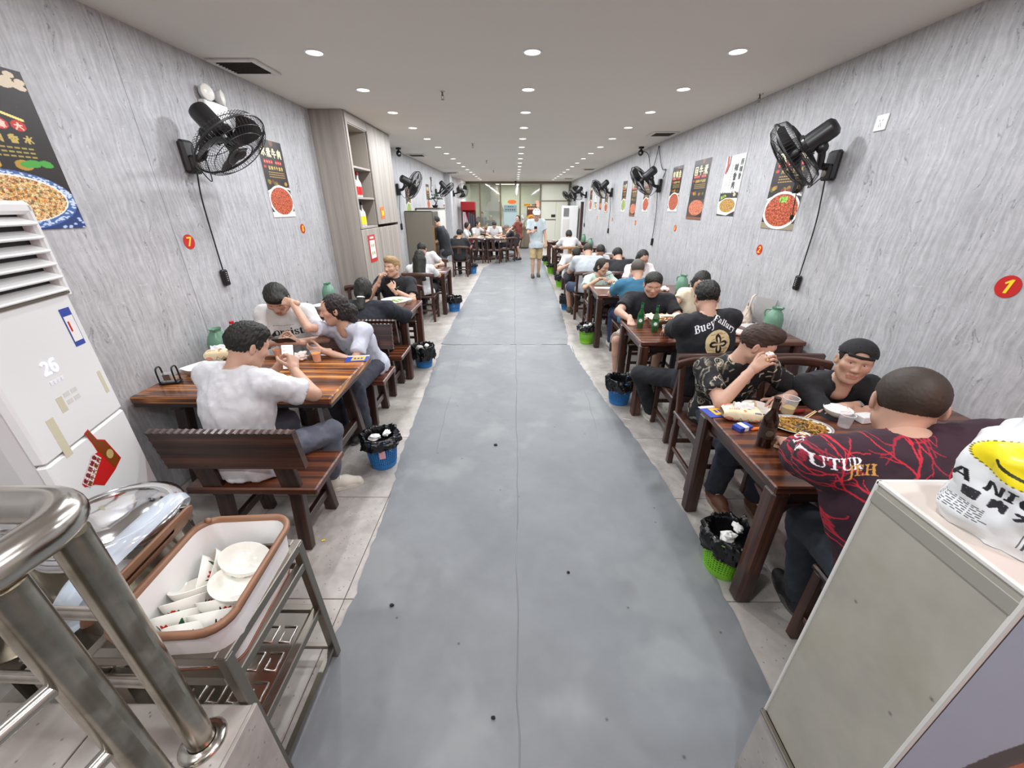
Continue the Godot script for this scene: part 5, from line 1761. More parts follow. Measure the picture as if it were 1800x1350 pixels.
func im_lines(im: Image, r: Rect2i, n: int) -> void:
	for k in n:
		var y := r.position.y + k * r.size.y / n
		var x := r.position.x
		while x < r.end.x:
			var w := 3 + (x * 7 + k * 13) % 9
			im.fill_rect(Rect2i(x, y, w, 2), sr(90, 90, 94))
			x += w + 3


# ---------------------------------------------------------------- furniture
func make_table(label: String, w: float, d: float, at: Vector3, top_m: Material, leg_m: Material, leg := 0.08) -> Node3D:
	var t := thing("dining_table", label, "table", at, 0, "wooden dining tables")
	var top := MB.new()
	top.uvo = Vector2(at.z * 0.37, at.z * 0.71)
	top.box(Vector3(0, 0.74, 0), Vector3(w, 0.04, d), 0.006)
	part("tabletop", top, top_m, t)
	var ap := MB.new()
	for e: float in [-1.0, 1.0]:
		ap.box(Vector3(0, 0.68, (d / 2 - 0.055) * e), Vector3(w - 0.2, 0.08, 0.025), 0.003)
		ap.box(Vector3((w / 2 - 0.055) * e, 0.68, 0), Vector3(0.025, 0.08, d - 0.2), 0.003)
	part("apron", ap, leg_m, t)
	for e: float in [-1.0, 1.0]:
		for q: float in [-1.0, 1.0]:
			var lm := MB.new()
			lm.uvo = Vector2(e * 0.3, q * 0.2 + at.z)
			var lx := (w / 2 - leg * 0.55) * e
			var lz := (d / 2 - leg * 0.55) * q
			lm.bar(Vector3(lx * 0.985, 0.0, lz * 0.97), Vector3(lx, 0.72, lz), leg, leg, 0.012)
			var lg := part("leg", lm, leg_m, t)
			var br := MB.new()
			br.at(Vector3(lx, 0.64, lz), Basis(Vector3.UP, 0.0 if e < 0 else PI)).prism(PackedVector2Array([Vector2(leg * 0.5, 0), Vector2(leg * 0.5 + 0.09, 0), Vector2(leg * 0.5 + 0.03, -0.025), Vector2(leg * 0.5, -0.08)]), -0.012, 0.012)
			br.at(Vector3(lx, 0.64, lz), Basis(Vector3.UP, (PI / 2) if q > 0 else -PI / 2)).prism(PackedVector2Array([Vector2(leg * 0.5, 0), Vector2(leg * 0.5 + 0.09, 0), Vector2(leg * 0.5 + 0.03, -0.025), Vector2(leg * 0.5, -0.08)]), -0.012, 0.012)
			part("bracket", br, leg_m, lg)
	return t


func chair_proto(label: String, m: Material) -> Node3D:
	var t := thing("dining_chair", label, "chair", Vector3(0, 0, 0), 0, "carved wooden chairs")
	part("seat", MB.new().box(Vector3(0, 0.435, 0), Vector3(0.46, 0.03, 0.42), 0.008), m, t)
	for e: float in [-1.0, 1.0]:
		part("leg", MB.new().bar(Vector3(0.2 * e, 0, 0.18), Vector3(0.2 * e, 0.42, 0.18), 0.042, 0.042, 0.005), m, t)
		var pp := MB.new().bar(Vector3(0.2 * e, 0, -0.175), Vector3(0.2 * e, 0.44, -0.175), 0.042, 0.042, 0.005)
		part("leg", pp, m, t)
		part("back_post", MB.new().bar(Vector3(0.2 * e, 0.43, -0.178), Vector3(0.205 * e, 0.8, -0.25), 0.04, 0.034, 0.005), m, t)
		part("stretcher", MB.new().bar(Vector3(0.2 * e, 0.15, -0.17), Vector3(0.2 * e, 0.15, 0.17), 0.022, 0.028, 0.003), m, t)
		part("apron", MB.new().bar(Vector3(0.2 * e, 0.39, -0.15), Vector3(0.2 * e, 0.39, 0.15), 0.02, 0.05, 0.003), m, t)
	part("stretcher", MB.new().box(Vector3(0, 0.22, 0.18), Vector3(0.36, 0.03, 0.022), 0.003), m, t)
	part("stretcher", MB.new().box(Vector3(0, 0.2, -0.175), Vector3(0.36, 0.03, 0.022), 0.003), m, t)
	part("apron", MB.new().box(Vector3(0, 0.39, 0.18), Vector3(0.36, 0.05, 0.02), 0.003), m, t)
	var rail := MB.new()
	var pts := arc3([Vector3(-0.26, 0.805, -0.235), Vector3(-0.13, 0.82, -0.272), Vector3(0, 0.825, -0.285), Vector3(0.13, 0.82, -0.272), Vector3(0.26, 0.805, -0.235)], 4)
	var first := rail.v.size()
	var wd := [Vector2(-0.02, -0.03), Vector2(0.018, -0.03), Vector2(0.024, 0.02), Vector2(0.0, 0.034), Vector2(-0.024, 0.02)]
	for p: Vector3 in pts:
		for k in 6:
			var q: Vector2 = wd[k % 5]
			rail.put(p + Vector3(0, q.y, q.x), Vector3.UP, Vector2(p.x, q.y + q.x * 3.0))
	for j in pts.size() - 1:
		for k in 5:
			var a := first + j * 6 + k
			rail.tri(a, a + 1, a + 7)
			rail.tri(a, a + 7, a + 6)
	rail.smooth(first)
	for j in [0, pts.size() - 1]:
		rail.face([rail.v[first + j * 6], rail.v[first + j * 6 + 1], rail.v[first + j * 6 + 2], rail.v[first + j * 6 + 3], rail.v[first + j * 6 + 4]], Vector3.UP)
	part("top_rail", rail, m, t)
	part("splat", MB.new().bar(Vector3(0, 0.45, -0.182), Vector3(0, 0.8, -0.268), 0.11, 0.016, 0.004), m, t)
	return t


func scallop(l: float, y0: float, y1: float) -> PackedVector2Array:
	var out := PackedVector2Array()
	var m := int(l / 0.035)
	for k in m * 3 + 1:
		var x := -l / 2 + l * k / (m * 3.0)
		out.append(Vector2(x, y1 - 0.006 * absf(sin(PI * k / 3.0))))
	var mh := int((y1 - y0) / 0.035)
	for k in mh * 3:
		out.append(Vector2(l / 2 - 0.006 * absf(sin(PI * k / 3.0)), y1 - (y1 - y0) * (k + 0.5) / (mh * 3.0)))
	out.append(Vector2(l / 2, y0))
	out.append(Vector2(-l / 2, y0))
	return out


# bench: faces +z, seat centre at origin
func make_bench(label: String, l: float, at: Vector3, turn: float) -> Node3D:
	var t := thing("bench", label, "bench", at, turn, "high backed wooden benches")
	var s := MB.new()
	s.uvo = Vector2(at.z, at.x)
	s.box(Vector3(0, 0.43, 0), Vector3(l, 0.045, 0.37), 0.008)
	part("seat", s, M.wood_red, t)
	var tilt := Basis(Vector3.RIGHT, -0.14)
	part("backrest", MB.new().at(Vector3(0, 0.0, 0.0)).prism(scallop(l, 0.0, 0.24), -0.018, 0.018), M.wood, t, Vector3(0, 0.615, -0.205), tilt)
	for x: float in [-l * 0.3, l * 0.3]:
		part("back_support", MB.new().bar(Vector3(x, 0.44, -0.155), Vector3(x, 0.7, -0.19), 0.11, 0.03, 0.004), M.wood_dark, t)
	for e: float in [-1.0, 1.0]:
		var x := (l / 2 - 0.15) * e
		for q: float in [-1.0, 1.0]:
			part("leg", MB.new().bar(Vector3(x, 0.41, 0.12 * q), Vector3(x, 0.0, 0.17 * q), 0.075, 0.05, 0.006), M.wood_dark, t)
		part("stretcher", MB.new().bar(Vector3(x, 0.16, -0.15), Vector3(x, 0.16, 0.15), 0.035, 0.05, 0.004), M.wood_dark, t)
		part("end_block", MB.new().box(Vector3(x, 0.395, 0), Vector3(0.07, 0.03, 0.32), 0.004), M.wood_dark, t)
	return t


func trestle_table(at: Vector3, w: float, d: float) -> Node3D:
	var t := thing("dining_table", "thick worn trestle table with golden streaked top by the number 7 sticker", "table", at, 0, "wooden dining tables")
	part("tabletop", MB.new().box(Vector3(0, 0.735, 0), Vector3(w, 0.05, d), 0.008), M.wood_gold, t)
	part("edge_band", MB.new().box(Vector3(0, 0.7, 0), Vector3(w - 0.01, 0.03, d - 0.01), 0.004), M.wood_dark, t)
	for e: float in [-1.0, 1.0]:
		var x := (w / 2 - 0.2) * e
		for q: float in [-1.0, 1.0]:
			part("leg", MB.new().bar(Vector3(x, 0.69, (d / 2 - 0.14) * q), Vector3(x + 0.03 * e, 0.0, (d / 2 - 0.06) * q), 0.085, 0.07, 0.008), M.wood_dark, t)
		part("cross_beam", MB.new().box(Vector3(x, 0.66, 0), Vector3(0.07, 0.06, d - 0.14), 0.005), M.wood_dark, t)
		part("stretcher", MB.new().box(Vector3(x + 0.02 * e, 0.2, 0), Vector3(0.05, 0.06, d - 0.2), 0.005), M.wood_dark, t)
	part("stretcher", MB.new().box(Vector3(0, 0.2, 0), Vector3(w - 0.44, 0.06, 0.045), 0.005), M.wood_dark, t)
	return t


func furniture() -> void:
	var rz := [-1.69, -3.63, -5.6, -7.65, -9.85, -12.0, -14.0]
	var lab := ["glossy reddish dining table nearest the grey counter, noodle plate on it", "wooden dining table with two green beer bottles on it", "wooden dining table where the woman in the flowered blouse sits", "wooden dining table where the man in grey and the man in black eat", "empty reddish dining table behind the man in the grey shirt", "dining table where the woman in white bends forward", "farthest dining table along the poster wall"]
	for k in 7:
		make_table(lab[k], 1.46, 0.75, Vector3(1.85, 0, rz[k]), M.wood_red, M.wood)
	trestle_table(Vector3(-1.79, 0, -2.52), 1.27, 0.76)
	make_table("wooden dining table with the large white soup bowl", 1.24, 0.8, Vector3(-1.8, 0, -4.5), M.wood_red, M.wood)
	make_table("wooden dining table in front of the long-haired woman", 0.78, 0.8, Vector3(-1.645, 0, -7.47), M.wood_red, M.wood)
	make_table("wooden dining table before the seated man in black by the fridge", 1.1, 0.75, Vector3(-1.85, 0, -12.2), M.wood_red, M.wood)
	# round table
	var rt := thing("round_table", "large round dark table covered with dishes near the kitchen glass", "table", Vector3(-1.05, 0, -15.45), 0)
	part("tabletop", MB.new().lathe([Vector2(0.0001, 0.715), Vector2(0.66, 0.715), Vector2(0.68, 0.725), Vector2(0.68, 0.75), Vector2(0.665, 0.76), Vector2(0.0001, 0.76)], 40), M.wood_dark, rt)
	part("pedestal", MB.new().lathe([Vector2(0.3, 0), Vector2(0.3, 0.04), Vector2(0.1, 0.09), Vector2(0.08, 0.4), Vector2(0.12, 0.66), Vector2(0.3, 0.715)], 24), M.wood_dark, rt)
	# benches
	make_bench("dark scalloped bench under the man in the white t-shirt, back towards the entrance", 0.72, Vector3(-1.44, 0, -1.84), 180)
	make_bench("dark bench where the two young women in white sit", 0.94, Vector3(-1.62, 0, -3.26), 0)
	make_bench("dark bench under the woman with the tied ponytail", 0.94, Vector3(-1.62, 0, -3.86), 180)
	# chairs
	var ch := chair_proto("wooden chair under the man in the patterned shirt", M.wood)
	ch.position = Vector3(1.43, 0, -2.36)
	var list := [
		[2.02, -2.36, 0, "wooden chair under the man in the black cap"],
		[1.52, -0.99, 180, "wooden chair under the man in the red patterned shirt"],
		[1.5, -2.99, 180, "wooden chair under the man with the flower emblem shirt"],
		[2.08, -2.99, 180, "empty wooden chair between the emblem shirt man and the wall"],
		[1.5, -4.3, 0, "wooden chair under the man in black facing the green bottles"],
		[2.0, -4.3, 0, "wooden chair under the woman in the cream top"],
		[1.55, -4.95, 180, "wooden chair under the man in the teal polo"],
		[1.38, -6.3, 0, "wooden chair under the woman in the flowered blouse"],
		[2.0, -6.3, 0, "wooden chair under the woman in white with glasses"],
		[1.27, -6.95, 180, "wooden chair under the man in the pale grey shirt"],
		[1.8, -6.95, 180, "wooden chair under the broad man in black seen from behind"],
		[1.3, -8.36, 0, "wooden chair under the man in white bent over his meal"],
		[1.45, -9.15, 180, "empty wooden chair at the bare table behind the grey shirt man"],
		[1.5, -11.3, 180, "wooden chair with pale back under the woman in white"],
		[1.5, -12.7, 0, "empty chair across from the woman in white"],
		[1.5, -13.3, 180, "empty chair before the farthest table of the poster wall"],
		[-1.55, -5.22, 0, "wooden chair under the fair-haired person with the phone"],
		[-2.12, -5.2, 0, "empty wooden chair between the ponytail woman and the tall cabinet"],
		[-1.6, -6.78, 180, "wooden chair under the long-haired woman"],
		[-1.66, -8.16, 0, "wooden chair across from the long-haired woman"],
		[-1.55, -11.52, 180, "wooden chair under the seated man in black by the fridge"],
		[-0.72, -14.35, 172, "wooden chair at the round table, back to the walkway, middle one"],
		[-0.28, -14.75, 222, "wooden chair at the round table nearest the waitress"],
		[-1.3, -14.4, 170, "wooden chair at the round table nearest the seated man in black"],
		[-1.95, -15.2, 80, "wooden chair at the round table beside the red wardrobe"],
		[-0.75, -16.45, 10, "wooden chair at the round table under the man in the white shirt"],
		[-0.1, -15.6, 265, "wooden chair at the round table under the grey-haired person"],
		[-1.5, -16.4, -20, "wooden chair at the round table under the dark-haired woman in white"],
	]
	for q: Array in list:
		var c := copy(ch, Vector3(q[0], 0, q[1]), q[2], q[3], "carved wooden chairs")
		if q[1] == -11.3:
			for k in c.get_children():
				if String(k.name).begins_with("top_rail") or String(k.name).begins_with("splat"):
					(k as MeshInstance3D).material_override = M.wood_light
	bins()


func bin_meshes() -> Dictionary:
	var d := {}
	var h := 0.25
	var r0 := 0.095
	var r1 := 0.125
	var sh := MB.new()
	sh.lathe([Vector2(0.0001, 0.004), Vector2(r0 - 0.008, 0.004), Vector2(r0, 0.0), Vector2(lerpf(r0, r1, 0.16) + 0.001, h * 0.16), Vector2(lerpf(r0, r1, 0.16) - 0.004, h * 0.16)], 36)
	sh.lathe([Vector2(r1 - 0.006, h * 0.9), Vector2(lerpf(r0, r1, 0.9) + 0.001, h * 0.9), Vector2(r1, h), Vector2(r1 + 0.006, h + 0.004), Vector2(r1, h + 0.008), Vector2(r1 - 0.006, h)], 36)
	d.shell = sh.mesh()
	var lt := MB.new()
	var n := 44
	var rows := 11
	for k in n:
		var a := TAU * k / n
		var y0 := h * 0.14
		var y1 := h * 0.92
		var ra := lerpf(r0, r1, y0 / h)
		var rb := lerpf(r0, r1, y1 / h)
		lt.bar(Vector3(cos(a) * ra, y0, sin(a) * ra), Vector3(cos(a) * rb, y1, sin(a) * rb), 0.0065, 0.004, 0.0, Vector3(-sin(a), 0, cos(a)))
	for j in rows:
		var y := lerpf(h * 0.16, h * 0.9, float(j) / rows)
		var rr := lerpf(r0, r1, y / h)
		lt.lathe([Vector2(rr - 0.002, y - 0.003), Vector2(rr + 0.0015, y - 0.003), Vector2(rr + 0.0015, y + 0.003), Vector2(rr - 0.002, y + 0.003)], n)
	d.lattice = lt.mesh()
	for q in 3:
		var f := noise(90 + q, 1.0, 3)
		var bag := MB.new()
		bag.patch(72, 18, func(u: float, v: float) -> Vector3:
			var a := -TAU * u
			var ca := cos(a)
			var sa := sin(a)
			var r: float
			var y: float
			if v < 0.4:
				r = lerpf(0.02, 0.112, sqrt(v / 0.4))
				y = lerpf(0.12, 0.262, pow(v / 0.4, 2.2))
			elif v < 0.55:
				var k := (v - 0.4) / 0.15
				r = lerpf(0.112, 0.142, k)
				y = 0.262 + 0.02 * sin(k * PI)
			else:
				var k := (v - 0.55) / 0.45
				r = lerpf(0.142, 0.146, k)
				y = lerpf(0.262, 0.262 - [0.065, 0.15, 0.095][q] - 0.03 * f.get_noise_2d(ca * 2.0 + 7.0, sa * 2.0), k)
			var w := f.get_noise_3d(ca * 6.0, y * 26.0 + v * 3.0, sa * 6.0) * 0.022 + f.get_noise_3d(ca * 2.4, v * 2.0, sa * 2.4) * 0.03
			return Vector3(ca * (r + w * clampf(v * 2.0, 0.2, 1.0)), y + w * 0.55, sa * (r + w * clampf(v * 2.0, 0.2, 1.0))))
		d["bag%d" % q] = bag.mesh()
	return d


func crumple(sd: int, r: float) -> ArrayMesh:
	var f := noise(sd, 2.2, 3)
	var mb := MB.new().blob(Vector3.ZERO, Vector3.ONE, 16)
	for k in mb.v.size():
		var p := mb.v[k].normalized()
		mb.v[k] = p * (r * (1.0 + f.get_noise_3dv(p * 1.6) * 0.7)) * Vector3(1.2, 0.7, 0.9)
	mb.smooth()
	return mb.mesh()


func bins() -> void:
	var d := bin_meshes()
	var list := [
		[-1.03, -2.50, "blue", 0, "blue lattice waste bin with black liner beside the trestle table"],
		[-1.15, -4.55, "blue", 1, "blue bin mostly covered by a full black bag, beside the soup bowl table"],
		[-1.17, -7.40, "blue", 2, "blue bin beside the long-haired woman's table"],
		[-1.27, -12.0, "blue", 0, "small far blue bin beside the seated man in black"],
		[1.17, -1.55, "green", 2, "green lattice bin with open black liner beside the nearest table"],
		[1.08, -3.57, "blue", 2, "blue lattice bin with slipping black liner beside the beer bottle table"],
		[1.07, -5.50, "green", 0, "green bin with white tissues beside the flowered blouse table"],
		[1.02, -7.55, "blue", 1, "blue bin by the bare leg of the man in grey"],
		[1.14, -9.90, "green", 2, "green bin at the empty reddish table"],
		[1.09, -12.0, "green", 0, "green bin beside the helmeted man, second from the kitchen"],
		[1.09, -14.0, "green", 1, "green bin nearest the kitchen"],
	]
	var tm := crumple(3, 0.035)
	var tm2 := crumple(8, 0.028)
	for q: Array in list:
		var t := thing("waste_bin", q[4], "bin", Vector3(q[0], 0.002, q[1]), q[1] * 50.0, "waste bins beside the tables")
		var m: Material = M.blue_plastic if q[2] == "blue" else M.green_plastic
		part("shell", d.shell, m, t)
		part("lattice", d.lattice, m, t)
		part("liner_bag", d["bag%d" % q[3]], M.bag, t)
		if q[1] > -6.0 and q[1] != -3.57:
			single("crumpled_tissue", tm, M.paper, "crumpled white tissue in the bin: " + q[4].substr(0, q[4].find(" bin") + 4) + (" by the soup bowl table" if q[1] == -4.55 else (" by the trestle table" if q[1] == -2.5 else (" by the nearest table" if q[1] == -1.55 else " with tissues"))), "tissue", Vector3(q[0] - 0.03, 0.255, q[1] + 0.02), 30, "tissues in the bins")
			single("crumpled_tissue", tm2, M.paper, "smaller crumpled tissue in the bin: " + q[4].substr(0, q[4].find(" bin") + 4) + (" by the soup bowl table" if q[1] == -4.55 else (" by the trestle table" if q[1] == -2.5 else (" by the nearest table" if q[1] == -1.55 else " with tissues"))), "tissue", Vector3(q[0] + 0.045, 0.262, q[1] - 0.03), 80, "tissues in the bins")
	# product sticker on the nearest blue bin
	var bl := get_node("waste_bin")
	part("sticker", MB.new().at(Vector3(0, 0, 0), Basis(Vector3.UP, deg_to_rad(125.0 + 20.0))).box(Vector3(0, 0.15, 0.117), Vector3(0.045, 0.07, 0.002), 0.0, Basis(Vector3.RIGHT, 0.12)), mat_once("bin_sticker", sr(226, 170, 176), 0.5), bl)


# ---------------------------------------------------------------- things on the tables
func table_things() -> void:
	var TY := 0.7605
	# --- nearest table of the poster wall
	tissue_pack(Vector3(1.27, TY, -1.9), -12.0, "cream printed tissue pack next to the brown bottle")
	menu_card(Vector3(1.185, TY, -1.985), 10.0, "blue and yellow menu card at the corner under the patterned shirt man's elbow")
	var cg := thing("cigarette_pack", "blue cigarette pack lying beside the tissue pack", "cigarette pack", Vector3(1.225, TY, -1.79), 20)
	part("pack", MB.new().box(Vector3(0, 0.012, 0), Vector3(0.09, 0.024, 0.055), 0.002), M.card_blue, cg)
	part("label_strip", MB.new().box(Vector3(0.0, 0.0125, 0.0), Vector3(0.03, 0.0245, 0.0555), 0.001), M.paper, cg)
	single("lighter", MB.new().box(Vector3(0, 0.006, 0), Vector3(0.075, 0.011, 0.02), 0.004), M.orange, "orange lighter beside the brown bottle", "lighter", Vector3(1.3, TY, -1.785), 10)
	beer_bottle(Vector3(1.25, TY, -1.64), M.brown_glass, 0.265, 0.036, "brown beer bottle on the nearest table")
	plate_food(Vector3(1.53, TY, -1.795), 0.155, 0.105, -16.0, "oval plate of fried noodles on the nearest table", [sr(150, 112, 30), sr(110, 84, 24), sr(186, 150, 60), sr(92, 70, 26), sr(170, 110, 50)])
	glass_cup(Vector3(1.575, TY, -1.965), 0.042, 0.1, M.tea, 0.42, "clear plastic cup of pale beer by the noodle plate")
	rice_bowl(Vector3(1.83, TY, -1.93), 0.07, true, "white bowl heaped with rice before the man in the cap")
	glass_cup(Vector3(1.79, TY, -1.82), 0.036, 0.075, null, 0.0, "empty clear cup below the rice bowl")
	plate_round(Vector3(1.42, TY, -2.0), 0.085, "shallow white plate before the patterned shirt man")
	chopsticks(Vector3(1.40, TY + 0.022, -1.985), 65.0, "pair of wooden chopsticks resting on the shallow plate")
	chopsticks(Vector3(1.68, TY, -1.93), 35.0, "pair of wooden chopsticks beside the rice bowl")
	chopsticks(Vector3(1.37, TY, -1.56), -40.0, "chopsticks by the elbow of the man in red")
	single("small_carton", MB.new().box(Vector3(0, 0.02, 0), Vector3(0.09, 0.04, 0.06), 0.003), M.white, "small white carton next to the rice bowl", "carton", Vector3(1.95, TY, -1.88), 10)
	single("crab_stick", MB.new().tube(arc3([Vector3(-0.04, 0.012, 0), Vector3(0, 0.014, 0.006), Vector3(0.05, 0.011, 0)], 4), 0.011, 8), mat_once("dark_red", sr(120, 26, 20), 0.4), "dark red lighter beside the chopsticks and cup", "lighter", Vector3(1.63, TY, -1.97), 10)
	# --- table of the green bottles
	beer_bottle(Vector3(1.23, TY, -3.69), M.green_glass, 0.25, 0.031, "green beer bottle closer to the aisle hand of the man in black")
	beer_bottle(Vector3(1.335, TY, -3.57), M.green_glass, 0.25, 0.031, "green beer bottle in front of the foil dish")
	foil_dish(Vector3(1.52, TY, -3.78), "long foil dish with paper lining and leftover food before the man in black")
	glass_cup(Vector3(1.42, TY, -3.52), 0.034, 0.07, M.tea, 0.5, "small glass of beer beside the green bottle")
	thermos(Vector3(2.43, TY, -3.55), "green glazed jug on the beer bottle table by the wall")
	thermos(Vector3(2.3, TY, -5.4), "green glazed jug behind the man in black, on the flowered blouse table")
	handbag(Vector3(2.33, TY, -3.82), "beige leather handbag on the table by the wall")
	single("folded_menu", MB.new().at(Vector3.ZERO, Basis(Vector3.RIGHT, -0.3)).box(Vector3(0, 0.13, 0), Vector3(0.2, 0.26, 0.012), 0.002), mat_once("menu_grey", sr(150, 148, 146), 0.5), "grey clipboard leaning against the wall behind the handbag", "clipboard", Vector3(2.48, TY, -3.86), -60)
	paper_heap(Vector3(2.06, TY, -3.5), 12, "heap of used white and pink tissues beside the emblem shirt man")
	tray_box(Vector3(2.28, TY, -3.6), 15.0, "white tray beside the beige handbag")
	napkin_rack(Vector3(2.5, TY, -5.68), 0, "wire napkin rack on the flowered blouse table")
	paper_heap(Vector3(2.12, TY, -5.55), 8, "pale napkins by the jug of the flowered blouse table")
	# --- flowered blouse table
	rice_bowl(Vector3(1.52, TY, -5.83), 0.068, false, "white bowl with red rim before the woman in the flowered blouse")
	single("paper_sheet", MB.new().box(Vector3(0, 0.002, 0), Vector3(0.3, 0.003, 0.12), 0.001), M.paper, "white paper sheet on the flowered blouse table", "paper", Vector3(1.32, TY, -5.72), -6)
	single("paper_sheet", MB.new().box(Vector3(0, 0.002, 0), Vector3(0.22, 0.003, 0.1), 0.001), M.paper, "second white paper sheet nearer the teal polo man", "paper", Vector3(1.55, TY, -5.55), -10)
	# --- farther tables
	thermos(Vector3(2.35, TY, -7.6), "green glazed jug on the table of the man in black, half hidden")
	thermos(Vector3(2.2, TY, -11.95), "green glazed jug on the woman in white's table")
	thermos(Vector3(2.3, TY, -13.8), "green glazed jug on the farthest table")
	tray_box(Vector3(2.3, TY, -9.8), 0.0, "white tray on the empty reddish table")
	menu_card(Vector3(1.25, TY, -9.9), 0.0, "small menu card on the empty reddish table")
	rice_bowl(Vector3(1.5, TY, -7.6), 0.068, false, "white bowl before the man in the pale grey shirt")
	rice_bowl(Vector3(1.85, TY, -7.6), 0.068, false, "white bowl before the broad man in black")
	rice_bowl(Vector3(1.5, TY, -11.9), 0.07, false, "white bowl before the woman in white")
	for q: Array in [[1.3, -13.9, "first"], [1.55, -14.1, "second"]]:
		rice_bowl(Vector3(q[0], TY, q[1]), 0.06, false, q[2] + " small bowl on the farthest table, counted from the walkway")
	# --- trestle table
	napkin_rack(Vector3(-2.33, TY, -2.36), 15, "black wire napkin rack at the wall end of the trestle table")
	tray_box(Vector3(-2.26, TY, -2.57), 70.0, "white plastic tray on the trestle table")
	tissue_pack(Vector3(-2.2, TY + 0.05, -2.7), 25.0, "cream printed tissue pack resting on the white tray")
	thermos(Vector3(-2.3, TY, -2.84), "green glazed jug behind the orange drink bottle")
	juice_bottle(Vector3(-2.14, TY, -2.82))
	juice_cup(Vector3(-1.86, TY, -2.84), "cup of orange juice before the woman with lettered shirt")
	juice_cup(Vector3(-1.52, TY, -2.76), "cup of orange juice before the woman with the hair bun")
	paper_heap(Vector3(-1.68, TY, -2.84), 3, "crumpled white napkin between the two juice cups")
	menu_card(Vector3(-1.235, TY, -2.82), 8.0, "blue and yellow menu card at the corner of the trestle table")
	phone(Vector3(-1.6, TY + 0.022, -2.9), Basis(Vector3.UP, 0.5) * Basis(Vector3.RIGHT, -1.35), false, "dark phone lying in the hand of the woman with the hair bun")
	single("skewer_stick", MB.new().tube([Vector3(-0.12, 0.004, 0), Vector3(0.12, 0.004, 0.01)], 0.003, 6), M.wood_light, "wooden stick on the floor by the blue bin", "stick", Vector3(-1.18, 0, -2.95), 10)
	# --- soup bowl table
	big_bowl(Vector3(-1.39, TY, -4.45))
	rice_bowl(Vector3(-1.56, TY, -4.72), 0.068, false, "small white bowl before the fair-haired person, wall side")
	rice_bowl(Vector3(-1.33, TY, -4.74), 0.068, false, "small white bowl with a spoon at the aisle side")
	single("spoon", MB.new().tube(arc3([Vector3(0, 0.03, 0), Vector3(0.04, 0.06, 0), Vector3(0.09, 0.1, 0)], 4), 0.006, 8).blob(Vector3(-0.01, 0.026, 0), Vector3(0.022, 0.01, 0.015), 10), M.porcelain, "white spoon standing in the aisle side bowl", "spoon", Vector3(-1.31, TY, -4.74), 0)
	menu_card(Vector3(-1.25, TY, -4.21), 6.0, "white and blue menu card at the corner of the soup bowl table")
	thermos(Vector3(-2.3, TY, -4.78), "green glazed jug on the soup bowl table by the wall")
	napkin_rack(Vector3(-2.36, TY, -4.25), 20, "wire napkin rack on the soup bowl table")
	tray_box(Vector3(-2.24, TY, -4.45), 60.0, "white tray behind the woman with the hair bun")
	# --- long-haired woman's table
	plate_food(Vector3(-1.45, TY, -7.3), 0.09, 0.08, 0.0, "small plate of orange food on the long-haired woman's table", [sr(200, 120, 50), sr(230, 170, 90)])
	menu_card(Vector3(-1.34, TY, -7.2), 0.0, "small white card on the long-haired woman's table")
	# --- round table
	for k in 7:
		var a := TAU * k / 7.0 + 0.3
		plate_round(Vector3(-1.05 + cos(a) * 0.42, TY, -15.45 + sin(a) * 0.42), 0.12, "white plate on the round table, " + ["aisle side", "aisle and kitchen side", "kitchen side", "wall and kitchen side", "wall side", "wall and entrance side", "entrance side"][k])
	plate_food(Vector3(-1.05, TY, -15.45), 0.17, 0.17, 0.0, "large central plate of food on the round table", [sr(206, 190, 140), sr(150, 160, 80), sr(214, 150, 100)])
	paper_heap(Vector3(-0.62, TY, -15.0), 10, "white crumpled wrappers on the round table")
	beer_bottle(Vector3(-1.6, TY, -15.2), M.green_glass, 0.25, 0.031, "green bottle on the round table")
	# litter on the runner and floor
	for q: Array in [[-0.16, -2.75, 0.012, "dark crumb on the runner level with the trestle table"], [-0.62, -1.3, 0.009, "dark crumb on the near runner by the trolley"], [0.3, -1.5, 0.007, "dark speck in the middle of the near runner"], [-0.08, -0.83, 0.007, "dark speck on the runner closest to the entrance"]]:
		single("floor_crumb", crumple(int(q[0] * 100), q[2]), M.black_rough, q[3], "crumb", Vector3(q[0], 0.011, q[1]))
	single("leaf_scrap", MB.new().box(Vector3(0, 0.003, 0), Vector3(0.02, 0.002, 0.009), 0.0, Basis(Vector3.RIGHT, 0.2)), M.yellow, "tiny yellow leaf scrap on the floor by the bench", "scrap", Vector3(-1.16, 0.001, -1.72), 20)
	single("chopstick_bit", MB.new().box(Vector3(0, 0.003, 0), Vector3(0.07, 0.004, 0.006), 0.001), M.paper, "thin white straw wrapper on the floor by the beer bottle table", "wrapper", Vector3(1.07, 0.001, -3.2), -10)


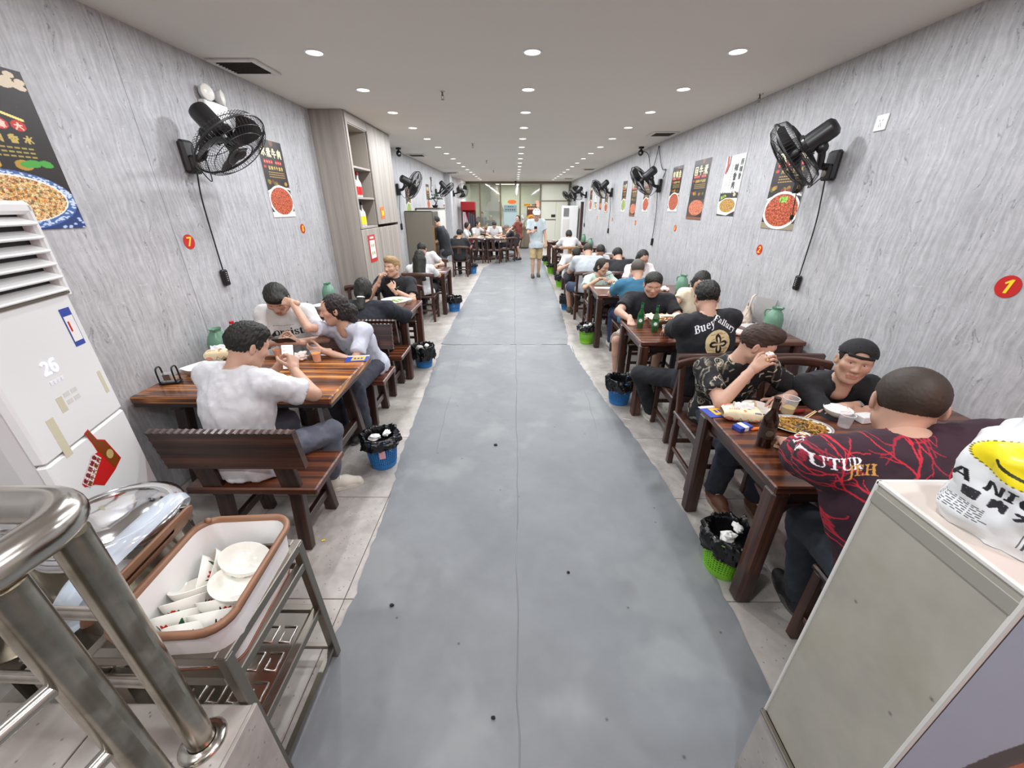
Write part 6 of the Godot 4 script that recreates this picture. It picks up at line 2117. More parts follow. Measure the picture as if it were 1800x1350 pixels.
func tissue_pack(o: Vector3, turn: float, label: String) -> void:
	var t := thing("tissue_pack", label, "tissue pack", o, turn)
	if not M.has("tissue_print"):
		var im := Image.create(128, 64, true, Image.FORMAT_RGB8)
		im.fill(sr(244, 226, 186))
		ell(im, 20, 44, 14, 10, sr(226, 150, 130))
		im.fill_rect(Rect2i(8, 50, 24, 5), sr(206, 60, 40))
		stroke(im, [Vector2(44, 50), Vector2(54, 36), Vector2(66, 48), Vector2(78, 38), Vector2(90, 50)], 1.5, sr(150, 130, 110))
		ell(im, 104, 46, 10, 8, sr(220, 160, 140))
		ell(im, 104, 46, 8, 6, sr(244, 216, 180))
		ell(im, 66, 14, 5, 3, sr(220, 130, 60))
		for k in 5:
			im.fill_rect(Rect2i(16 + k * 7, 8, 5, 4), sr(206, 130, 90))
		im.fill_rect(Rect2i(96, 16, 24, 4), sr(120, 120, 140))
		M.tissue_print = tex_mat(im, 0.5)
	var mb := MB.new()
	var s := Vector3(0.2, 0.075, 0.105)
	var f := noise(int(o.z * 10.0) + 3, 8.0, 2)
	mb.patch(24, 16, func(u: float, v: float) -> Vector3:
		var a := TAU * v
		var e := pow(absf(2.0 * u - 1.0), 6.0)
		var k := 1.0 - 0.55 * e
		var q := Vector2(cos(a), sin(a))
		q = q / pow(pow(absf(q.x), 4.0) + pow(absf(q.y), 4.0), 0.25)
		var w := 1.0 + f.get_noise_3d(u, q.x * 0.3, q.y * 0.3) * 0.12
		return Vector3((u - 0.5) * s.x, s.y / 2 + q.y * s.y / 2 * k, -q.x * s.z / 2 * w * (1.0 - 0.25 * e)))
	for k in mb.uv.size():
		mb.uv[k] = Vector2(mb.uv[k].x, fmod(mb.uv[k].y * 2.0 + 0.5, 1.0))
	part("wrapper", mb, M.tissue_print, t)
	var tf := MB.new().patch(8, 8, func(u: float, v: float) -> Vector3: return Vector3((u - 0.5) * 0.1, 0.074 + 0.028 * (1.0 - absf(2.0 * v - 1.0)) + f.get_noise_2d(u * 2.0, v * 2.0) * 0.02, (v - 0.5) * 0.05))
	part("tissue", tf, M.paper, t)


func menu_card(o: Vector3, turn: float, label: String) -> void:
	var t := thing("menu_card", label, "menu card", o, turn)
	part("card", MB.new().box(Vector3(0, 0.002, 0), Vector3(0.17, 0.004, 0.13), 0.001), M.card_blue, t)
	part("yellow_field", MB.new().box(Vector3(0.01, 0.0044, 0.005), Vector3(0.1, 0.001, 0.08), 0.0), mat_once("card_yellow", sr(232, 176, 50), 0.5), t)
	part("white_field", MB.new().box(Vector3(0.0, 0.0044, -0.052), Vector3(0.165, 0.001, 0.022), 0.0), M.paper, t)
	for k in 3:
		part("print_mark", MB.new().box(Vector3(-0.015 + 0.025 * k, 0.0052, 0.005), Vector3(0.016, 0.001, 0.03)), M.card_blue, t)


func beer_bottle(o: Vector3, m: Material, h: float, r: float, label: String) -> void:
	var t := thing("beer_bottle", label, "bottle", o)
	part("glass", bottle_mesh(r, h), m, t)
	part("label_band", MB.new().at(Vector3.ZERO, Basis(Vector3.UP, 1.4)).lathe([Vector2(r + 0.0003, h * 0.2), Vector2(r + 0.0006, h * 0.2), Vector2(r + 0.0006, h * 0.44), Vector2(r + 0.0003, h * 0.44)], 22), mat_once("label_green", sr(40, 110, 70), 0.4) if m == M.green_glass else mat_once("label_dark", sr(54, 40, 32), 0.4), t)
	var oval := MB.new().at(Vector3(0, h * 0.32, r + 0.0012), Basis(Vector3.RIGHT, PI / 2)).lathe([Vector2(0.017, -0.0003), Vector2(0.017, 0.0004), Vector2(0.0001, 0.0006)], 16)
	part("label_oval", oval, M.paper if m == M.green_glass else M.alu, t, Vector3.ZERO, Basis(Vector3.UP, -0.3))
	part("neck_band", MB.new().lathe([Vector2(r * 0.37, h * 0.8), Vector2(r * 0.385, h * 0.8), Vector2(r * 0.385, h * 0.93), Vector2(r * 0.37, h * 0.93)], 16), M.label_green if m == M.green_glass else M.label_dark, t)


func plate_food(o: Vector3, rx: float, rz: float, turn: float, label: String, pal: Array) -> void:
	var t := thing("food_plate", label, "plate of food", o, turn)
	part("plate", MB.new().lathe([Vector2(0.0001, 0.004), Vector2(0.55, 0.0), Vector2(0.6, 0.003), Vector2(0.86, 0.014), Vector2(1.0, 0.024), Vector2(0.995, 0.027), Vector2(0.85, 0.018), Vector2(0.6, 0.009), Vector2(0.0001, 0.008)], 40, Vector2(rx, rz)), M.porcelain, t)
	part("rim_line", MB.new().lathe([Vector2(0.93, 0.0235), Vector2(0.945, 0.0245)], 40, Vector2(rx, rz)), mat_once("rim_blue", sr(60, 70, 110), 0.3), t)
	var r := RandomNumberGenerator.new()
	r.seed = int(o.x * 100.0)
	var big := rx > 0.12
	for c in pal.size():
		var mb := MB.new()
		for k in (46 if big else 14):
			var a := r.randf() * TAU
			var q := sqrt(r.randf()) * 0.78
			var p := Vector3(cos(a) * rx * q, 0.014 + 0.022 * (1.0 - q), sin(a) * rz * q)
			var b := r.randf() * TAU
			var l := r.randf_range(0.012, 0.026)
			mb.tube(arc3([p + Vector3(cos(b) * l, 0, sin(b) * l), p + Vector3(0, r.randf_range(0.0, 0.008), 0), p + Vector3(cos(b + 2.4) * l, -0.002, sin(b + 2.4) * l)], 3), r.randf_range(0.003, 0.0055), 5)
		part("food", mb, mat(pal[c], 0.4), t).set_meta("kind", "stuff")


func plate_round(o: Vector3, r: float, label: String) -> void:
	single("plate", MB.new().lathe([Vector2(0.0001, 0.003), Vector2(r * 0.55, 0.0), Vector2(r * 0.62, 0.004), Vector2(r, 0.022), Vector2(r * 0.99, 0.025), Vector2(r * 0.6, 0.01), Vector2(0.0001, 0.008)], 32), M.porcelain, label, "plate", o)


func glass_cup(o: Vector3, r: float, h: float, fill, level: float, label: String) -> void:
	var t := thing("drinking_cup", label, "cup", o)
	part("cup", MB.new().lathe([Vector2(0.0001, 0.002), Vector2(r * 0.76, 0.001), Vector2(r * 0.78, 0.004), Vector2(r * 0.98, h * 0.95), Vector2(r * 1.03, h), Vector2(r * 0.96, h * 0.97), Vector2(r * 0.75, 0.006), Vector2(0.0001, 0.005)], 28), M.cup, t)
	if fill != null:
		part("drink", MB.new().lathe([Vector2(0.0001, 0.006), Vector2(r * 0.74, 0.006), Vector2(lerpf(r * 0.74, r * 0.93, level), h * level), Vector2(0.0001, h * level)], 24), fill, t)
	part("rim_bead", MB.new().tube(lathe_ring(r * 1.0, h), 0.0018, 6, false, true), M.white, t)


func lathe_ring(r: float, y: float) -> Array:
	var out := []
	for k in 28:
		out.append(Vector3(cos(TAU * k / 28) * r, y, sin(TAU * k / 28) * r))
	return out


func rice_bowl(o: Vector3, r: float, rice: bool, label: String) -> void:
	if not M.has("small_bowl"):
		M.small_bowl = bowl_mesh(0.068, 0.05)
	var t := thing("soup_bowl", label, "bowl", o)
	var k := r / 0.068
	part("bowl", M.small_bowl, M.porcelain, t, Vector3.ZERO, Basis().scaled(Vector3(k, k, k)))
	if rice:
		var f := noise(5, 20.0, 3)
		var mb := MB.new().patch(16, 16, func(u: float, v: float) -> Vector3:
			var p := Vector2(u * 2 - 1, v * 2 - 1)
			var m := maxf(absf(p.x), absf(p.y))
			if p.length() > 0.0001:
				p = p.normalized() * m
			return Vector3(p.x * r * 0.92, 0.044 + 0.026 * (1.0 - m * m) + f.get_noise_2d(p.x, p.y) * 0.008, p.y * r * 0.92))
		part("rice", mb, M.paper, t).set_meta("kind", "stuff")


func chopsticks(o: Vector3, turn: float, label: String) -> void:
	var t := thing("chopsticks", label, "chopsticks", o, turn)
	for e: float in [-1.0, 1.0]:
		part("stick", MB.new().tube([Vector3(-0.1, 0.005, 0.007 * e), Vector3(0.1, 0.005, 0.004 * e)], [0.0045, 0.003], 7), mat_once("stick_wood", sr(226, 196, 150), 0.6), t)


func foil_dish(o: Vector3, label: String) -> void:
	var t := thing("foil_dish", label, "dish", o, 4)
	var fo := MB.new()
	ring_loft(fo, [[rrect(0.3, 0.16, 0.04), 0.0], [rrect(0.34, 0.2, 0.05), 0.06], [rrect(0.36, 0.22, 0.05), 0.062], [rrect(0.33, 0.19, 0.05), 0.055], [rrect(0.28, 0.14, 0.04), 0.015], [rrect(0.05, 0.02, 0.005), 0.015]])
	part("foil", fo, M.steel_dull, t)
	var f := noise(31, 12.0, 3)
	var pp := MB.new().patch(30, 20, func(u: float, v: float) -> Vector3:
		var x := (u - 0.5) * 0.38
		var z := (v - 0.5) * 0.25
		var e := maxf(absf(u - 0.5), absf(v - 0.5)) * 2.0
		return Vector3(x, 0.04 + 0.045 * pow(e, 3.0) + f.get_noise_2d(x, z) * 0.02 * (0.4 + e), z))
	part("lining_paper", pp, mat_once("baking_paper", sr(238, 226, 200), 0.7), t)
	var r := RandomNumberGenerator.new()
	r.seed = 4
	for c: Color in [sr(150, 90, 40), sr(110, 60, 30), sr(190, 140, 80)]:
		var mb := MB.new()
		for k in 22:
			mb.blob(Vector3(r.randf_range(-0.06, 0.13), 0.052 + r.randf() * 0.012, r.randf_range(-0.07, 0.07)), Vector3(r.randf_range(0.008, 0.018), 0.007, r.randf_range(0.006, 0.014)), 6)
		part("leftovers", mb, mat(c, 0.4), t).set_meta("kind", "stuff")


func thermos(o: Vector3, label: String) -> void:
	if not M.has("jug_meshes"):
		var body := MB.new().lathe([Vector2(0.0001, 0), Vector2(0.068, 0), Vector2(0.072, 0.008), Vector2(0.08, 0.06), Vector2(0.078, 0.13), Vector2(0.062, 0.18), Vector2(0.04, 0.212), Vector2(0.036, 0.222), Vector2(0.044, 0.24), Vector2(0.04, 0.24), Vector2(0.032, 0.222), Vector2(0.0001, 0.2)], 32)
		var hnd := MB.new().tube(arc3([Vector3(0.04, 0.212, 0), Vector3(0.085, 0.205, 0), Vector3(0.098, 0.17, 0), Vector3(0.08, 0.12, 0)], 5), 0.009, 10)
		var sp := MB.new().tube(arc3([Vector3(-0.03, 0.222, 0), Vector3(-0.048, 0.236, 0), Vector3(-0.056, 0.246, 0)], 3), 0.011, 8)
		M.jug_meshes = [body.mesh(), hnd.mesh(), sp.mesh()]
	var t := thing("water_jug", label, "jug", o, 120, "green glazed jugs")
	part("body", M.jug_meshes[0], M.celadon, t)
	part("handle", M.jug_meshes[1], M.celadon, t)
	part("spout", M.jug_meshes[2], M.celadon, t)


func handbag(o: Vector3, label: String) -> void:
	var m := mat_once("beige_leather", sr(206, 192, 178), 0.6)
	var t := thing("handbag", label, "bag", o, 60)
	var f := noise(61, 6.0, 2)
	var mb := MB.new()
	mb.patch(30, 16, func(u: float, v: float) -> Vector3:
		var a := -TAU * u
		var q := Vector2(cos(a), sin(a))
		q = q / pow(pow(absf(q.x), 3.0) + pow(absf(q.y), 3.0), 1.0 / 3.0)
		var h := 0.2 * v
		var k := 1.0 - 0.35 * v * v + f.get_noise_3d(q.x, v * 2.0, q.y) * 0.12
		return Vector3(q.x * 0.15 * k, h, q.y * 0.07 * (1.0 - 0.7 * v) * k))
	part("body", mb, m, t)
	part("flap", MB.new().patch(10, 6, func(u: float, v: float) -> Vector3: return Vector3((u - 0.5) * 0.2, 0.2 - 0.08 * v + 0.01 * sin(u * 9.0), 0.02 + 0.045 * sqrt(v))), m, t)
	part("strap", MB.new().tube(arc3([Vector3(-0.1, 0.19, 0), Vector3(-0.07, 0.28, 0.01), Vector3(0.0, 0.3, 0.03), Vector3(0.07, 0.26, 0.01), Vector3(0.1, 0.18, 0)], 5), 0.009, 8), m, t)


func paper_heap(o: Vector3, n: int, label: String) -> void:
	# each piece of paper is one thing
	var r := RandomNumberGenerator.new()
	r.seed = n + int(o.z * 10.0)
	for k in mini(n, 5):
		var a := TAU * k / 5.0
		var d := 0.0 if k == 0 else 0.055
		single("crumpled_napkin", crumple(k + n, 0.04), M.paper if k % 3 != 1 else mat_once("pink_paper", sr(232, 206, 196), 0.85), label, "napkin", o + Vector3(cos(a) * d, 0.024, sin(a) * d), r.randf() * 360.0, label)


func tray_box(o: Vector3, turn: float, label: String) -> void:
	var t := thing("plastic_tray", label, "tray", o, turn)
	var mb := MB.new()
	ring_loft(mb, [[rrect(0.02, 0.01, 0.004), 0.003], [rrect(0.2, 0.1, 0.02), 0.0], [rrect(0.23, 0.125, 0.025), 0.05], [rrect(0.245, 0.14, 0.03), 0.052], [rrect(0.225, 0.118, 0.025), 0.05], [rrect(0.195, 0.095, 0.02), 0.006], [rrect(0.02, 0.01, 0.004), 0.006]])
	part("tray", mb, M.white, t)


func napkin_rack(o: Vector3, turn: float, label: String) -> void:
	var t := thing("napkin_rack", label, "napkin rack", o, turn)
	part("base", MB.new().box(Vector3(0, 0.008, 0), Vector3(0.11, 0.012, 0.07), 0.003), M.black, t)
	for e: float in [-1.0, 1.0]:
		part("wire_hoop", MB.new().tube(arc3([Vector3(0.045 * e, 0.01, 0.03), Vector3(0.045 * e, 0.1, 0.028), Vector3(0.045 * e, 0.118, 0.0), Vector3(0.045 * e, 0.1, -0.028), Vector3(0.045 * e, 0.01, -0.03)], 6), 0.005, 8), M.black, t)
	part("holder", MB.new().box(Vector3(0, 0.045, 0), Vector3(0.07, 0.06, 0.05), 0.004), M.cup, t)
	part("label_card", MB.new().box(Vector3(0, 0.05, 0.027), Vector3(0.04, 0.04, 0.002)), M.steel_dull, t)


func juice_bottle(o: Vector3) -> void:
	var t := thing("juice_bottle", "large plastic bottle half full of orange drink on the trestle table", "bottle", o)
	part("drink", MB.new().lathe([Vector2(0.0001, 0.004), Vector2(0.042, 0.004), Vector2(0.045, 0.02), Vector2(0.045, 0.13), Vector2(0.0001, 0.13)], 24), M.juice, t)
	part("shell", MB.new().lathe([Vector2(0.043, 0.0), Vector2(0.047, 0.01), Vector2(0.047, 0.16), Vector2(0.046, 0.2), Vector2(0.03, 0.25), Vector2(0.015, 0.275), Vector2(0.014, 0.29)], 26), M.cup, t)
	part("label_band", MB.new().lathe([Vector2(0.0475, 0.06), Vector2(0.048, 0.06), Vector2(0.048, 0.1), Vector2(0.0475, 0.1)], 26), mat_once("label_orange", sr(226, 92, 30), 0.4), t)
	part("cap", MB.new().lathe([Vector2(0.016, 0.282), Vector2(0.016, 0.3), Vector2(0.0001, 0.3)], 16), M.red, t)


func juice_cup(o: Vector3, label: String) -> void:
	var t := thing("juice_cup", label, "cup", o, 0)
	part("cup", MB.new().lathe([Vector2(0.0001, 0.001), Vector2(0.026, 0.0), Vector2(0.037, 0.085), Vector2(0.039, 0.088), Vector2(0.036, 0.088), Vector2(0.0255, 0.003)], 24), M.cup, t)
	part("juice", MB.new().lathe([Vector2(0.0001, 0.004), Vector2(0.025, 0.004), Vector2(0.0335, 0.07), Vector2(0.0001, 0.07)], 24), M.juice, t)


func big_bowl(o: Vector3) -> void:
	var t := thing("serving_bowl", "large white soup bowl with greens", "bowl", o)
	part("bowl", MB.new().lathe([Vector2(0.0001, 0.003), Vector2(0.07, 0.0), Vector2(0.075, 0.014), Vector2(0.11, 0.045), Vector2(0.143, 0.09), Vector2(0.158, 0.102), Vector2(0.154, 0.108), Vector2(0.138, 0.098), Vector2(0.1, 0.05), Vector2(0.0001, 0.025)], 44), M.porcelain, t)
	part("rim_line", MB.new().lathe([Vector2(0.1385, 0.082), Vector2(0.142, 0.0865)], 44), mat_once("rim_brown", sr(150, 100, 90), 0.3), t)
	part("soup", MB.new().lathe([Vector2(0.131, 0.09), Vector2(0.0001, 0.092)], 36), mat_once("soup", sr(226, 222, 204), 0.2), t)
	var mb := MB.new()
	var r := RandomNumberGenerator.new()
	r.seed = 9
	for k in 16:
		var p := Vector3(r.randf_range(-0.06, 0.07), 0.095, r.randf_range(-0.06, 0.06))
		mb.blob(p, Vector3(0.016, 0.006, 0.01), 6, Basis(Vector3.UP, r.randf() * 3.0))
	part("greens", mb, mat_once("greens", sr(120, 160, 70), 0.5), t).set_meta("kind", "stuff")


func phone(o: Vector3, b: Basis, lit: bool, label: String) -> void:
	var t := thing("smartphone", label, "phone", o)
	t.basis = b
	part("case", MB.new().box(Vector3.ZERO, Vector3(0.075, 0.158, 0.008), 0.003), M.black, t)
	part("screen", MB.new().box(Vector3(0, 0, 0.0042), Vector3(0.069, 0.15, 0.001)), glow(sr(250, 240, 232), 0.8) if lit else mat_once("dark_screen", sr(16, 18, 24), 0.08), t)
	if lit:
		for k in 6:
			part("screen_line", MB.new().box(Vector3(-0.02, 0.06 - 0.02 * k, 0.005), Vector3(0.016, 0.004, 0.0006)), mat_once("screen_line", sr(206, 190, 180), 0.5), t)
	else:
		part("camera_bump", MB.new().box(Vector3(-0.02, 0.055, -0.0055), Vector3(0.026, 0.028, 0.003), 0.001), M.black, t)


# ---------------------------------------------------------------- smooth solids (surface nets over a distance field)
# op: [type, mode, k, ...]  type 0 capsule(a, b, ra, rb, cut)  1 ellipsoid(c, r, basis)  2 half space(p, n)  3 trunk(dictionary)
# mode 0 join, 1 take away, 2 keep inside
func cap(a: Vector3, b: Vector3, ra: float, rb: float, k := 0.02, mode := 0, cut := false) -> Array:
	return [0, mode, k, a, b, ra, rb, cut]


func ball(c: Vector3, r: Vector3, k := 0.02, mode := 0, b := Basis()) -> Array:
	return [1, mode, k, c, r, b]


func half(p: Vector3, n: Vector3, mode := 2, k := 0.004) -> Array:
	return [2, mode, k, p, n.normalized()]


func op_box(o: Array) -> AABB:
	match o[0]:
		0:
			var r := maxf(o[5], o[6])
			var bb := AABB(o[3], Vector3.ZERO).expand(o[4])
			return bb.grow(r)
		1:
			var m := maxf(o[4].x, maxf(o[4].y, o[4].z))
			return AABB(o[3], Vector3.ZERO).grow(m)
		3:
			var d: Dictionary = o[3]
			return AABB(d.a, Vector3.ZERO).expand(d.b).grow(d.m)
	return AABB()


func nets(ops: Array, cell: float) -> Array:
	var bb := AABB()
	var begun := false
	for o: Array in ops:
		if o[1] == 0:
			var q := op_box(o)
			bb = bb.merge(q) if begun else q
			begun = true
	bb = bb.grow(cell * 2.2)
	var lo := bb.position
	var nx := int(bb.size.x / cell) + 2
	var ny := int(bb.size.y / cell) + 2
	var nz := int(bb.size.z / cell) + 2
	var sy := nx
	var sz := nx * ny
	var f := PackedFloat32Array()
	f.resize(sz * nz)
	f.fill(9.0)
	for o: Array in ops:
		var ty: int = o[0]
		var mode: int = o[1]
		var k: float = maxf(o[2], 1e-5)
		var x0 := 0
		var y0 := 0
		var z0 := 0
		var x1 := nx
		var y1 := ny
		var z1 := nz
		if ty != 2 and mode != 2:
			var q := op_box(o).grow(k + cell * 2.0)
			x0 = clampi(int((q.position.x - lo.x) / cell), 0, nx)
			y0 = clampi(int((q.position.y - lo.y) / cell), 0, ny)
			z0 = clampi(int((q.position.z - lo.z) / cell), 0, nz)
			x1 = clampi(int((q.end.x - lo.x) / cell) + 2, 0, nx)
			y1 = clampi(int((q.end.y - lo.y) / cell) + 2, 0, ny)
			z1 = clampi(int((q.end.z - lo.z) / cell) + 2, 0, nz)
		var a := Vector3()
		var ba := Vector3()
		var inv := 0.0
		var ra := 0.0
		var rb := 0.0
		var cut := false
		var er := Vector3.ONE
		var ib := Basis()
		var D := {}
		var tA := Vector3()
		var tax := Vector3()
		var tL := 1.0
		var tR0 := Vector3()
		var tR1 := Vector3()
		var tF := Vector3()
		var tw := PackedFloat32Array()
		var td := PackedFloat32Array()
		var tn := 1
		var tb := 0.0
		var tcut0 := false
		match ty:
			0:
				a = o[3]
				ba = o[4] - o[3]
				inv = 1.0 / maxf(ba.length_squared(), 1e-12)
				ra = o[5]
				rb = o[6]
				cut = o[7]
			1:
				a = o[3]
				er = o[4]
				ib = (o[5] as Basis).inverse()
			2:
				a = o[3]
				ba = o[4]
			3:
				D = o[3]
				tA = D.a
				tax = D.b - D.a
				tL = tax.length()
				tax /= tL
				tR0 = D.r0
				tR1 = D.r1
				tF = D.f
				tw = D.w
				td = D.d
				tn = tw.size() - 1
				tb = D.bulge
				tcut0 = D.flat
		for iz in range(z0, z1):
			for iy in range(y0, y1):
				var row := iz * sz + iy * sy
				var p := Vector3(lo.x + x0 * cell, lo.y + iy * cell, lo.z + iz * cell)
				for ix in range(x0, x1):
					var d := 0.0
					if ty == 0:
						var pa := p - a
						var h0 := pa.dot(ba) * inv
						var h := clampf(h0, 0.0, 1.0)
						d = (pa - ba * h).length() - (ra + (rb - ra) * h)
						if cut:
							d = maxf(d, (h0 - 1.0) / sqrt(inv))
					elif ty == 1:
						var q := ib * (p - a)
						var e := q / er
						var k0 := e.length()
						var k1 := (e / er).length()
						d = k0 * (k0 - 1.0) / k1 if k1 > 1e-6 else -0.01
					elif ty == 2:
						d = (p - a).dot(ba)
					else:
						var q := p - tA
						var s := q.dot(tax) / tL
						var t := clampf(s, 0.0, 1.0)
						q -= tax * (t * tL) - tF * (tb * 4.0 * t * (1.0 - t))
						var R := tR0.lerp(tR1, t).normalized()
						var g := t * tn
						var gi := mini(int(g), tn - 1)
						g -= gi
						var w := tw[gi] + (tw[gi + 1] - tw[gi]) * g
						var dd := td[gi] + (td[gi + 1] - td[gi]) * g
						var ex := q.dot(R)
						var F := R.cross(tax)
						var ez := q.dot(F)
						var k0 := sqrt(ex * ex / (w * w) + ez * ez / (dd * dd))
						var k1 := sqrt(ex * ex / (w * w * w * w) + ez * ez / (dd * dd * dd * dd))
						d = k0 * (k0 - 1.0) / k1 if k1 > 1e-6 else -dd
						var out := absf(s - t) * tL
						if out > 0.0:
							if tcut0 and s < 0.0:
								d = maxf(d, out)
							else:
								d = sqrt(maxf(d, 0.0) * maxf(d, 0.0) + out * out) if d > 0.0 else out
					var i := row + ix
					var old := f[i]
					if mode == 0:
						var m := absf(old - d)
						var v := minf(old, d)
						if m < k:
							var hh := (k - m) / k
							v -= hh * hh * k * 0.25
						f[i] = v
					elif mode == 1:
						var dn := -d
						var m := absf(old - dn)
						var v := maxf(old, dn)
						if m < k:
							var hh := (k - m) / k
							v += hh * hh * k * 0.25
						f[i] = v
					else:
						f[i] = maxf(old, d)
					p.x += cell
	# extract
	var vi := PackedInt32Array()
	vi.resize(sz * nz)
	vi.fill(-1)
	var vs := PackedVector3Array()
	var idx := PackedInt32Array()
	var co := PackedInt32Array([0, 1, sy, sy + 1, sz, sz + 1, sz + sy, sz + sy + 1])
	var ea := PackedInt32Array([0, 2, 4, 6, 0, 1, 4, 5, 0, 1, 2, 3])
	var eb := PackedInt32Array([1, 3, 5, 7, 2, 3, 6, 7, 4, 5, 6, 7])
	var off := [Vector3(0, 0, 0), Vector3(1, 0, 0), Vector3(0, 1, 0), Vector3(1, 1, 0), Vector3(0, 0, 1), Vector3(1, 0, 1), Vector3(0, 1, 1), Vector3(1, 1, 1)]
	var st := [1, sy, sz]
	var quad := PackedInt32Array([0, 0, 0, 0])
	for iz in range(1, nz - 1):
		for iy in range(1, ny - 1):
			var row := iz * sz + iy * sy
			for ix in range(1, nx - 1):
				var i := row + ix
				if f[i] >= 0.0:
					continue
				for ax in 3:
					var s1: int = st[ax]
					var u1: int = st[(ax + 1) % 3]
					var w1: int = st[(ax + 2) % 3]
					for sg in 2:
						var j := i + s1 if sg == 1 else i - s1
						if f[j] < 0.0:
							continue
						var base := i if sg == 1 else j
						quad[0] = base - u1 - w1
						quad[1] = base - w1
						quad[2] = base
						quad[3] = base - u1
						for c in 4:
							var ci := quad[c]
							if vi[ci] < 0:
								var sum := Vector3.ZERO
								var cnt := 0
								for e in 12:
									var fa := f[ci + co[ea[e]]]
									var fb := f[ci + co[eb[e]]]
									if (fa < 0.0) != (fb < 0.0):
										var t := fa / (fa - fb)
										sum += (off[ea[e]] as Vector3).lerp(off[eb[e]], t)
										cnt += 1
								var cz := ci / sz
								var cy := (ci - cz * sz) / sy
								var cx := ci - cz * sz - cy * sy
								vi[ci] = vs.size()
								vs.append(lo + (Vector3(cx, cy, cz) + sum / maxi(cnt, 1)) * cell)
							quad[c] = vi[ci]
						if sg == 1:
							idx.append_array([quad[0], quad[2], quad[1], quad[0], quad[3], quad[2]])
						else:
							idx.append_array([quad[0], quad[1], quad[2], quad[0], quad[2], quad[3]])
	return [vs, net_normals(vs, idx), idx]


func net_normals(vs: PackedVector3Array, idx: PackedInt32Array) -> PackedVector3Array:
	var n := PackedVector3Array()
	n.resize(vs.size())
	for k in range(0, idx.size(), 3):
		var a := idx[k]
		var b := idx[k + 1]
		var c := idx[k + 2]
		var q := (vs[c] - vs[a]).cross(vs[b] - vs[a])
		n[a] += q
		n[b] += q
		n[c] += q
	for k in n.size():
		n[k] = n[k].normalized()
	return n


# push vertices in and out along their normals: folds in cloth, strands in hair
func ruffle(a: Array, f: FastNoiseLite, amp: float, sc: Vector3) -> Array:
	var vs: PackedVector3Array = a[0]
	var n: PackedVector3Array = a[1]
	for k in vs.size():
		vs[k] += n[k] * f.get_noise_3dv(vs[k] * sc) * amp
	return [vs, net_normals(vs, a[2]), a[2]]


# ---------------------------------------------------------------- head, hands, shoes, hair (own space: +z is the face, finger or toe direction)
func head_ops(female: bool) -> Array:
	var j := 0.9 if female else 1.0
	var o := [
		ball(Vector3(0, 0.034, -0.014), Vector3(0.077, 0.086, 0.096), 0.02),
		ball(Vector3(0, -0.03, 0.02), Vector3(0.063 * j, 0.084, 0.07), 0.03),
		ball(Vector3(0, -0.097, 0.057), Vector3(0.024 * j, 0.02, 0.022), 0.024),
		ball(Vector3(0, 0.036, 0.05), Vector3(0.056, 0.05, 0.034), 0.03),
		cap(Vector3(0, -0.05, -0.026), Vector3(0, -0.2, -0.04), 0.052 * j, 0.056 * j, 0.03),
	]
	for s: float in [-1.0, 1.0]:
		o.append(cap(Vector3(0.052 * s * j, -0.055, 0.0), Vector3(0.022 * s, -0.092, 0.048), 0.02, 0.018, 0.03))
		o.append(ball(Vector3(0.043 * s, -0.016, 0.06), Vector3(0.024, 0.02, 0.022), 0.03))
		o.append(cap(Vector3(0.012 * s, 0.027, 0.082), Vector3(0.045 * s, 0.027, 0.068), 0.011, 0.01, 0.02))
		o.append(ball(Vector3(0.031 * s, 0.008, 0.094), Vector3(0.018, 0.0105, 0.014), 0.012, 1))
		o.append(cap(Vector3(0.019 * s, 0.0145, 0.0805), Vector3(0.043 * s, 0.0135, 0.073), 0.0048, 0.0042, 0.004))
		o.append(cap(Vector3(0.02 * s, 0.0015, 0.079), Vector3(0.042 * s, 0.001, 0.073), 0.0042, 0.004, 0.005))
		o.append(ball(Vector3(0.0125 * s, -0.032, 0.093), Vector3(0.0095, 0.0085, 0.0105), 0.008))
		o.append(ball(Vector3(0.081 * s, -0.002, -0.008), Vector3(0.0085, 0.031, 0.019), 0.008, 0, Basis(Vector3.UP, -0.45 * s)))
		o.append(ball(Vector3(0.089 * s, 0.0, -0.002), Vector3(0.006, 0.018, 0.01), 0.005, 1))
	o.append(cap(Vector3(0, 0.016, 0.082), Vector3(0, -0.027, 0.103), 0.0085, 0.0125, 0.012))
	o.append(cap(Vector3(-0.02, -0.0605, 0.0815), Vector3(0.02, -0.0605, 0.0815), 0.0068, 0.0068, 0.008))
	o.append(cap(Vector3(0, -0.0605, 0.087), Vector3(0, -0.061, 0.087), 0.0062, 0.0062, 0.01))
	o.append(cap(Vector3(-0.016, -0.0725, 0.081), Vector3(0.016, -0.0725, 0.081), 0.0078, 0.0078, 0.008))
	o.append(cap(Vector3(-0.022, -0.0662, 0.089), Vector3(0.022, -0.0662, 0.089), 0.0024, 0.0024, 0.003, 1))
	return o


func head_cols(a: Array) -> PackedColorArray:
	var c := PackedColorArray()
	for p: Vector3 in a[0]:
		var q := Color(1, 1, 1)
		if p.z > 0.074 and absf(p.x) < 0.027 and absf(p.y + 0.0665) < 0.0125 - absf(p.x) * 0.22:
			q = Color(0.86, 0.62, 0.6)
		elif p.z > 0.03 and absf(absf(p.x) - 0.045) < 0.022 and absf(p.y + 0.025) < 0.02:
			q = Color(1.0, 0.94, 0.92)
		c.append(q)
	return c


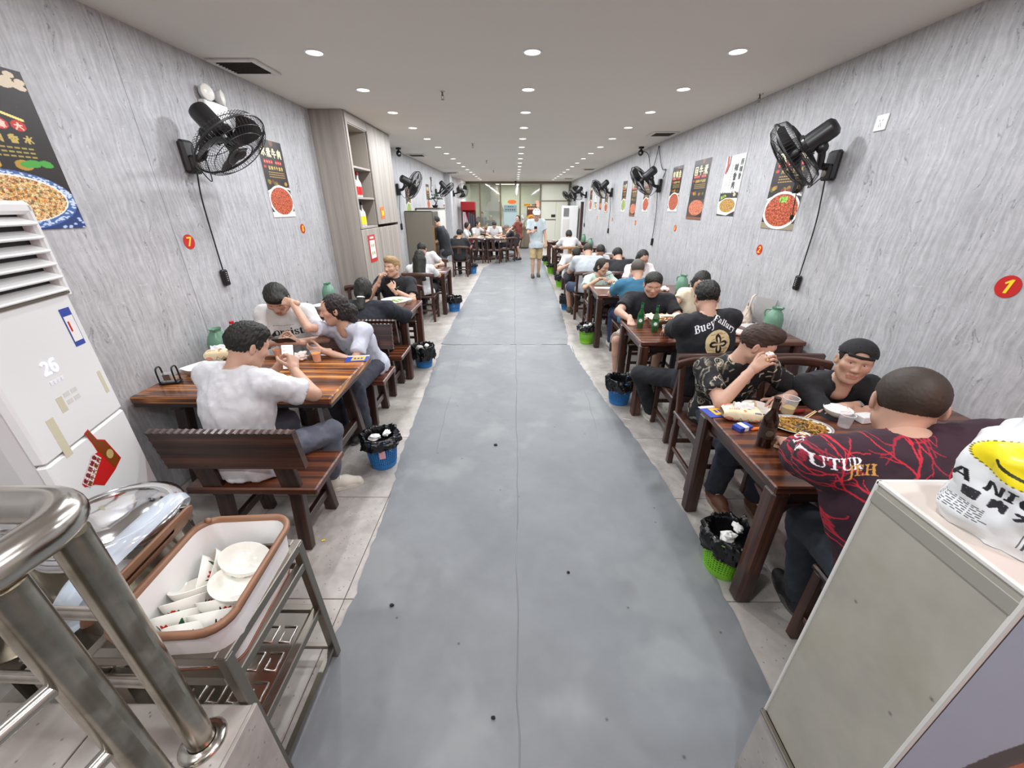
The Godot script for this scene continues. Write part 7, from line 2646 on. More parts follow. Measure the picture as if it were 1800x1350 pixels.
# curl: degrees at the three joints; thumb: degrees across the palm
func hand_ops(c1: float, c2: float, c3: float, spread: float, thumb: float, point := false) -> Array:
	var o := []
	var bx := [0.03, 0.0105, -0.0095, -0.028]
	var bl := [0.088, 0.092, 0.087, 0.079]
	var ln := [[0.041, 0.025, 0.019], [0.045, 0.028, 0.02], [0.041, 0.026, 0.019], [0.032, 0.02, 0.017]]
	for k in 4:
		o.append(cap(Vector3(bx[k] * 0.55, 0, 0.004), Vector3(bx[k], 0.002, bl[k]), 0.0155, 0.0105, 0.012))
	o.append(cap(Vector3(0.016, -0.006, 0.02), Vector3(0.026, -0.008, 0.055), 0.014, 0.011, 0.012))
	o.append(cap(Vector3(0, 0, -0.05), Vector3(0, 0, 0.02), 0.024, 0.021, 0.015))
	for k in 4:
		var p := Vector3(bx[k], 0.001, bl[k] - 0.006)
		var ang := 0.0
		var sp := deg_to_rad(spread * (1.5 - k) / 1.5)
		var cc := [c1, c2, c3]
		if point and k == 0:
			cc = [c1 * 0.35, c2 * 0.4, c3 * 0.3]
		var r := 0.0088 if k < 3 else 0.0078
		for s in 3:
			ang += deg_to_rad(cc[s])
			var d := Vector3(sin(sp) * cos(ang), -sin(ang), cos(sp) * cos(ang))
			var e: Vector3 = p + d * ln[k][s]
			o.append(cap(p, e, r * (1.0 - 0.06 * s), r * (0.94 - 0.07 * s), 0.0035))
			p = e
	var t0 := Vector3(0.022, -0.004, 0.02)
	var ta := deg_to_rad(thumb)
	var t1 := t0 + Vector3(0.03, -0.012 - 0.012 * sin(ta), 0.028)
	var t2 := t1 + Vector3(0.026 * cos(ta), -0.022 * sin(ta), 0.024)
	var t3 := t2 + Vector3(0.012 * cos(ta * 1.4) - 0.006, -0.014 * sin(ta), 0.022)
	o.append(cap(t0, t1, 0.0145, 0.011, 0.01))
	o.append(cap(t1, t2, 0.0105, 0.0098, 0.003))
	o.append(cap(t2, t3, 0.0098, 0.0085, 0.003))
	return o


func shoe_ops() -> Array:
	return [
		cap(Vector3(0, 0.045, -0.055), Vector3(0.004, 0.04, 0.06), 0.04, 0.043, 0.03),
		cap(Vector3(0.004, 0.03, 0.06), Vector3(0.0, 0.026, 0.145), 0.045, 0.034, 0.03),
		cap(Vector3(0, 0.05, -0.03), Vector3(0, 0.11, -0.03), 0.042, 0.04, 0.03),
		half(Vector3(0, 0.0, 0), Vector3(0, -1, 0)),
		half(Vector3(0, 0.105, 0), Vector3(0, 1, 0.15)),
	]


# hair styles as solids over the skull
func hair_ops(style: String) -> Array:
	var o := []
	var face := func(y: float, z: float, tilt: float, k := 0.012) -> void:
		o.append([2, 1, k, Vector3(0, y, z), Vector3(0, tilt, -1).normalized()])
	match style:
		"crop", "buzz", "spiky", "balding":
			var g := 0.0045 if style == "buzz" else 0.006
			o = [ball(Vector3(0, 0.036, -0.014), Vector3(0.078 + g, 0.086 + g, 0.096 + g), 0.01)]
			if style == "spiky":
				o.append(ball(Vector3(0, 0.085, 0.008), Vector3(0.07, 0.055, 0.088), 0.02))
			elif style == "crop":
				o.append(ball(Vector3(0, 0.078, 0.006), Vector3(0.073, 0.056, 0.09), 0.03))
			# brow line, sides above the ears, nape
			o.append(ball(Vector3(0, -0.04, 0.098), Vector3(0.08, 0.124 if style != "balding" else 0.14, 0.096), 0.008, 1))
			o.append(ball(Vector3(0, -0.115, 0.03), Vector3(0.12, 0.105, 0.07), 0.008, 1))
			o.append(half(Vector3(0, -0.085, -0.06), Vector3(0, -1, -0.25)))
		"quiff":
			o = [ball(Vector3(0, 0.036, -0.014), Vector3(0.081, 0.089, 0.099), 0.01), ball(Vector3(0, 0.088, 0.014), Vector3(0.074, 0.05, 0.09), 0.03), ball(Vector3(0, 0.108, 0.05), Vector3(0.058, 0.03, 0.05), 0.03)]
			o.append(ball(Vector3(0, -0.05, 0.09), Vector3(0.083, 0.118, 0.085), 0.012, 1))
			o.append(ball(Vector3(0, -0.12, 0.02), Vector3(0.12, 0.115, 0.08), 0.012, 1))
			o.append(half(Vector3(0, -0.06, -0.06), Vector3(0, -1, -0.25)))
		_:
			# long styles: parted crown
			o = [ball(Vector3(0, 0.034, -0.018), Vector3(0.0865, 0.0945, 0.1045), 0.01), ball(Vector3(0, -0.03, -0.045), Vector3(0.084, 0.075, 0.07), 0.04)]
			o.append(ball(Vector3(0, -0.055, 0.088), Vector3(0.074, 0.118, 0.085), 0.014, 1))
			if style != "long" and style != "bob":
				o.append(ball(Vector3(0, -0.075, 0.07), Vector3(0.11, 0.085, 0.075), 0.01, 1))
			if style == "bun":
				o.append(ball(Vector3(0, -0.03, -0.125), Vector3(0.052, 0.06, 0.048), 0.02))
				o.append(ball(Vector3(0.02, -0.09, -0.12), Vector3(0.04, 0.06, 0.035), 0.02))
				o.append(half(Vector3(0, -0.085, -0.05), Vector3(0, -1, 0.5)))
			elif style == "tied":
				o.append(cap(Vector3(0, -0.06, -0.1), Vector3(0, -0.19, -0.125), 0.034, 0.05, 0.02))
				o.append(cap(Vector3(0.01, -0.19, -0.125), Vector3(0.025, -0.25, -0.12), 0.045, 0.012, 0.02))
			elif style == "low_bun":
				o.append(ball(Vector3(0, -0.07, -0.1), Vector3(0.045, 0.042, 0.04), 0.015))
				o.append(half(Vector3(0, -0.1, -0.05), Vector3(0, -1, 0.4)))
			elif style == "bob":
				o.append(half(Vector3(0, -0.07, -0.04), Vector3(0, -1, 0.1)))
				for s: float in [-1.0, 1.0]:
					o.append(cap(Vector3(0.078 * s, 0.0, -0.02), Vector3(0.07 * s, -0.05, -0.02), 0.022, 0.02, 0.03))
			elif style == "fringe":
				o.append(ball(Vector3(0.012, 0.062, 0.062), Vector3(0.066, 0.036, 0.042), 0.03))
				o.append(half(Vector3(0, -0.085, -0.05), Vector3(0, -1, 0.4)))
				o.append(ball(Vector3(0, -0.05, -0.115), Vector3(0.036, 0.04, 0.03), 0.02))
			elif style == "long":
				o.append(cap(Vector3(0, -0.05, -0.075), Vector3(0, -0.34, -0.13), 0.082, 0.07, 0.05))
				for s: float in [-1.0, 1.0]:
					o.append(cap(Vector3(0.06 * s, -0.05, -0.06), Vector3(0.085 * s, -0.36, -0.11), 0.045, 0.03, 0.05))
	return o


func cap_ops() -> Array:
	return [
		ball(Vector3(0, 0.05, -0.012), Vector3(0.092, 0.088, 0.11), 0.01),
		ball(Vector3(0, 0.05, -0.012), Vector3(0.084, 0.08, 0.102), 0.004, 1),
		half(Vector3(0, 0.045, 0.0), Vector3(0, -1, 0.08)),
		ball(Vector3(0.0, 0.045, 0.11), Vector3(0.045, 0.036, 0.05), 0.004, 1),
		cap(Vector3(-0.055, 0.05, 0.078), Vector3(0.0, 0.05, 0.099), 0.008, 0.008, 0.004),
		cap(Vector3(0.055, 0.05, 0.078), Vector3(0.0, 0.05, 0.099), 0.008, 0.008, 0.004),
		ball(Vector3(0, 0.038, -0.15), Vector3(0.07, 0.006, 0.065), 0.008, 0, Basis(Vector3.RIGHT, 0.25)),
	]


func helmet_ops() -> Array:
	var o := [
		ball(Vector3(0, 0.06, -0.01), Vector3(0.108, 0.1, 0.13), 0.01),
		half(Vector3(0, 0.035, 0.0), Vector3(0, -1, 0.05)),
		ball(Vector3(0, 0.045, 0.11), Vector3(0.085, 0.012, 0.05), 0.02),
	]
	for k in 5:
		for s: float in [-1.0, 1.0]:
			o.append(cap(Vector3((0.022 + 0.02 * (k % 2)) * s, 0.15 - 0.01 * k, 0.1 - 0.04 * k), Vector3((0.032 + 0.03 * (k % 2)) * s, 0.15 - 0.01 * k, 0.075 - 0.04 * k), 0.011, 0.011, 0.003, 1))
	return o


# ---------------------------------------------------------------- people
var jobs := []
var made := []
var folk := []
const SK := Color(0.55, 0.33, 0.235)


func ik(a: Vector3, t: Vector3, l1: float, l2: float, hint: Vector3) -> Array:
	var d := t - a
	var L := d.length()
	var m := (l1 + l2) * 0.995
	if L > m:
		t = a + d / L * m
		d = t - a
		L = m
	L = maxf(L, absf(l1 - l2) + 0.02)
	var u := d.normalized()
	var x := (l1 * l1 - l2 * l2 + L * L) / (2.0 * L)
	var h := sqrt(maxf(0.0, l1 * l1 - x * x))
	var n := hint - u * hint.dot(u)
	if n.length() < 0.01:
		n = Vector3.DOWN - u * u.y * -1.0
	return [a + u * x + n.normalized() * h, t]


func run_job(k: int) -> void:
	var j: Array = jobs[k]
	var r: Array
	if j.size() > 2:
		r = ruffle(nets(j[0], j[1]), j[2], j[3], j[4])
	else:
		r = nets(j[0], j[1])
	mutex.lock()
	made[k] = r
	mutex.unlock()


func job(ops: Array, cell: float, f = null, amp := 0.0, sc := Vector3.ONE) -> int:
	jobs.append([ops, cell] if f == null else [ops, cell, f, amp, sc])
	return jobs.size() - 1


var tmpl := {}


func templates() -> void:
	tmpl.male = job(head_ops(false), 0.0042)
	tmpl.female = job(head_ops(true), 0.0042)
	tmpl.male_far = job(head_ops(false), 0.0075)
	tmpl.female_far = job(head_ops(true), 0.0075)
	tmpl.relaxed = job(hand_ops(22, 30, 20, 6, 20), 0.0042)
	tmpl.flat = job(hand_ops(6, 10, 6, 9, 5), 0.0042)
	tmpl.grip = job(hand_ops(48, 55, 35, 3, 55), 0.0042)
	tmpl.pinch = job(hand_ops(40, 42, 25, 4, 45), 0.0042)
	tmpl.tap = job(hand_ops(55, 70, 40, 3, 50, true), 0.0042)
	tmpl.relaxed_far = job(hand_ops(25, 32, 20, 6, 25), 0.007)
	tmpl.shoe = job(shoe_ops(), 0.007)
	for s: String in ["crop", "buzz", "spiky", "balding", "quiff", "bun", "tied", "low_bun", "bob", "fringe", "long"]:
		var amp := 0.004
		var sc := Vector3(60, 60, 14)
		if s == "spiky":
			amp = 0.007
			sc = Vector3(90, 26, 80)
		elif s == "buzz" or s == "balding":
			amp = 0.0015
			sc = Vector3(120, 120, 120)
		elif s == "crop":
			amp = 0.005
			sc = Vector3(100, 40, 60)
		elif s in ["long", "tied"]:
			amp = 0.006
			sc = Vector3(60, 8, 60)
		elif s == "bun":
			amp = 0.007
			sc = Vector3(50, 30, 50)
		tmpl["hair_" + s] = job(hair_ops(s), 0.0052, noise(200, 1.0, 2), amp, sc)
	tmpl.cap = job(cap_ops(), 0.005)
	tmpl.helmet = job(helmet_ops(), 0.0055)


func prof(w: Array, m: float) -> PackedFloat32Array:
	var o := PackedFloat32Array()
	for q: float in w:
		o.append(q * m)
	return o


# D: hip, head, yaw and the rest; everything in room coordinates
func add_person(D: Dictionary) -> void:
	var near: bool = D.get("near", false)
	var s: float = D.get("s", 1.0)
	var wide: float = D.get("wide", 1.0)
	var deep: float = D.get("deep", wide)
	var female: bool = D.get("female", false)
	var yaw := deg_to_rad(D.yaw)
	var up := Vector3.UP
	var F := Vector3(sin(yaw), 0, cos(yaw))
	var R := F.cross(up)
	var hip: Vector3 = D.hip
	var head: Vector3 = D.head
	var hy := deg_to_rad(D.get("head_yaw", 0.0))
	var hp := deg_to_rad(D.get("head_pitch", 10.0))
	var hr := deg_to_rad(D.get("head_roll", 0.0))
	# face direction: yaw turns towards the person's own left when positive
	var HB := Basis(up, yaw + hy) * Basis(Vector3.RIGHT, hp) * Basis(Vector3.BACK, hr)
	var neck_low := head + HB * Vector3(0, -0.128, -0.04) * s
	var nb: Vector3 = D.get("neck", neck_low + (hip - neck_low).normalized() * 0.02)
	var spine := (nb - hip).normalized()
	var tw := deg_to_rad(D.get("twist", 0.0))
	var R1 := R.rotated(up, tw)
	R1 = (R1 - spine * R1.dot(spine) * 0.8).normalized()
	var sw := 0.175 * s * wide * (0.9 if female else 1.0)
	var drop: float = D.get("drop", 0.045)
	var sh := nb - spine * drop * s
	var fw := R1.cross(spine).normalized() * -1.0
	if fw.dot(F) < 0:
		fw = -fw
	var shr := sh + R1 * sw + fw * 0.0
	var shl := sh - R1 * sw
	var ua := 0.285 * s
	var fa := 0.255 * s
	# hands
	var th: float = D.get("table", 0.76)
	var rt: Vector3 = D.get("rh", hip + F * 0.42 + R * 0.13 + up * (th + 0.035 - hip.y))
	var lt: Vector3 = D.get("lh", hip + F * 0.42 - R * 0.13 + up * (th + 0.035 - hip.y))
	var re := ik(shr, rt, ua, fa, D.get("re", R * 0.8 - up * 0.6 - F * 0.4))
	var le := ik(shl, lt, ua, fa, D.get("le", -R * 0.8 - up * 0.6 - F * 0.4))
	# legs
	var stand: bool = D.get("stand", false)
	var hw := 0.088 * s
	var hr_ := hip + R * hw
	var hl_ := hip - R * hw
	var fl := 0.43 * s
	var fs := 0.42 * s
	var rf: Vector3 = D.get("rf", Vector3(hip.x, 0.085, hip.z) + R * 0.11 + F * (0.36 if not stand else 0.02))
	var lf: Vector3 = D.get("lf", Vector3(hip.x, 0.085, hip.z) - R * 0.11 + F * (0.36 if not stand else 0.02))
	var rk := ik(hr_, rf, fl, fs, D.get("rk", F + up * 0.5 + R * 0.12))
	var lk := ik(hl_, lf, fl, fs, D.get("lk", F + up * 0.5 - R * 0.12))
	var base := Vector3(hip.x, 0, hip.z)
	var cell := 0.013 if near else 0.02
	var w0 := [0.155, 0.16, 0.152, 0.15, 0.162, 0.178, 0.184, 0.165, 0.085]
	var d0 := [0.115, 0.122, 0.118, 0.112, 0.114, 0.118, 0.112, 0.09, 0.06]
	if female:
		w0 = [0.16, 0.155, 0.135, 0.13, 0.14, 0.152, 0.158, 0.14, 0.07]
		d0 = [0.12, 0.115, 0.1, 0.098, 0.112, 0.118, 0.1, 0.08, 0.052]
	var trunk := func(gr: float, a: Vector3, b: Vector3, flat: bool) -> Array:
		var w := prof(w0, s * wide)
		var d := prof(d0, s * deep)
		for k in w.size():
			w[k] += gr + (0.02 if flat and k < 2 else 0.0)
			d[k] += gr + (0.012 if flat and k < 2 else 0.0)
		return [3, 0, 0.03, {"a": a, "b": b, "r0": R, "r1": R1, "f": fw, "w": w, "d": d, "bulge": D.get("bulge", 0.025), "flat": flat, "m": 0.24 * s * maxf(wide, deep) + gr}]
	# body, one surface: trunk, limbs, neck; head and hands are added to the same mesh
	var ar := 0.042 * s * wide if not female else 0.036 * s * wide
	var body := [trunk.call(-0.012, hip, nb, false), cap(shr, re[0], ar * 1.05, ar * 0.92, 0.03), cap(re[0], re[1], ar * 0.92, 0.027 * s, 0.012), cap(shl, le[0], ar * 1.05, ar * 0.92, 0.03), cap(le[0], le[1], ar * 0.92, 0.027 * s, 0.012), cap(nb - spine * 0.05, head + HB * Vector3(0, -0.1, -0.03) * s, 0.058 * s, 0.05 * s, 0.03)]
	for q: Vector3 in [shr, shl]:
		body.append(cap(nb - spine * 0.012, q + spine * 0.005, 0.045 * s, 0.045 * s * wide, 0.04))
	var lr := 0.07 * s
	for q: Array in [[hr_, rk], [hl_, lk]]:
		body.append(cap(q[0], q[1][0], lr, lr * 0.74, 0.02))
		body.append(cap(q[1][0], q[1][0].lerp(q[1][1], 0.35), lr * 0.74, lr * 0.72, 0.015))
		body.append(cap(q[1][0].lerp(q[1][1], 0.35), q[1][1], lr * 0.72, 0.036 * s, 0.015))
	var P := {"D": D, "base": base, "near": near, "s": s, "HB": HB, "head": head, "female": female}
	P.body = job(body, cell * (1.0 if near else 0.95))
	# shirt
	var sleeve: float = D.get("sleeve", 0.72)
	var gr2: float = D.get("loose", 0.014)
	var hem: Vector3 = hip - spine * D.get("hem", 0.06)
	var shirt := [trunk.call(gr2, hem, nb, true)]
	for q: Vector3 in [shr, shl]:
		shirt.append(cap(nb - spine * 0.012, q + spine * 0.006, 0.045 * s + gr2, 0.046 * s * wide + gr2, 0.04))
	for q: Array in [[shr, re], [shl, le]]:
		if sleeve <= 0.0:
			continue
		var r := ar * 1.05 + gr2
		if sleeve <= 1.0:
			shirt.append(cap(q[0], q[0].lerp(q[1][0], sleeve), r * 0.98, r * 1.12, 0.05, 0, true))
		else:
			shirt.append(cap(q[0], q[1][0], r * 0.98, r, 0.05))
			shirt.append(cap(q[1][0], q[1][0].lerp(q[1][1], sleeve - 1.0), r, 0.036 * s + gr2 * 0.6, 0.02, 0, true))
	var nk: float = D.get("neck_r", 0.06) * s
	shirt.append(cap(nb + spine * 0.045, head, nk, nk * 1.3, 0.008, 1))
	if D.get("vneck", 0.0) > 0.0:
		var vd: float = D.vneck
		shirt.append(cap(nb + fw * 0.075, nb + fw * 0.16 - spine * vd, 0.05, 0.008, 0.006, 1))
	if D.get("collar", false):
		for e in 12:
			var a := TAU * e / 12.0
			if absf(angle_difference(a, PI / 2)) < 0.4:
				continue
			var b := TAU * (e + 1) / 12.0
			var p1 := nb + (R1 * cos(a) + fw * sin(a)) * nk * 1.08 + spine * 0.018
			var p2 := nb + (R1 * cos(b) + fw * sin(b)) * nk * 1.08 + spine * 0.018
			shirt.append(cap(p1, p2, 0.016, 0.016, 0.006))
	P.shirt = job(shirt, cell, noise(int(absf(hip.z * 100.0)), 1.0, 3), D.get("fold", 0.009), Vector3(15, 6, 15))
	# trousers or skirt
	var legs: float = D.get("legs", 2.0)   # 1 = to the knee, 2 = to the ankle
	var tr := []
	tr.append([3, 0, 0.03, {"a": hip - spine * 0.07, "b": hip + spine * 0.03, "r0": R, "r1": R, "f": F, "w": prof([0.15, 0.166, 0.164, 0.16], s * wide), "d": prof([0.1, 0.122, 0.122, 0.12], s * deep), "bulge": 0.0, "flat": false, "m": 0.2 * s * wide}])
	var lg := lr + 0.014
	if D.get("skirt", false):
		tr.append(cap(hip, (rk[0] + lk[0]) * 0.5 * D.get("skirt_len", 1.0) + hip * (1.0 - D.get("skirt_len", 1.0)), 0.15 * s, 0.17 * s, 0.05, 0, true))
	else:
		for q: Array in [[hr_, rk], [hl_, lk]]:
			var k: Vector3 = q[1][0]
			if legs <= 1.0:
				tr.append(cap(q[0], q[0].lerp(k, legs), lg * 1.12, lg * 1.08, 0.03, 0, true))
			else:
				tr.append(cap(q[0], k, lg * 1.08, lg * 0.88, 0.03))
				tr.append(cap(k, k.lerp(q[1][1], legs - 1.0), lg * 0.88, D.get("cuff", 0.062) * s, 0.02, 0, true))
	P.trousers = job(tr, cell, noise(int(absf(hip.x * 90.0)) + 5, 1.0, 3), 0.01, Vector3(10, 10, 10))
	P.wrist = [[re[0], re[1], 1.0, D.get("rpose", "relaxed"), D.get("rup", up), D.get("rdir", null)], [le[0], le[1], -1.0, D.get("lpose", "relaxed"), D.get("lup", up), D.get("ldir", null)]]
	P.feet = [[rf, D.get("rfd", F)], [lf, D.get("lfd", F)]]
	P.nb = nb
	P.spine = spine
	P.fw = fw
	P.R1 = R1
	P.hip = hip
	P.el = [re[0], le[0]]
	folk.append(P)


func place(a: Array, base: Vector3) -> MB:
	var mb := MB.new()
	mb.add(a, Transform3D(Basis(), -base))
	return mb


func finish_people() -> void:
	made.resize(jobs.size())
	var g := WorkerThreadPool.add_group_task(run_job, jobs.size(), 4, true)
	WorkerThreadPool.wait_for_group_task_completion(g)
	var hc := {}
	for q: String in ["male", "female", "male_far", "female_far"]:
		hc[q] = head_cols(made[tmpl[q]])
	for P: Dictionary in folk:
		var D: Dictionary = P.D
		var base: Vector3 = P.base
		var t := thing("person", D.label, "person", base)
		if D.has("group"):
			t.set_meta("group", D.group)
		var tone: Color = D.get("skin", SK)
		var mb := MB.new()
		mb.add(made[P.body], Transform3D(Basis(), -base), tone)
		var kind: String = ("female" if P.female else "male") + ("" if P.near else "_far")
		var hx: float = D.get("head_w", 1.0)
		var HT := Transform3D(P.HB.scaled_local(Vector3(hx, 1, 1) * P.s), P.head - base)
		var ha: Array = made[tmpl[kind]].duplicate()
		ha.append(hc[kind])
		mb.add(ha, HT, tone)
		for w: Array in P.wrist:
			var fd: Vector3 = (w[1] - w[0]).normalized()
			if w[5] != null:
				fd = (w[5] as Vector3).normalized()
			var upv: Vector3 = w[4] - fd * fd.dot(w[4])
			if upv.length() < 0.05:
				upv = Vector3.FORWARD - fd * fd.dot(Vector3.FORWARD)
			upv = upv.normalized()
			var hb := Basis(upv.cross(fd), upv, fd)
			var sc: float = P.s * (0.9 if P.female else 1.0)
			hb = hb.scaled_local(Vector3(w[2] * sc, sc, sc))
			var hk: String = w[3]
			mb.add(made[tmpl[hk if P.near else "relaxed_far"]], Transform3D(hb, w[1] - base), tone)
		part("body", mb, M.skin, t)
		var sm: Material = D.shirt if D.shirt is Material else cloth(D.shirt)
		var smb := place(made[P.shirt], base)
		if D.has("print"):
			# planar coordinates across the chest or back
			var sz: float = D.get("print_size", 0.5)
			var mid: Vector3 = P.hip.lerp(P.nb, D.get("print_at", 0.5)) - base
			var sgn: float = D.get("print_side", 1.0)
			for k in smb.v.size():
				var q: Vector3 = smb.v[k] - mid
				smb.uv[k] = Vector2(0.5 - sgn * q.dot(P.R1) / sz, 0.5 - q.dot(P.spine) / sz)
		part("shirt", smb, sm, t)
		part("skirt" if D.get("skirt", false) else "trousers", place(made[P.trousers], base), cloth(D.get("pants", sr(40, 42, 50))), t)
		if D.get("shoes", true):
			for q: Array in P.feet:
				var fd: Vector3 = q[1]
				fd = Vector3(fd.x, 0, fd.z).normalized()
				var fb := Basis(Vector3.UP.cross(fd), Vector3.UP, fd)
				var fp: Vector3 = q[0] + Vector3(0, -q[0].y + D.get("foot_y", 0.0), 0) + fd * 0.03
				var fm := MB.new()
				fm.add(made[tmpl.shoe], Transform3D(fb.scaled(Vector3.ONE * P.s), fp - base))
				var so := part("shoe", fm, cloth(D.get("shoe", sr(40, 38, 38)), 0.6), t)
				if P.near:
					var sl := MB.new().at(fp - base, fb.scaled(Vector3.ONE * P.s) * Basis(Vector3.RIGHT, -PI / 2))
					var ol := PackedVector2Array()
					for k in 24:
						var an := TAU * k / 24.0
						ol.append(Vector2(cos(an) * (0.05 if sin(an) < 0 else 0.046), -0.045 - sin(an) * 0.138))
					sl.prism(ol, 0.0, 0.026)
					part("sole", sl, cloth((D.get("shoe", sr(40, 38, 38)) as Color).lightened(0.25), 0.6), so)
					var lc := MB.new()
					for k in 4:
						lc.at(fp - base, fb.scaled(Vector3.ONE * P.s)).tube([Vector3(-0.02, 0.082 - 0.009 * k, 0.03 + 0.02 * k), Vector3(0.0, 0.09 - 0.009 * k, 0.034 + 0.02 * k), Vector3(0.02, 0.082 - 0.009 * k, 0.03 + 0.02 * k)], 0.004, 6)
					part("laces", lc, M.white_rough, so)
		var style: String = D.get("hair", "crop")
		if style != "none":
			var hm := MB.new()
			hm.add(made[tmpl["hair_" + style]], HT, (D.get("hair_col", sr(26, 22, 21)) as Color).srgb_to_linear())
			part("hair", hm, M.hair, t)
		if D.get("cap", false):
			var cm := MB.new()
			cm.add(made[tmpl.cap], HT)
			single_worn("baseball_cap", cm, cloth(sr(24, 24, 26)), t)
		if D.get("helmet", false):
			var cm := MB.new()
			cm.add(made[tmpl.helmet], HT)
			single_worn("helmet", cm, mat_once("helmet_white", sr(206, 206, 204), 0.35), t)
			var vm := MB.new()
			for k in 5:
				for sg: float in [-1.0, 1.0]:
					vm.at(HT * Vector3((0.027 + 0.025 * (k % 2)) * sg, 0.153 - 0.011 * k - 0.008 * (k % 2), 0.078 - 0.042 * k), HT.basis).blob(Vector3.ZERO, Vector3(0.011, 0.01, 0.022), 8)
			part("helmet_vents", vm, M.black_rough, t)
		if D.get("tie", false):
			var cm := MB.new()
			cm.at(HT * Vector3(0, -0.075, -0.108), P.HB).blob(Vector3.ZERO, Vector3(0.041, 0.014, 0.041), 14)
			part("hair_tie", cm, M.white, t)
		if P.near or D.get("face", false):
			var eyes := HT
			for sgn: float in [-1.0, 1.0]:
				var em := MB.new()
				em.col = Color(0.72, 0.68, 0.64)
				em.at(HT * Vector3(0.031 * sgn, 0.0078, 0.0735), HT.basis).blob(Vector3.ZERO, Vector3(0.0135, 0.0062, 0.008), 12)
				em.col = Color(0.02, 0.014, 0.01)
				em.at(HT * Vector3(0.031 * sgn + D.get("gaze", 0.0), 0.0074, 0.079), HT.basis).blob(Vector3.ZERO, Vector3(0.0056, 0.0056, 0.0036), 10)
				part("eye", em, M.eye, t)
				var bm := MB.new()
				bm.col = Color(0.03, 0.022, 0.02)
				bm.at(Vector3.ZERO).tube([HT * Vector3(0.015 * sgn, 0.0265, 0.0925), HT * Vector3(0.032 * sgn, 0.031, 0.0865), HT * Vector3(0.048 * sgn, 0.0265, 0.0745)], [0.0034, 0.0036, 0.0018], 6)
				part("eyebrow", bm, M.hair, t)
		if D.get("glasses", false):
			var gm := MB.new()
			for sgn: float in [-1.0, 1.0]:
				var ring := []
				for k in 16:
					ring.append(HT * Vector3(0.033 * sgn + cos(TAU * k / 16) * 0.022, 0.004 + sin(TAU * k / 16) * 0.017, 0.1 - absf(cos(TAU * k / 16)) * 0.002))
				gm.tube(ring, 0.0016, 5, false, true)
				gm.tube([HT * Vector3(0.055 * sgn, 0.008, 0.098), HT * Vector3(0.082 * sgn, 0.008, 0.0)], 0.0016, 5)
			gm.tube([HT * Vector3(-0.011, 0.006, 0.1), HT * Vector3(0.011, 0.006, 0.1)], 0.0016, 5)
			part("glasses", gm, M.black, t)
		if D.has("extra"):
			(D.extra as Callable).call(t, P, HT, base)


func single_worn(called: String, mb: MB, m: Material, t: Node3D) -> void:
	part(called, mb, m, t)


func tri_mat(im: Image, scale: float) -> StandardMaterial3D:
	var m := tex_mat(im, 0.85)
	m.uv1_triplanar = true
	m.uv1_scale = Vector3(scale, scale, scale)
	return m


func doodle_cloth() -> StandardMaterial3D:
	# black cloth with cream brush doodles: strokes, rings, small faces
	var im := Image.create(256, 256, true, Image.FORMAT_RGB8)
	im.fill(sr(20, 20, 23))
	var r := RandomNumberGenerator.new()
	r.seed = 12
	var cream := sr(206, 196, 170)
	for k in 46:
		var p := Vector2(r.randf() * 256, r.randf() * 256)
		var a := -1.2 + r.randf() * 0.9
		var l := r.randf_range(10, 30)
		var d := Vector2(cos(a), sin(a)) * l
		var e := d.orthogonal() * r.randf_range(-0.4, 0.4)
		stroke(im, [p, p + d * 0.5 + e, p + d], r.randf_range(3.0, 6.0), cream if k % 3 else sr(150, 146, 134))
	for k in 7:
		var p := Vector2(20 + r.randf() * 216, 20 + r.randf() * 216)
		ell(im, p.x, p.y, 17, 17, sr(20, 20, 23))
		var ring := []
		for q in 17:
			ring.append(p + Vector2(cos(TAU * q / 16), sin(TAU * q / 16)) * 14)
		stroke(im, ring, 2.4, cream)
		ell(im, p.x - 5, p.y - 3, 2, 2.6, cream)
		ell(im, p.x + 5, p.y - 3, 2, 2.6, cream)
		stroke(im, [p + Vector2(-6, 5), p + Vector2(0, 8), p + Vector2(6, 5)], 1.8, cream)
	return tri_mat(im, 2.2)


func branch(im: Image, p: Vector2, a: float, l: float, wd: float, col: Color, r: RandomNumberGenerator, depth: int) -> void:
	var q := p
	for k in 5:
		var n := q + Vector2(cos(a), sin(a)) * l / 5.0
		stroke(im, [q, n], wd * (1.0 - 0.12 * k), col)
		q = n
		a += r.randf_range(-0.5, 0.5)
		if depth > 0 and r.randf() < 0.75:
			branch(im, q, a + r.randf_range(-1.0, 1.0), l * 0.55, wd * 0.65, col, r, depth - 1)


func red_cloth() -> StandardMaterial3D:
	var im := Image.create(512, 512, true, Image.FORMAT_RGB8)
	im.fill(sr(46, 20, 34))
	var r := RandomNumberGenerator.new()
	r.seed = 21
	for k in 34:
		branch(im, Vector2(r.randf() * 512, r.randf() * 512), r.randf_range(-0.6, 0.6) + (PI if k % 2 else 0.0), r.randf_range(60, 110), 4.0, sr(190, 30, 50) if k % 3 else sr(150, 24, 46), r, 2)
	draw_text(im, "UTUR", 112, 84, 25, sr(236, 232, 232), true, true, 0.0, 0.14)
	draw_text(im, "JEH", 146, 100, 25, sr(206, 150, 70), true, true, 0.0, 0.14)
	draw_text(im, "UREF", 190, 300, 30, sr(236, 232, 232), true, true)
	draw_text(im, "REF", 50, 200, 26, sr(236, 232, 232), true, true, 0.0, 0.2)
	draw_text(im, "URE", 290, 420, 26, sr(236, 232, 232), true, true)
	return tex_mat(im, 0.8)


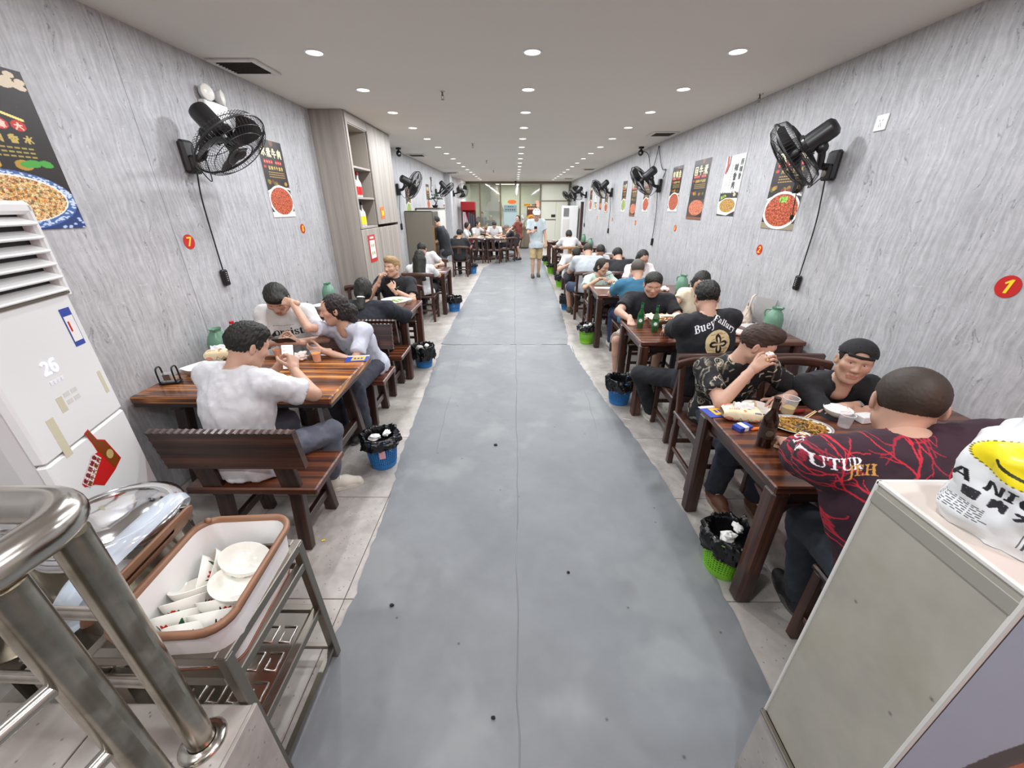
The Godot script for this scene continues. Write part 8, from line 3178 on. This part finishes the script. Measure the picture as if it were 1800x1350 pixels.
func emblem_cloth() -> StandardMaterial3D:
	var im := Image.create(384, 384, true, Image.FORMAT_RGB8)
	im.fill(sr(26, 27, 31))
	im.fill_rect(Rect2i(176, 66, 36, 12), sr(206, 140, 34))
	ell(im, 196, 196, 58, 58, sr(214, 196, 150))
	var r := RandomNumberGenerator.new()
	r.seed = 6
	for k in 44:
		var y := 142 + r.randf() * 110.0
		var x := 150 + r.randf() * 70.0
		if Vector2(x + 12, y).distance_to(Vector2(196, 196)) < 46:
			stroke(im, [Vector2(x, y), Vector2(x + 24, y - 2)], 1.6, sr(150, 122, 76))
	for k in 4:
		var a := TAU * k / 4.0
		var c := Vector2(196, 196) + Vector2(cos(a), sin(a)) * 23
		ell(im, c.x, c.y, 18 if k % 2 == 0 else 13, 13 if k % 2 == 0 else 18, sr(30, 22, 24))
	for k in 4:
		var a := TAU * k / 4.0
		var c := Vector2(196, 196) + Vector2(cos(a), sin(a)) * 17
		ell(im, c.x, c.y, 13 if k % 2 == 0 else 5, 5 if k % 2 == 0 else 13, sr(216, 200, 158))
	# brush script above the disc
	var w := sr(236, 236, 238)
	draw_text(im, "Buey", 146, 122, 38, w, true, true, 0.35, -0.32)
	draw_text(im, "Fallury", 242, 124, 32, w, true, true, 0.35, 0.62)
	draw_text(im, "Bond", 178, 288, 24, w, false, true, 0.3, 0.0)
	return tex_mat(im, 0.85)


func lettered_cloth() -> StandardMaterial3D:
	var im := Image.create(384, 384, true, Image.FORMAT_RGB8)
	im.fill(sr(212, 210, 207))
	draw_text(im, "Porsist", 192, 205, 52, sr(34, 34, 38), true, true)
	im_lines(im, Rect2i(140, 166, 104, 6), 1)
	im_lines(im, Rect2i(130, 236, 124, 5), 1)
	return tex_mat(im, 0.85)


func flower_cloth() -> StandardMaterial3D:
	var im := Image.create(128, 128, true, Image.FORMAT_RGB8)
	im.fill(sr(182, 200, 188))
	var r := RandomNumberGenerator.new()
	r.seed = 3
	for k in 16:
		var p := Vector2((k % 4) * 32 + r.randf() * 20 + 6, (k / 4) * 32 + r.randf() * 20 + 6)
		for q in 3:
			ell(im, p.x + r.randf_range(-5, 5), p.y + r.randf_range(-5, 5), 4, 3, [sr(70, 96, 92), sr(96, 120, 112), sr(206, 220, 206)][q])
	return tri_mat(im, 3.0)


func dots(t: Node3D, called: String, pts: Array, r: float, m: Material) -> void:
	for p: Vector3 in pts:
		part(called, MB.new().blob(p, Vector3(r, r, r), 8), m, t)


func people() -> void:
	templates()
	var white := sr(206, 205, 204)
	var black := sr(28, 29, 33)
	# ---- nearest table, poster side
	add_person({"label": "man in black doodle patterned shirt wiping his eye with a tissue", "near": true, "hip": Vector3(1.45, 0.53, -2.42), "head": Vector3(1.475, 1.08, -2.24), "yaw": 0.0, "head_yaw": 62.0, "head_pitch": 20.0, "hair": "quiff", "hair_col": sr(58, 40, 30), "shirt": doodle_cloth(), "wide": 1.06, "pants": sr(38, 42, 56), "shoe": sr(92, 56, 36), "rh": Vector3(1.385, 0.985, -2.08), "re": Vector3(-0.7, -1.0, 0.5), "rpose": "pinch", "rup": Vector3(-1, 0.1, 0.35), "rdir": Vector3(0.55, 0.8, 0.25), "lh": Vector3(1.62, 0.80, -2.08), "le": Vector3(1, -0.5, -0.2), "lpose": "relaxed", "rf": Vector3(1.38, 0.085, -2.12), "lf": Vector3(1.6, 0.085, -2.02), "collar": true, "skin": SK * 0.98, "extra": func(t: Node3D, P: Dictionary, HT: Transform3D, base: Vector3) -> void:
		part("ring", MB.new().at(Vector3(1.43, 1.06, -2.045) - base, Basis(Vector3.RIGHT, 0.4)).tube(lathe_ring(0.0105, 0.0), 0.0022, 6, false, true), mat_once("gold", sr(212, 168, 80), 0.25, 1.0), t)})
	add_person({"label": "man in black v-neck top and black cap worn backwards, arms folded on the table", "near": true, "hip": Vector3(2.03, 0.53, -2.42), "head": Vector3(1.965, 1.03, -2.09), "yaw": -6.0, "head_yaw": -24.0, "head_pitch": -4.0, "head_roll": -6.0, "hair": "buzz", "cap": true, "shirt": sr(24, 25, 28), "vneck": 0.13, "sleeve": 1.5, "pants": black, "rh": Vector3(2.05, 0.80, -1.93), "re": Vector3(-1, -0.4, 0.2), "rpose": "flat", "rdir": Vector3(1, -0.05, 0.15), "lh": Vector3(1.93, 0.80, -1.98), "le": Vector3(1, -0.4, 0.2), "lpose": "flat", "ldir": Vector3(-1, -0.05, 0.2), "skin": SK * 0.9, "gaze": -0.002})
	add_person({"label": "broad man in dark red lightning patterned shirt seen from behind at the counter", "near": true, "hip": Vector3(1.42, 0.55, -0.93), "head": Vector3(1.335, 1.235, -1.17), "neck": Vector3(1.28, 1.155, -1.06), "neck_r": 0.05, "yaw": 172.0, "head_yaw": -22.0, "head_pitch": 20.0, "hair": "buzz", "hair_col": sr(52, 40, 32), "shirt": red_cloth(), "print": true, "print_size": 0.95, "print_side": -1.0, "wide": 1.3, "deep": 1.35, "s": 1.04, "loose": 0.02, "hem": 0.1, "collar": true, "pants": sr(44, 50, 58), "lh": Vector3(1.32, 0.80, -1.62), "le": Vector3(-1, -0.6, 0.1), "rh": Vector3(1.62, 0.80, -1.6), "rf": Vector3(1.6, 0.085, -1.35), "lf": Vector3(1.42, 0.085, -1.3), "skin": SK * 0.92, "head_w": 1.06})
	# ---- green bottle table
	add_person({"label": "heavy man in black t-shirt with gold shoulder trim gripping the table corner", "near": true, "hip": Vector3(1.48, 0.53, -4.38), "head": Vector3(1.475, 1.085, -4.19), "yaw": -6.0, "head_yaw": -6.0, "head_pitch": 16.0, "hair": "crop", "shirt": sr(24, 25, 29), "wide": 1.2, "deep": 1.3, "pants": sr(166, 154, 138), "legs": 0.95, "shoe": sr(40, 36, 34), "rh": Vector3(1.175, 0.80, -3.84), "re": Vector3(-1, -0.3, -0.4), "rpose": "grip", "rdir": Vector3(-0.1, -0.45, 1), "lh": Vector3(1.5, 0.80, -3.98), "le": Vector3(1, -0.3, 0.1), "lpose": "flat", "ldir": Vector3(-1, -0.05, 0.3), "rf": Vector3(1.16, 0.085, -4.05), "rk": Vector3(-0.9, 0.6, 1), "head_w": 1.08, "skin": SK * 0.95, "extra": func(t: Node3D, P: Dictionary, HT: Transform3D, base: Vector3) -> void:
		var tr := MB.new()
		for sg: float in [-1.0, 1.0]:
			for k in 16:
				var u := k / 15.0
				var p: Vector3 = P.nb + P.R1 * sg * lerpf(0.075, 0.225, u) + P.spine * lerpf(-0.012, -0.10 - 0.03 * u, u * u) + P.fw * 0.045
				tr.box(p - base, Vector3(0.008, 0.008, 0.006), 0.001)
		part("shoulder_trim", tr, mat_once("trim_gold", sr(150, 112, 72), 0.5), t)})
	add_person({"label": "man in black t-shirt with cream flower emblem on the back", "near": true, "hip": Vector3(1.52, 0.53, -2.93), "head": Vector3(1.475, 1.205, -2.98), "yaw": 190.0, "head_yaw": -14.0, "head_pitch": 24.0, "hair": "spiky", "shirt": emblem_cloth(), "print": true, "print_size": 0.66, "print_side": -1.0, "print_at": 0.72, "wide": 1.14, "loose": 0.02, "pants": sr(26, 27, 32), "shoe": sr(206, 200, 188), "lh": Vector3(1.38, 0.80, -3.42), "le": Vector3(-1, -0.5, 0.2), "rh": Vector3(1.66, 0.80, -3.4), "lf": Vector3(1.3, 0.085, -3.22), "lk": Vector3(-1.0, 0.8, -0.6), "skin": SK * 0.96})
	add_person({"label": "woman in sleeveless cream top half hidden behind the emblem shirt man", "female": true, "hip": Vector3(1.95, 0.53, -4.36), "head": Vector3(1.99, 1.1, -4.2), "yaw": -4.0, "head_yaw": -20.0, "head_pitch": 30.0, "hair": "bob", "shirt": sr(226, 216, 190), "sleeve": 0.28, "pants": sr(60, 60, 70)})
	# ---- flowered blouse table
	add_person({"label": "woman in pale green flowered blouse and glasses holding chopsticks", "female": true, "near": true, "hip": Vector3(1.38, 0.52, -6.32), "head": Vector3(1.36, 0.99, -6.22), "yaw": 6.0, "head_yaw": 38.0, "head_pitch": 14.0, "hair": "low_bun", "shirt": flower_cloth(), "vneck": 0.1, "sleeve": 0.85, "loose": 0.022, "glasses": true, "pants": sr(50, 50, 58), "rh": Vector3(1.29, 0.84, -6.02), "re": Vector3(-1, -0.6, 0), "rpose": "pinch", "rdir": Vector3(0.6, 0.25, 0.5), "lh": Vector3(1.5, 0.8, -5.95)})
	add_person({"label": "grey-haired man in teal polo shirt seen from behind", "hip": Vector3(1.55, 0.53, -4.92), "head": Vector3(1.53, 1.13, -4.98), "yaw": 182.0, "head_pitch": 22.0, "head_yaw": -6.0, "hair": "buzz", "hair_col": sr(84, 76, 68), "shirt": sr(54, 108, 136), "collar": true, "wide": 1.15, "pants": sr(40, 52, 84), "lh": Vector3(1.36, 0.8, -5.36), "shoe": sr(206, 204, 196), "lf": Vector3(1.38, 0.085, -5.25)})
	add_person({"label": "woman in white with glasses looking down by the poster wall", "female": true, "face": true, "hip": Vector3(2.02, 0.53, -6.4), "head": Vector3(1.985, 1.11, -6.28), "yaw": -6.0, "head_pitch": 26.0, "head_yaw": 14.0, "hair": "bob", "glasses": true, "shirt": sr(232, 228, 228), "pants": sr(70, 80, 110)})
	# ---- table of the man in grey
	add_person({"label": "man in pale grey shirt and navy shorts bent over his meal, back turned", "hip": Vector3(1.27, 0.52, -6.88), "head": Vector3(1.27, 1.14, -7.08), "yaw": 178.0, "head_pitch": 36.0, "hair": "buzz", "hair_col": sr(52, 46, 42), "shirt": sr(180, 186, 190), "collar": true, "wide": 1.14, "pants": sr(52, 66, 88), "legs": 0.92, "shoe": sr(72, 76, 56), "lf": Vector3(1.04, 0.085, -7.3), "lk": Vector3(-0.6, 0.5, -1), "lh": Vector3(1.13, 0.8, -7.34), "rh": Vector3(1.4, 0.8, -7.36)})
	add_person({"label": "broad man in black t-shirt seen from behind, head bowed", "hip": Vector3(1.82, 0.53, -6.84), "head": Vector3(1.8, 1.06, -7.1), "yaw": 184.0, "head_pitch": 40.0, "hair": "crop", "shirt": sr(30, 31, 35), "wide": 1.26, "loose": 0.02, "pants": black})
	add_person({"label": "man in white shirt bent low across from the man in grey", "hip": Vector3(1.2, 0.53, -8.4), "head": Vector3(1.22, 0.98, -8.08), "yaw": 0.0, "head_pitch": 50.0, "hair": "crop", "shirt": white, "wide": 1.1, "rh": Vector3(1.08, 0.8, -7.95), "lh": Vector3(1.34, 0.8, -7.95)})
	add_person({"label": "person in white across from the broad man in black, mostly hidden", "hip": Vector3(1.66, 0.53, -8.42), "head": Vector3(1.72, 1.02, -8.2), "yaw": 0.0, "head_pitch": 40.0, "hair": "crop", "shirt": white})
	add_person({"label": "woman in white leaning over the table, dark hair tied low, back turned", "female": true, "hip": Vector3(1.5, 0.53, -11.28), "head": Vector3(1.5, 1.12, -11.52), "yaw": 180.0, "head_pitch": 40.0, "hair": "low_bun", "shirt": white, "wide": 1.1, "rh": Vector3(1.86, 0.8, -11.75), "lh": Vector3(1.2, 0.8, -11.75)})
	# ---- trestle table
	add_person({"label": "young man in white t-shirt and grey trousers using a phone, back to the entrance", "near": true, "hip": Vector3(-1.53, 0.545, -1.84), "head": Vector3(-1.455, 1.155, -1.98), "yaw": 163.0, "head_yaw": -18.0, "head_pitch": 24.0, "hair": "spiky", "shirt": sr(210, 210, 212), "wide": 1.08, "loose": 0.022, "hem": 0.09, "fold": 0.013, "pants": sr(92, 96, 108), "shoe": sr(226, 220, 206), "cuff": 0.068, "legs": 1.92, "rh": Vector3(-1.37, 0.925, -2.2), "re": Vector3(1, -0.7, 0.1), "rpose": "grip", "rup": Vector3(1, 0.2, 0.4), "rdir": Vector3(-0.25, 0.75, -0.6), "lh": Vector3(-1.5, 0.915, -2.22), "le": Vector3(-0.9, -0.8, 0.1), "lpose": "grip", "lup": Vector3(-1, 0.1, 0.2), "ldir": Vector3(0.35, 0.6, -0.6), "rf": Vector3(-1.31, 0.09, -2.2), "rk": Vector3(0.8, 0.9, -0.8), "rfd": Vector3(1, 0, -0.35), "lf": Vector3(-1.62, 0.09, -2.25)})
	add_person({"label": "young woman in white lettered t-shirt looking down at her phone", "female": true, "near": true, "hip": Vector3(-1.96, 0.53, -3.32), "head": Vector3(-1.925, 1.165, -3.1), "yaw": 6.0, "head_yaw": 10.0, "head_pitch": 34.0, "hair": "fringe", "shirt": lettered_cloth(), "print": true, "print_size": 0.6, "print_at": 0.74, "loose": 0.024, "wide": 1.08, "pants": sr(50, 52, 60), "rh": Vector3(-1.87, 0.865, -2.9), "rpose": "grip", "rup": Vector3(-0.5, -0.2, 1), "rdir": Vector3(0.8, 0.2, 0.3), "lh": Vector3(-1.72, 0.87, -2.9), "lpose": "grip", "lup": Vector3(0.5, -0.2, 1), "ldir": Vector3(-0.8, 0.2, 0.3), "skin": SK * 0.98})
	add_person({"label": "young woman in pale buttoned top with hair bun touching her neighbour's forehead", "female": true, "near": true, "hip": Vector3(-1.36, 0.53, -3.32), "head": Vector3(-1.455, 1.09, -3.06), "yaw": -12.0, "head_yaw": -56.0, "head_pitch": 4.0, "hair": "bun", "hair_col": sr(34, 26, 24), "shirt": sr(198, 202, 214), "vneck": 0.12, "sleeve": 0.74, "loose": 0.018, "pants": sr(60, 62, 74), "rh": Vector3(-1.74, 1.165, -2.99), "re": Vector3(-0.3, 0.5, 0.8), "rpose": "pinch", "rup": Vector3(0.1, 0.6, 1), "rdir": Vector3(-1, 0.1, -0.25), "lh": Vector3(-1.52, 0.805, -2.88), "le": Vector3(1, -0.6, 0.3), "lpose": "relaxed", "lup": Vector3(0.1, -0.3, 1), "ldir": Vector3(-1, 0.05, 0.1), "skin": SK * 1.12, "tie": false, "extra": func(t: Node3D, P: Dictionary, HT: Transform3D, base: Vector3) -> void:
		var q := []
		for k in 4:
			q.append(P.nb + P.fw * (0.125 + 0.012 * k) - P.spine * (0.15 + 0.055 * k) - base)
		dots(t, "button", q, 0.006, M.alu)})
	# ---- soup bowl table
	add_person({"label": "woman in navy top seen from behind, dark hair tied with a white band", "female": true, "near": true, "hip": Vector3(-1.56, 0.53, -3.86), "head": Vector3(-1.555, 1.06, -4.0), "yaw": 182.0, "head_pitch": 16.0, "hair": "tied", "tie": true, "shirt": sr(24, 27, 36), "wide": 1.5, "deep": 1.4, "sleeve": 0.98, "loose": 0.018, "pants": sr(60, 52, 46), "rh": Vector3(-1.38, 0.81, -4.28), "re": Vector3(1, -0.5, 0), "lh": Vector3(-1.74, 0.81, -4.28), "rf": Vector3(-1.3, 0.085, -4.25), "shoe": sr(200, 200, 196)})
	add_person({"label": "fair-haired person in black t-shirt smoking and holding up a phone", "near": true, "hip": Vector3(-1.57, 0.53, -5.2), "head": Vector3(-1.575, 1.135, -5.1), "yaw": -4.0, "head_yaw": -26.0, "head_pitch": -4.0, "hair": "quiff", "hair_col": sr(150, 122, 84), "shirt": sr(27, 28, 32), "wide": 1.12, "loose": 0.018, "pants": sr(120, 104, 86), "rh": Vector3(-1.71, 0.985, -4.93), "re": Vector3(-0.8, -1, 0.2), "rpose": "pinch", "rup": Vector3(-1, 0, 0.4), "rdir": Vector3(0.3, 0.9, -0.1), "lh": Vector3(-1.50, 0.90, -4.82), "le": Vector3(1, -1, 0.1), "lpose": "grip", "lup": Vector3(0.6, 0, 1), "ldir": Vector3(-0.5, 0.9, 0), "head_w": 1.06, "extra": func(t: Node3D, P: Dictionary, HT: Transform3D, base: Vector3) -> void:
		part("wristwatch", MB.new().at(Vector3(-1.475, 0.915, -4.845) - base, Basis(Vector3.BACK, 0.6)).tube(lathe_ring(0.032, 0.0), 0.008, 6, false, true).blob(Vector3(0.0, 0.0, 0.036), Vector3(0.018, 0.018, 0.006), 12), M.black, t)})
	# ---- beyond
	add_person({"label": "woman with long straight black hair seen from behind", "female": true, "near": true, "hip": Vector3(-1.6, 0.53, -6.76), "head": Vector3(-1.605, 1.06, -6.8), "yaw": 180.0, "head_pitch": 12.0, "hair": "long", "shirt": sr(214, 214, 214), "pants": sr(30, 30, 36), "wide": 1.1})
	add_person({"label": "person in white sitting across from the long-haired woman, mostly hidden", "hip": Vector3(-1.72, 0.53, -8.2), "head": Vector3(-1.86, 1.06, -8.1), "yaw": 0.0, "head_pitch": 30.0, "hair": "crop", "shirt": white, "lh": Vector3(-1.52, 0.8, -7.85)})
	add_person({"label": "man in black t-shirt and grey trousers standing at the drinks fridge", "stand": true, "face": true, "hip": Vector3(-1.66, 0.90, -9.62), "head": Vector3(-1.825, 1.52, -9.6), "yaw": -90.0, "head_pitch": 28.0, "hair": "crop", "shirt": sr(34, 35, 40), "wide": 1.08, "pants": sr(88, 90, 98), "hem": 0.12, "rh": Vector3(-1.9, 1.06, -9.45), "lh": Vector3(-1.9, 1.05, -9.62), "re": Vector3(0.4, -1, 0.6), "le": Vector3(0.4, -1, -0.4)})
	add_person({"label": "man in black seen from behind on a chair near the fridge", "hip": Vector3(-1.55, 0.53, -11.45), "head": Vector3(-1.535, 1.14, -11.5), "yaw": 176.0, "head_yaw": -30.0, "head_pitch": 12.0, "hair": "crop", "shirt": sr(30, 32, 34), "wide": 1.15, "pants": black})
	add_person({"label": "dark-haired woman in white at the round table beside the red wardrobe", "female": true, "hip": Vector3(-1.86, 0.53, -15.25), "head": Vector3(-1.74, 1.19, -15.2), "yaw": 85.0, "hair": "bob", "shirt": white})
	add_person({"label": "woman in white raising her hand at the round table", "female": true, "hip": Vector3(-1.5, 0.53, -16.35), "head": Vector3(-1.46, 1.2, -16.25), "yaw": 40.0, "head_yaw": 30.0, "hair": "low_bun", "shirt": white, "lh": Vector3(-1.2, 1.05, -16.1)})
	add_person({"label": "man in white shirt eating at the kitchen side of the round table", "hip": Vector3(-0.8, 0.53, -16.4), "head": Vector3(-0.81, 1.18, -16.2), "yaw": -4.0, "head_pitch": 42.0, "hair": "crop", "shirt": white, "wide": 1.2, "rh": Vector3(-1.0, 0.82, -15.95), "lh": Vector3(-0.7, 0.82, -15.95)})
	add_person({"label": "grey-haired person in black bending over the round table", "hip": Vector3(-0.14, 0.53, -15.6), "head": Vector3(-0.3, 1.1, -15.45), "yaw": 272.0, "head_pitch": 45.0, "hair": "crop", "hair_col": sr(120, 106, 98), "shirt": sr(40, 40, 46)})
	add_person({"label": "waitress in maroon shirt and black skirt standing by the round table", "female": true, "face": true, "stand": true, "s": 0.92, "hip": Vector3(0.14, 0.82, -15.25), "head": Vector3(0.1, 1.43, -15.2), "yaw": -50.0, "head_yaw": 22.0, "head_pitch": 4.0, "hair": "low_bun", "shirt": sr(124, 62, 52), "skirt": true, "skirt_len": 0.9, "pants": sr(26, 27, 31), "rh": Vector3(-0.3, 0.98, -14.95), "lh": Vector3(-0.12, 0.95, -15.5), "shoe": sr(26, 26, 28)})
	add_person({"label": "young man in white helmet, pale t-shirt and khaki shorts walking with a phone", "stand": true, "near": true, "hip": Vector3(0.59, 0.93, -11.3), "head": Vector3(0.575, 1.63, -11.27), "yaw": 2.0, "head_pitch": 14.0, "hair": "crop", "helmet": true, "shirt": sr(176, 187, 192), "vneck": 0.05, "loose": 0.026, "hem": 0.14, "pants": sr(176, 156, 116), "legs": 0.98, "shoe": sr(60, 52, 46), "rh": Vector3(0.51, 1.24, -11.02), "re": Vector3(-0.6, -1, -0.2), "rpose": "grip", "rup": Vector3(0, -0.2, 1), "rdir": Vector3(0.6, 0.6, 0.1), "lh": Vector3(0.86, 0.9, -11.25), "le": Vector3(0.5, 0, -1), "rf": Vector3(0.5, 0.085, -11.22), "lf": Vector3(0.67, 0.085, -11.42)})
	add_person({"label": "cook in dark grey behind the far kitchen glass", "stand": true, "hip": Vector3(-1.66, 0.86, -21.0), "head": Vector3(-1.66, 1.46, -21.0), "yaw": 20.0, "hair": "crop", "shirt": sr(84, 88, 92), "wide": 1.15, "lh": Vector3(-1.4, 0.95, -20.75), "rh": Vector3(-1.8, 0.95, -20.75)})
	add_person({"label": "cook in a patterned apron bending behind the far kitchen glass", "stand": true, "hip": Vector3(-1.2, 0.78, -21.05), "head": Vector3(-1.22, 1.3, -20.95), "yaw": 0.0, "head_pitch": 20.0, "hair": "crop", "hair_col": sr(150, 146, 136), "shirt": sr(70, 56, 52), "s": 0.92, "lh": Vector3(-1.05, 0.92, -20.7), "rh": Vector3(-1.36, 0.92, -20.7)})
	finish_people()
	held_things()


func held_things() -> void:
	phone(Vector3(-1.43, 0.985, -2.27), Basis(Vector3.UP, 0.12) * Basis(Vector3.RIGHT, -0.35), true, "lit phone held up by the young man in the white t-shirt")
	phone(Vector3(-1.795, 0.9, -2.845), Basis(Vector3.UP, 0.05) * Basis(Vector3.RIGHT, PI + 0.9) * Basis(Vector3.BACK, 1.4), false, "phone in both hands of the woman in the lettered t-shirt")
	phone(Vector3(-1.565, 0.975, -4.83), Basis(Vector3.UP, PI - 0.1) * Basis(Vector3.RIGHT, -0.1), false, "black phone held up by the fair-haired person")
	phone(Vector3(0.545, 1.3, -11.0), Basis(Vector3.UP, PI) * Basis(Vector3.RIGHT, -0.6), false, "dark phone in the hand of the man with the helmet")
	var cg := thing("cigarette", "lit cigarette between the fingers of the fair-haired person", "cigarette", Vector3(-1.665, 1.075, -4.985), 0)
	part("paper_tube", MB.new().tube([Vector3(-0.05, 0.0, 0.02), Vector3(0.02, 0, 0)], 0.004, 8), M.white, cg)
	part("filter", MB.new().tube([Vector3(0.02, 0, 0), Vector3(0.04, 0, -0.006)], 0.0042, 8), mat_once("filter", sr(206, 150, 90), 0.7), cg)
	single("crumpled_tissue", crumple(15, 0.02), M.paper, "small white tissue held to the patterned shirt man's eye", "tissue", Vector3(1.465, 1.075, -2.09), 20)
	var ck := thing("chopsticks", "dark chopsticks in the hand of the woman in the flowered blouse", "chopsticks", Vector3(1.36, 0.88, -5.99), 0)
	for e: float in [-1.0, 1.0]:
		part("stick", MB.new().tube([Vector3(-0.08, -0.03, 0.005 * e), Vector3(0.14, 0.06, 0.003 * e)], [0.004, 0.0025], 6), M.wood_dark, ck)
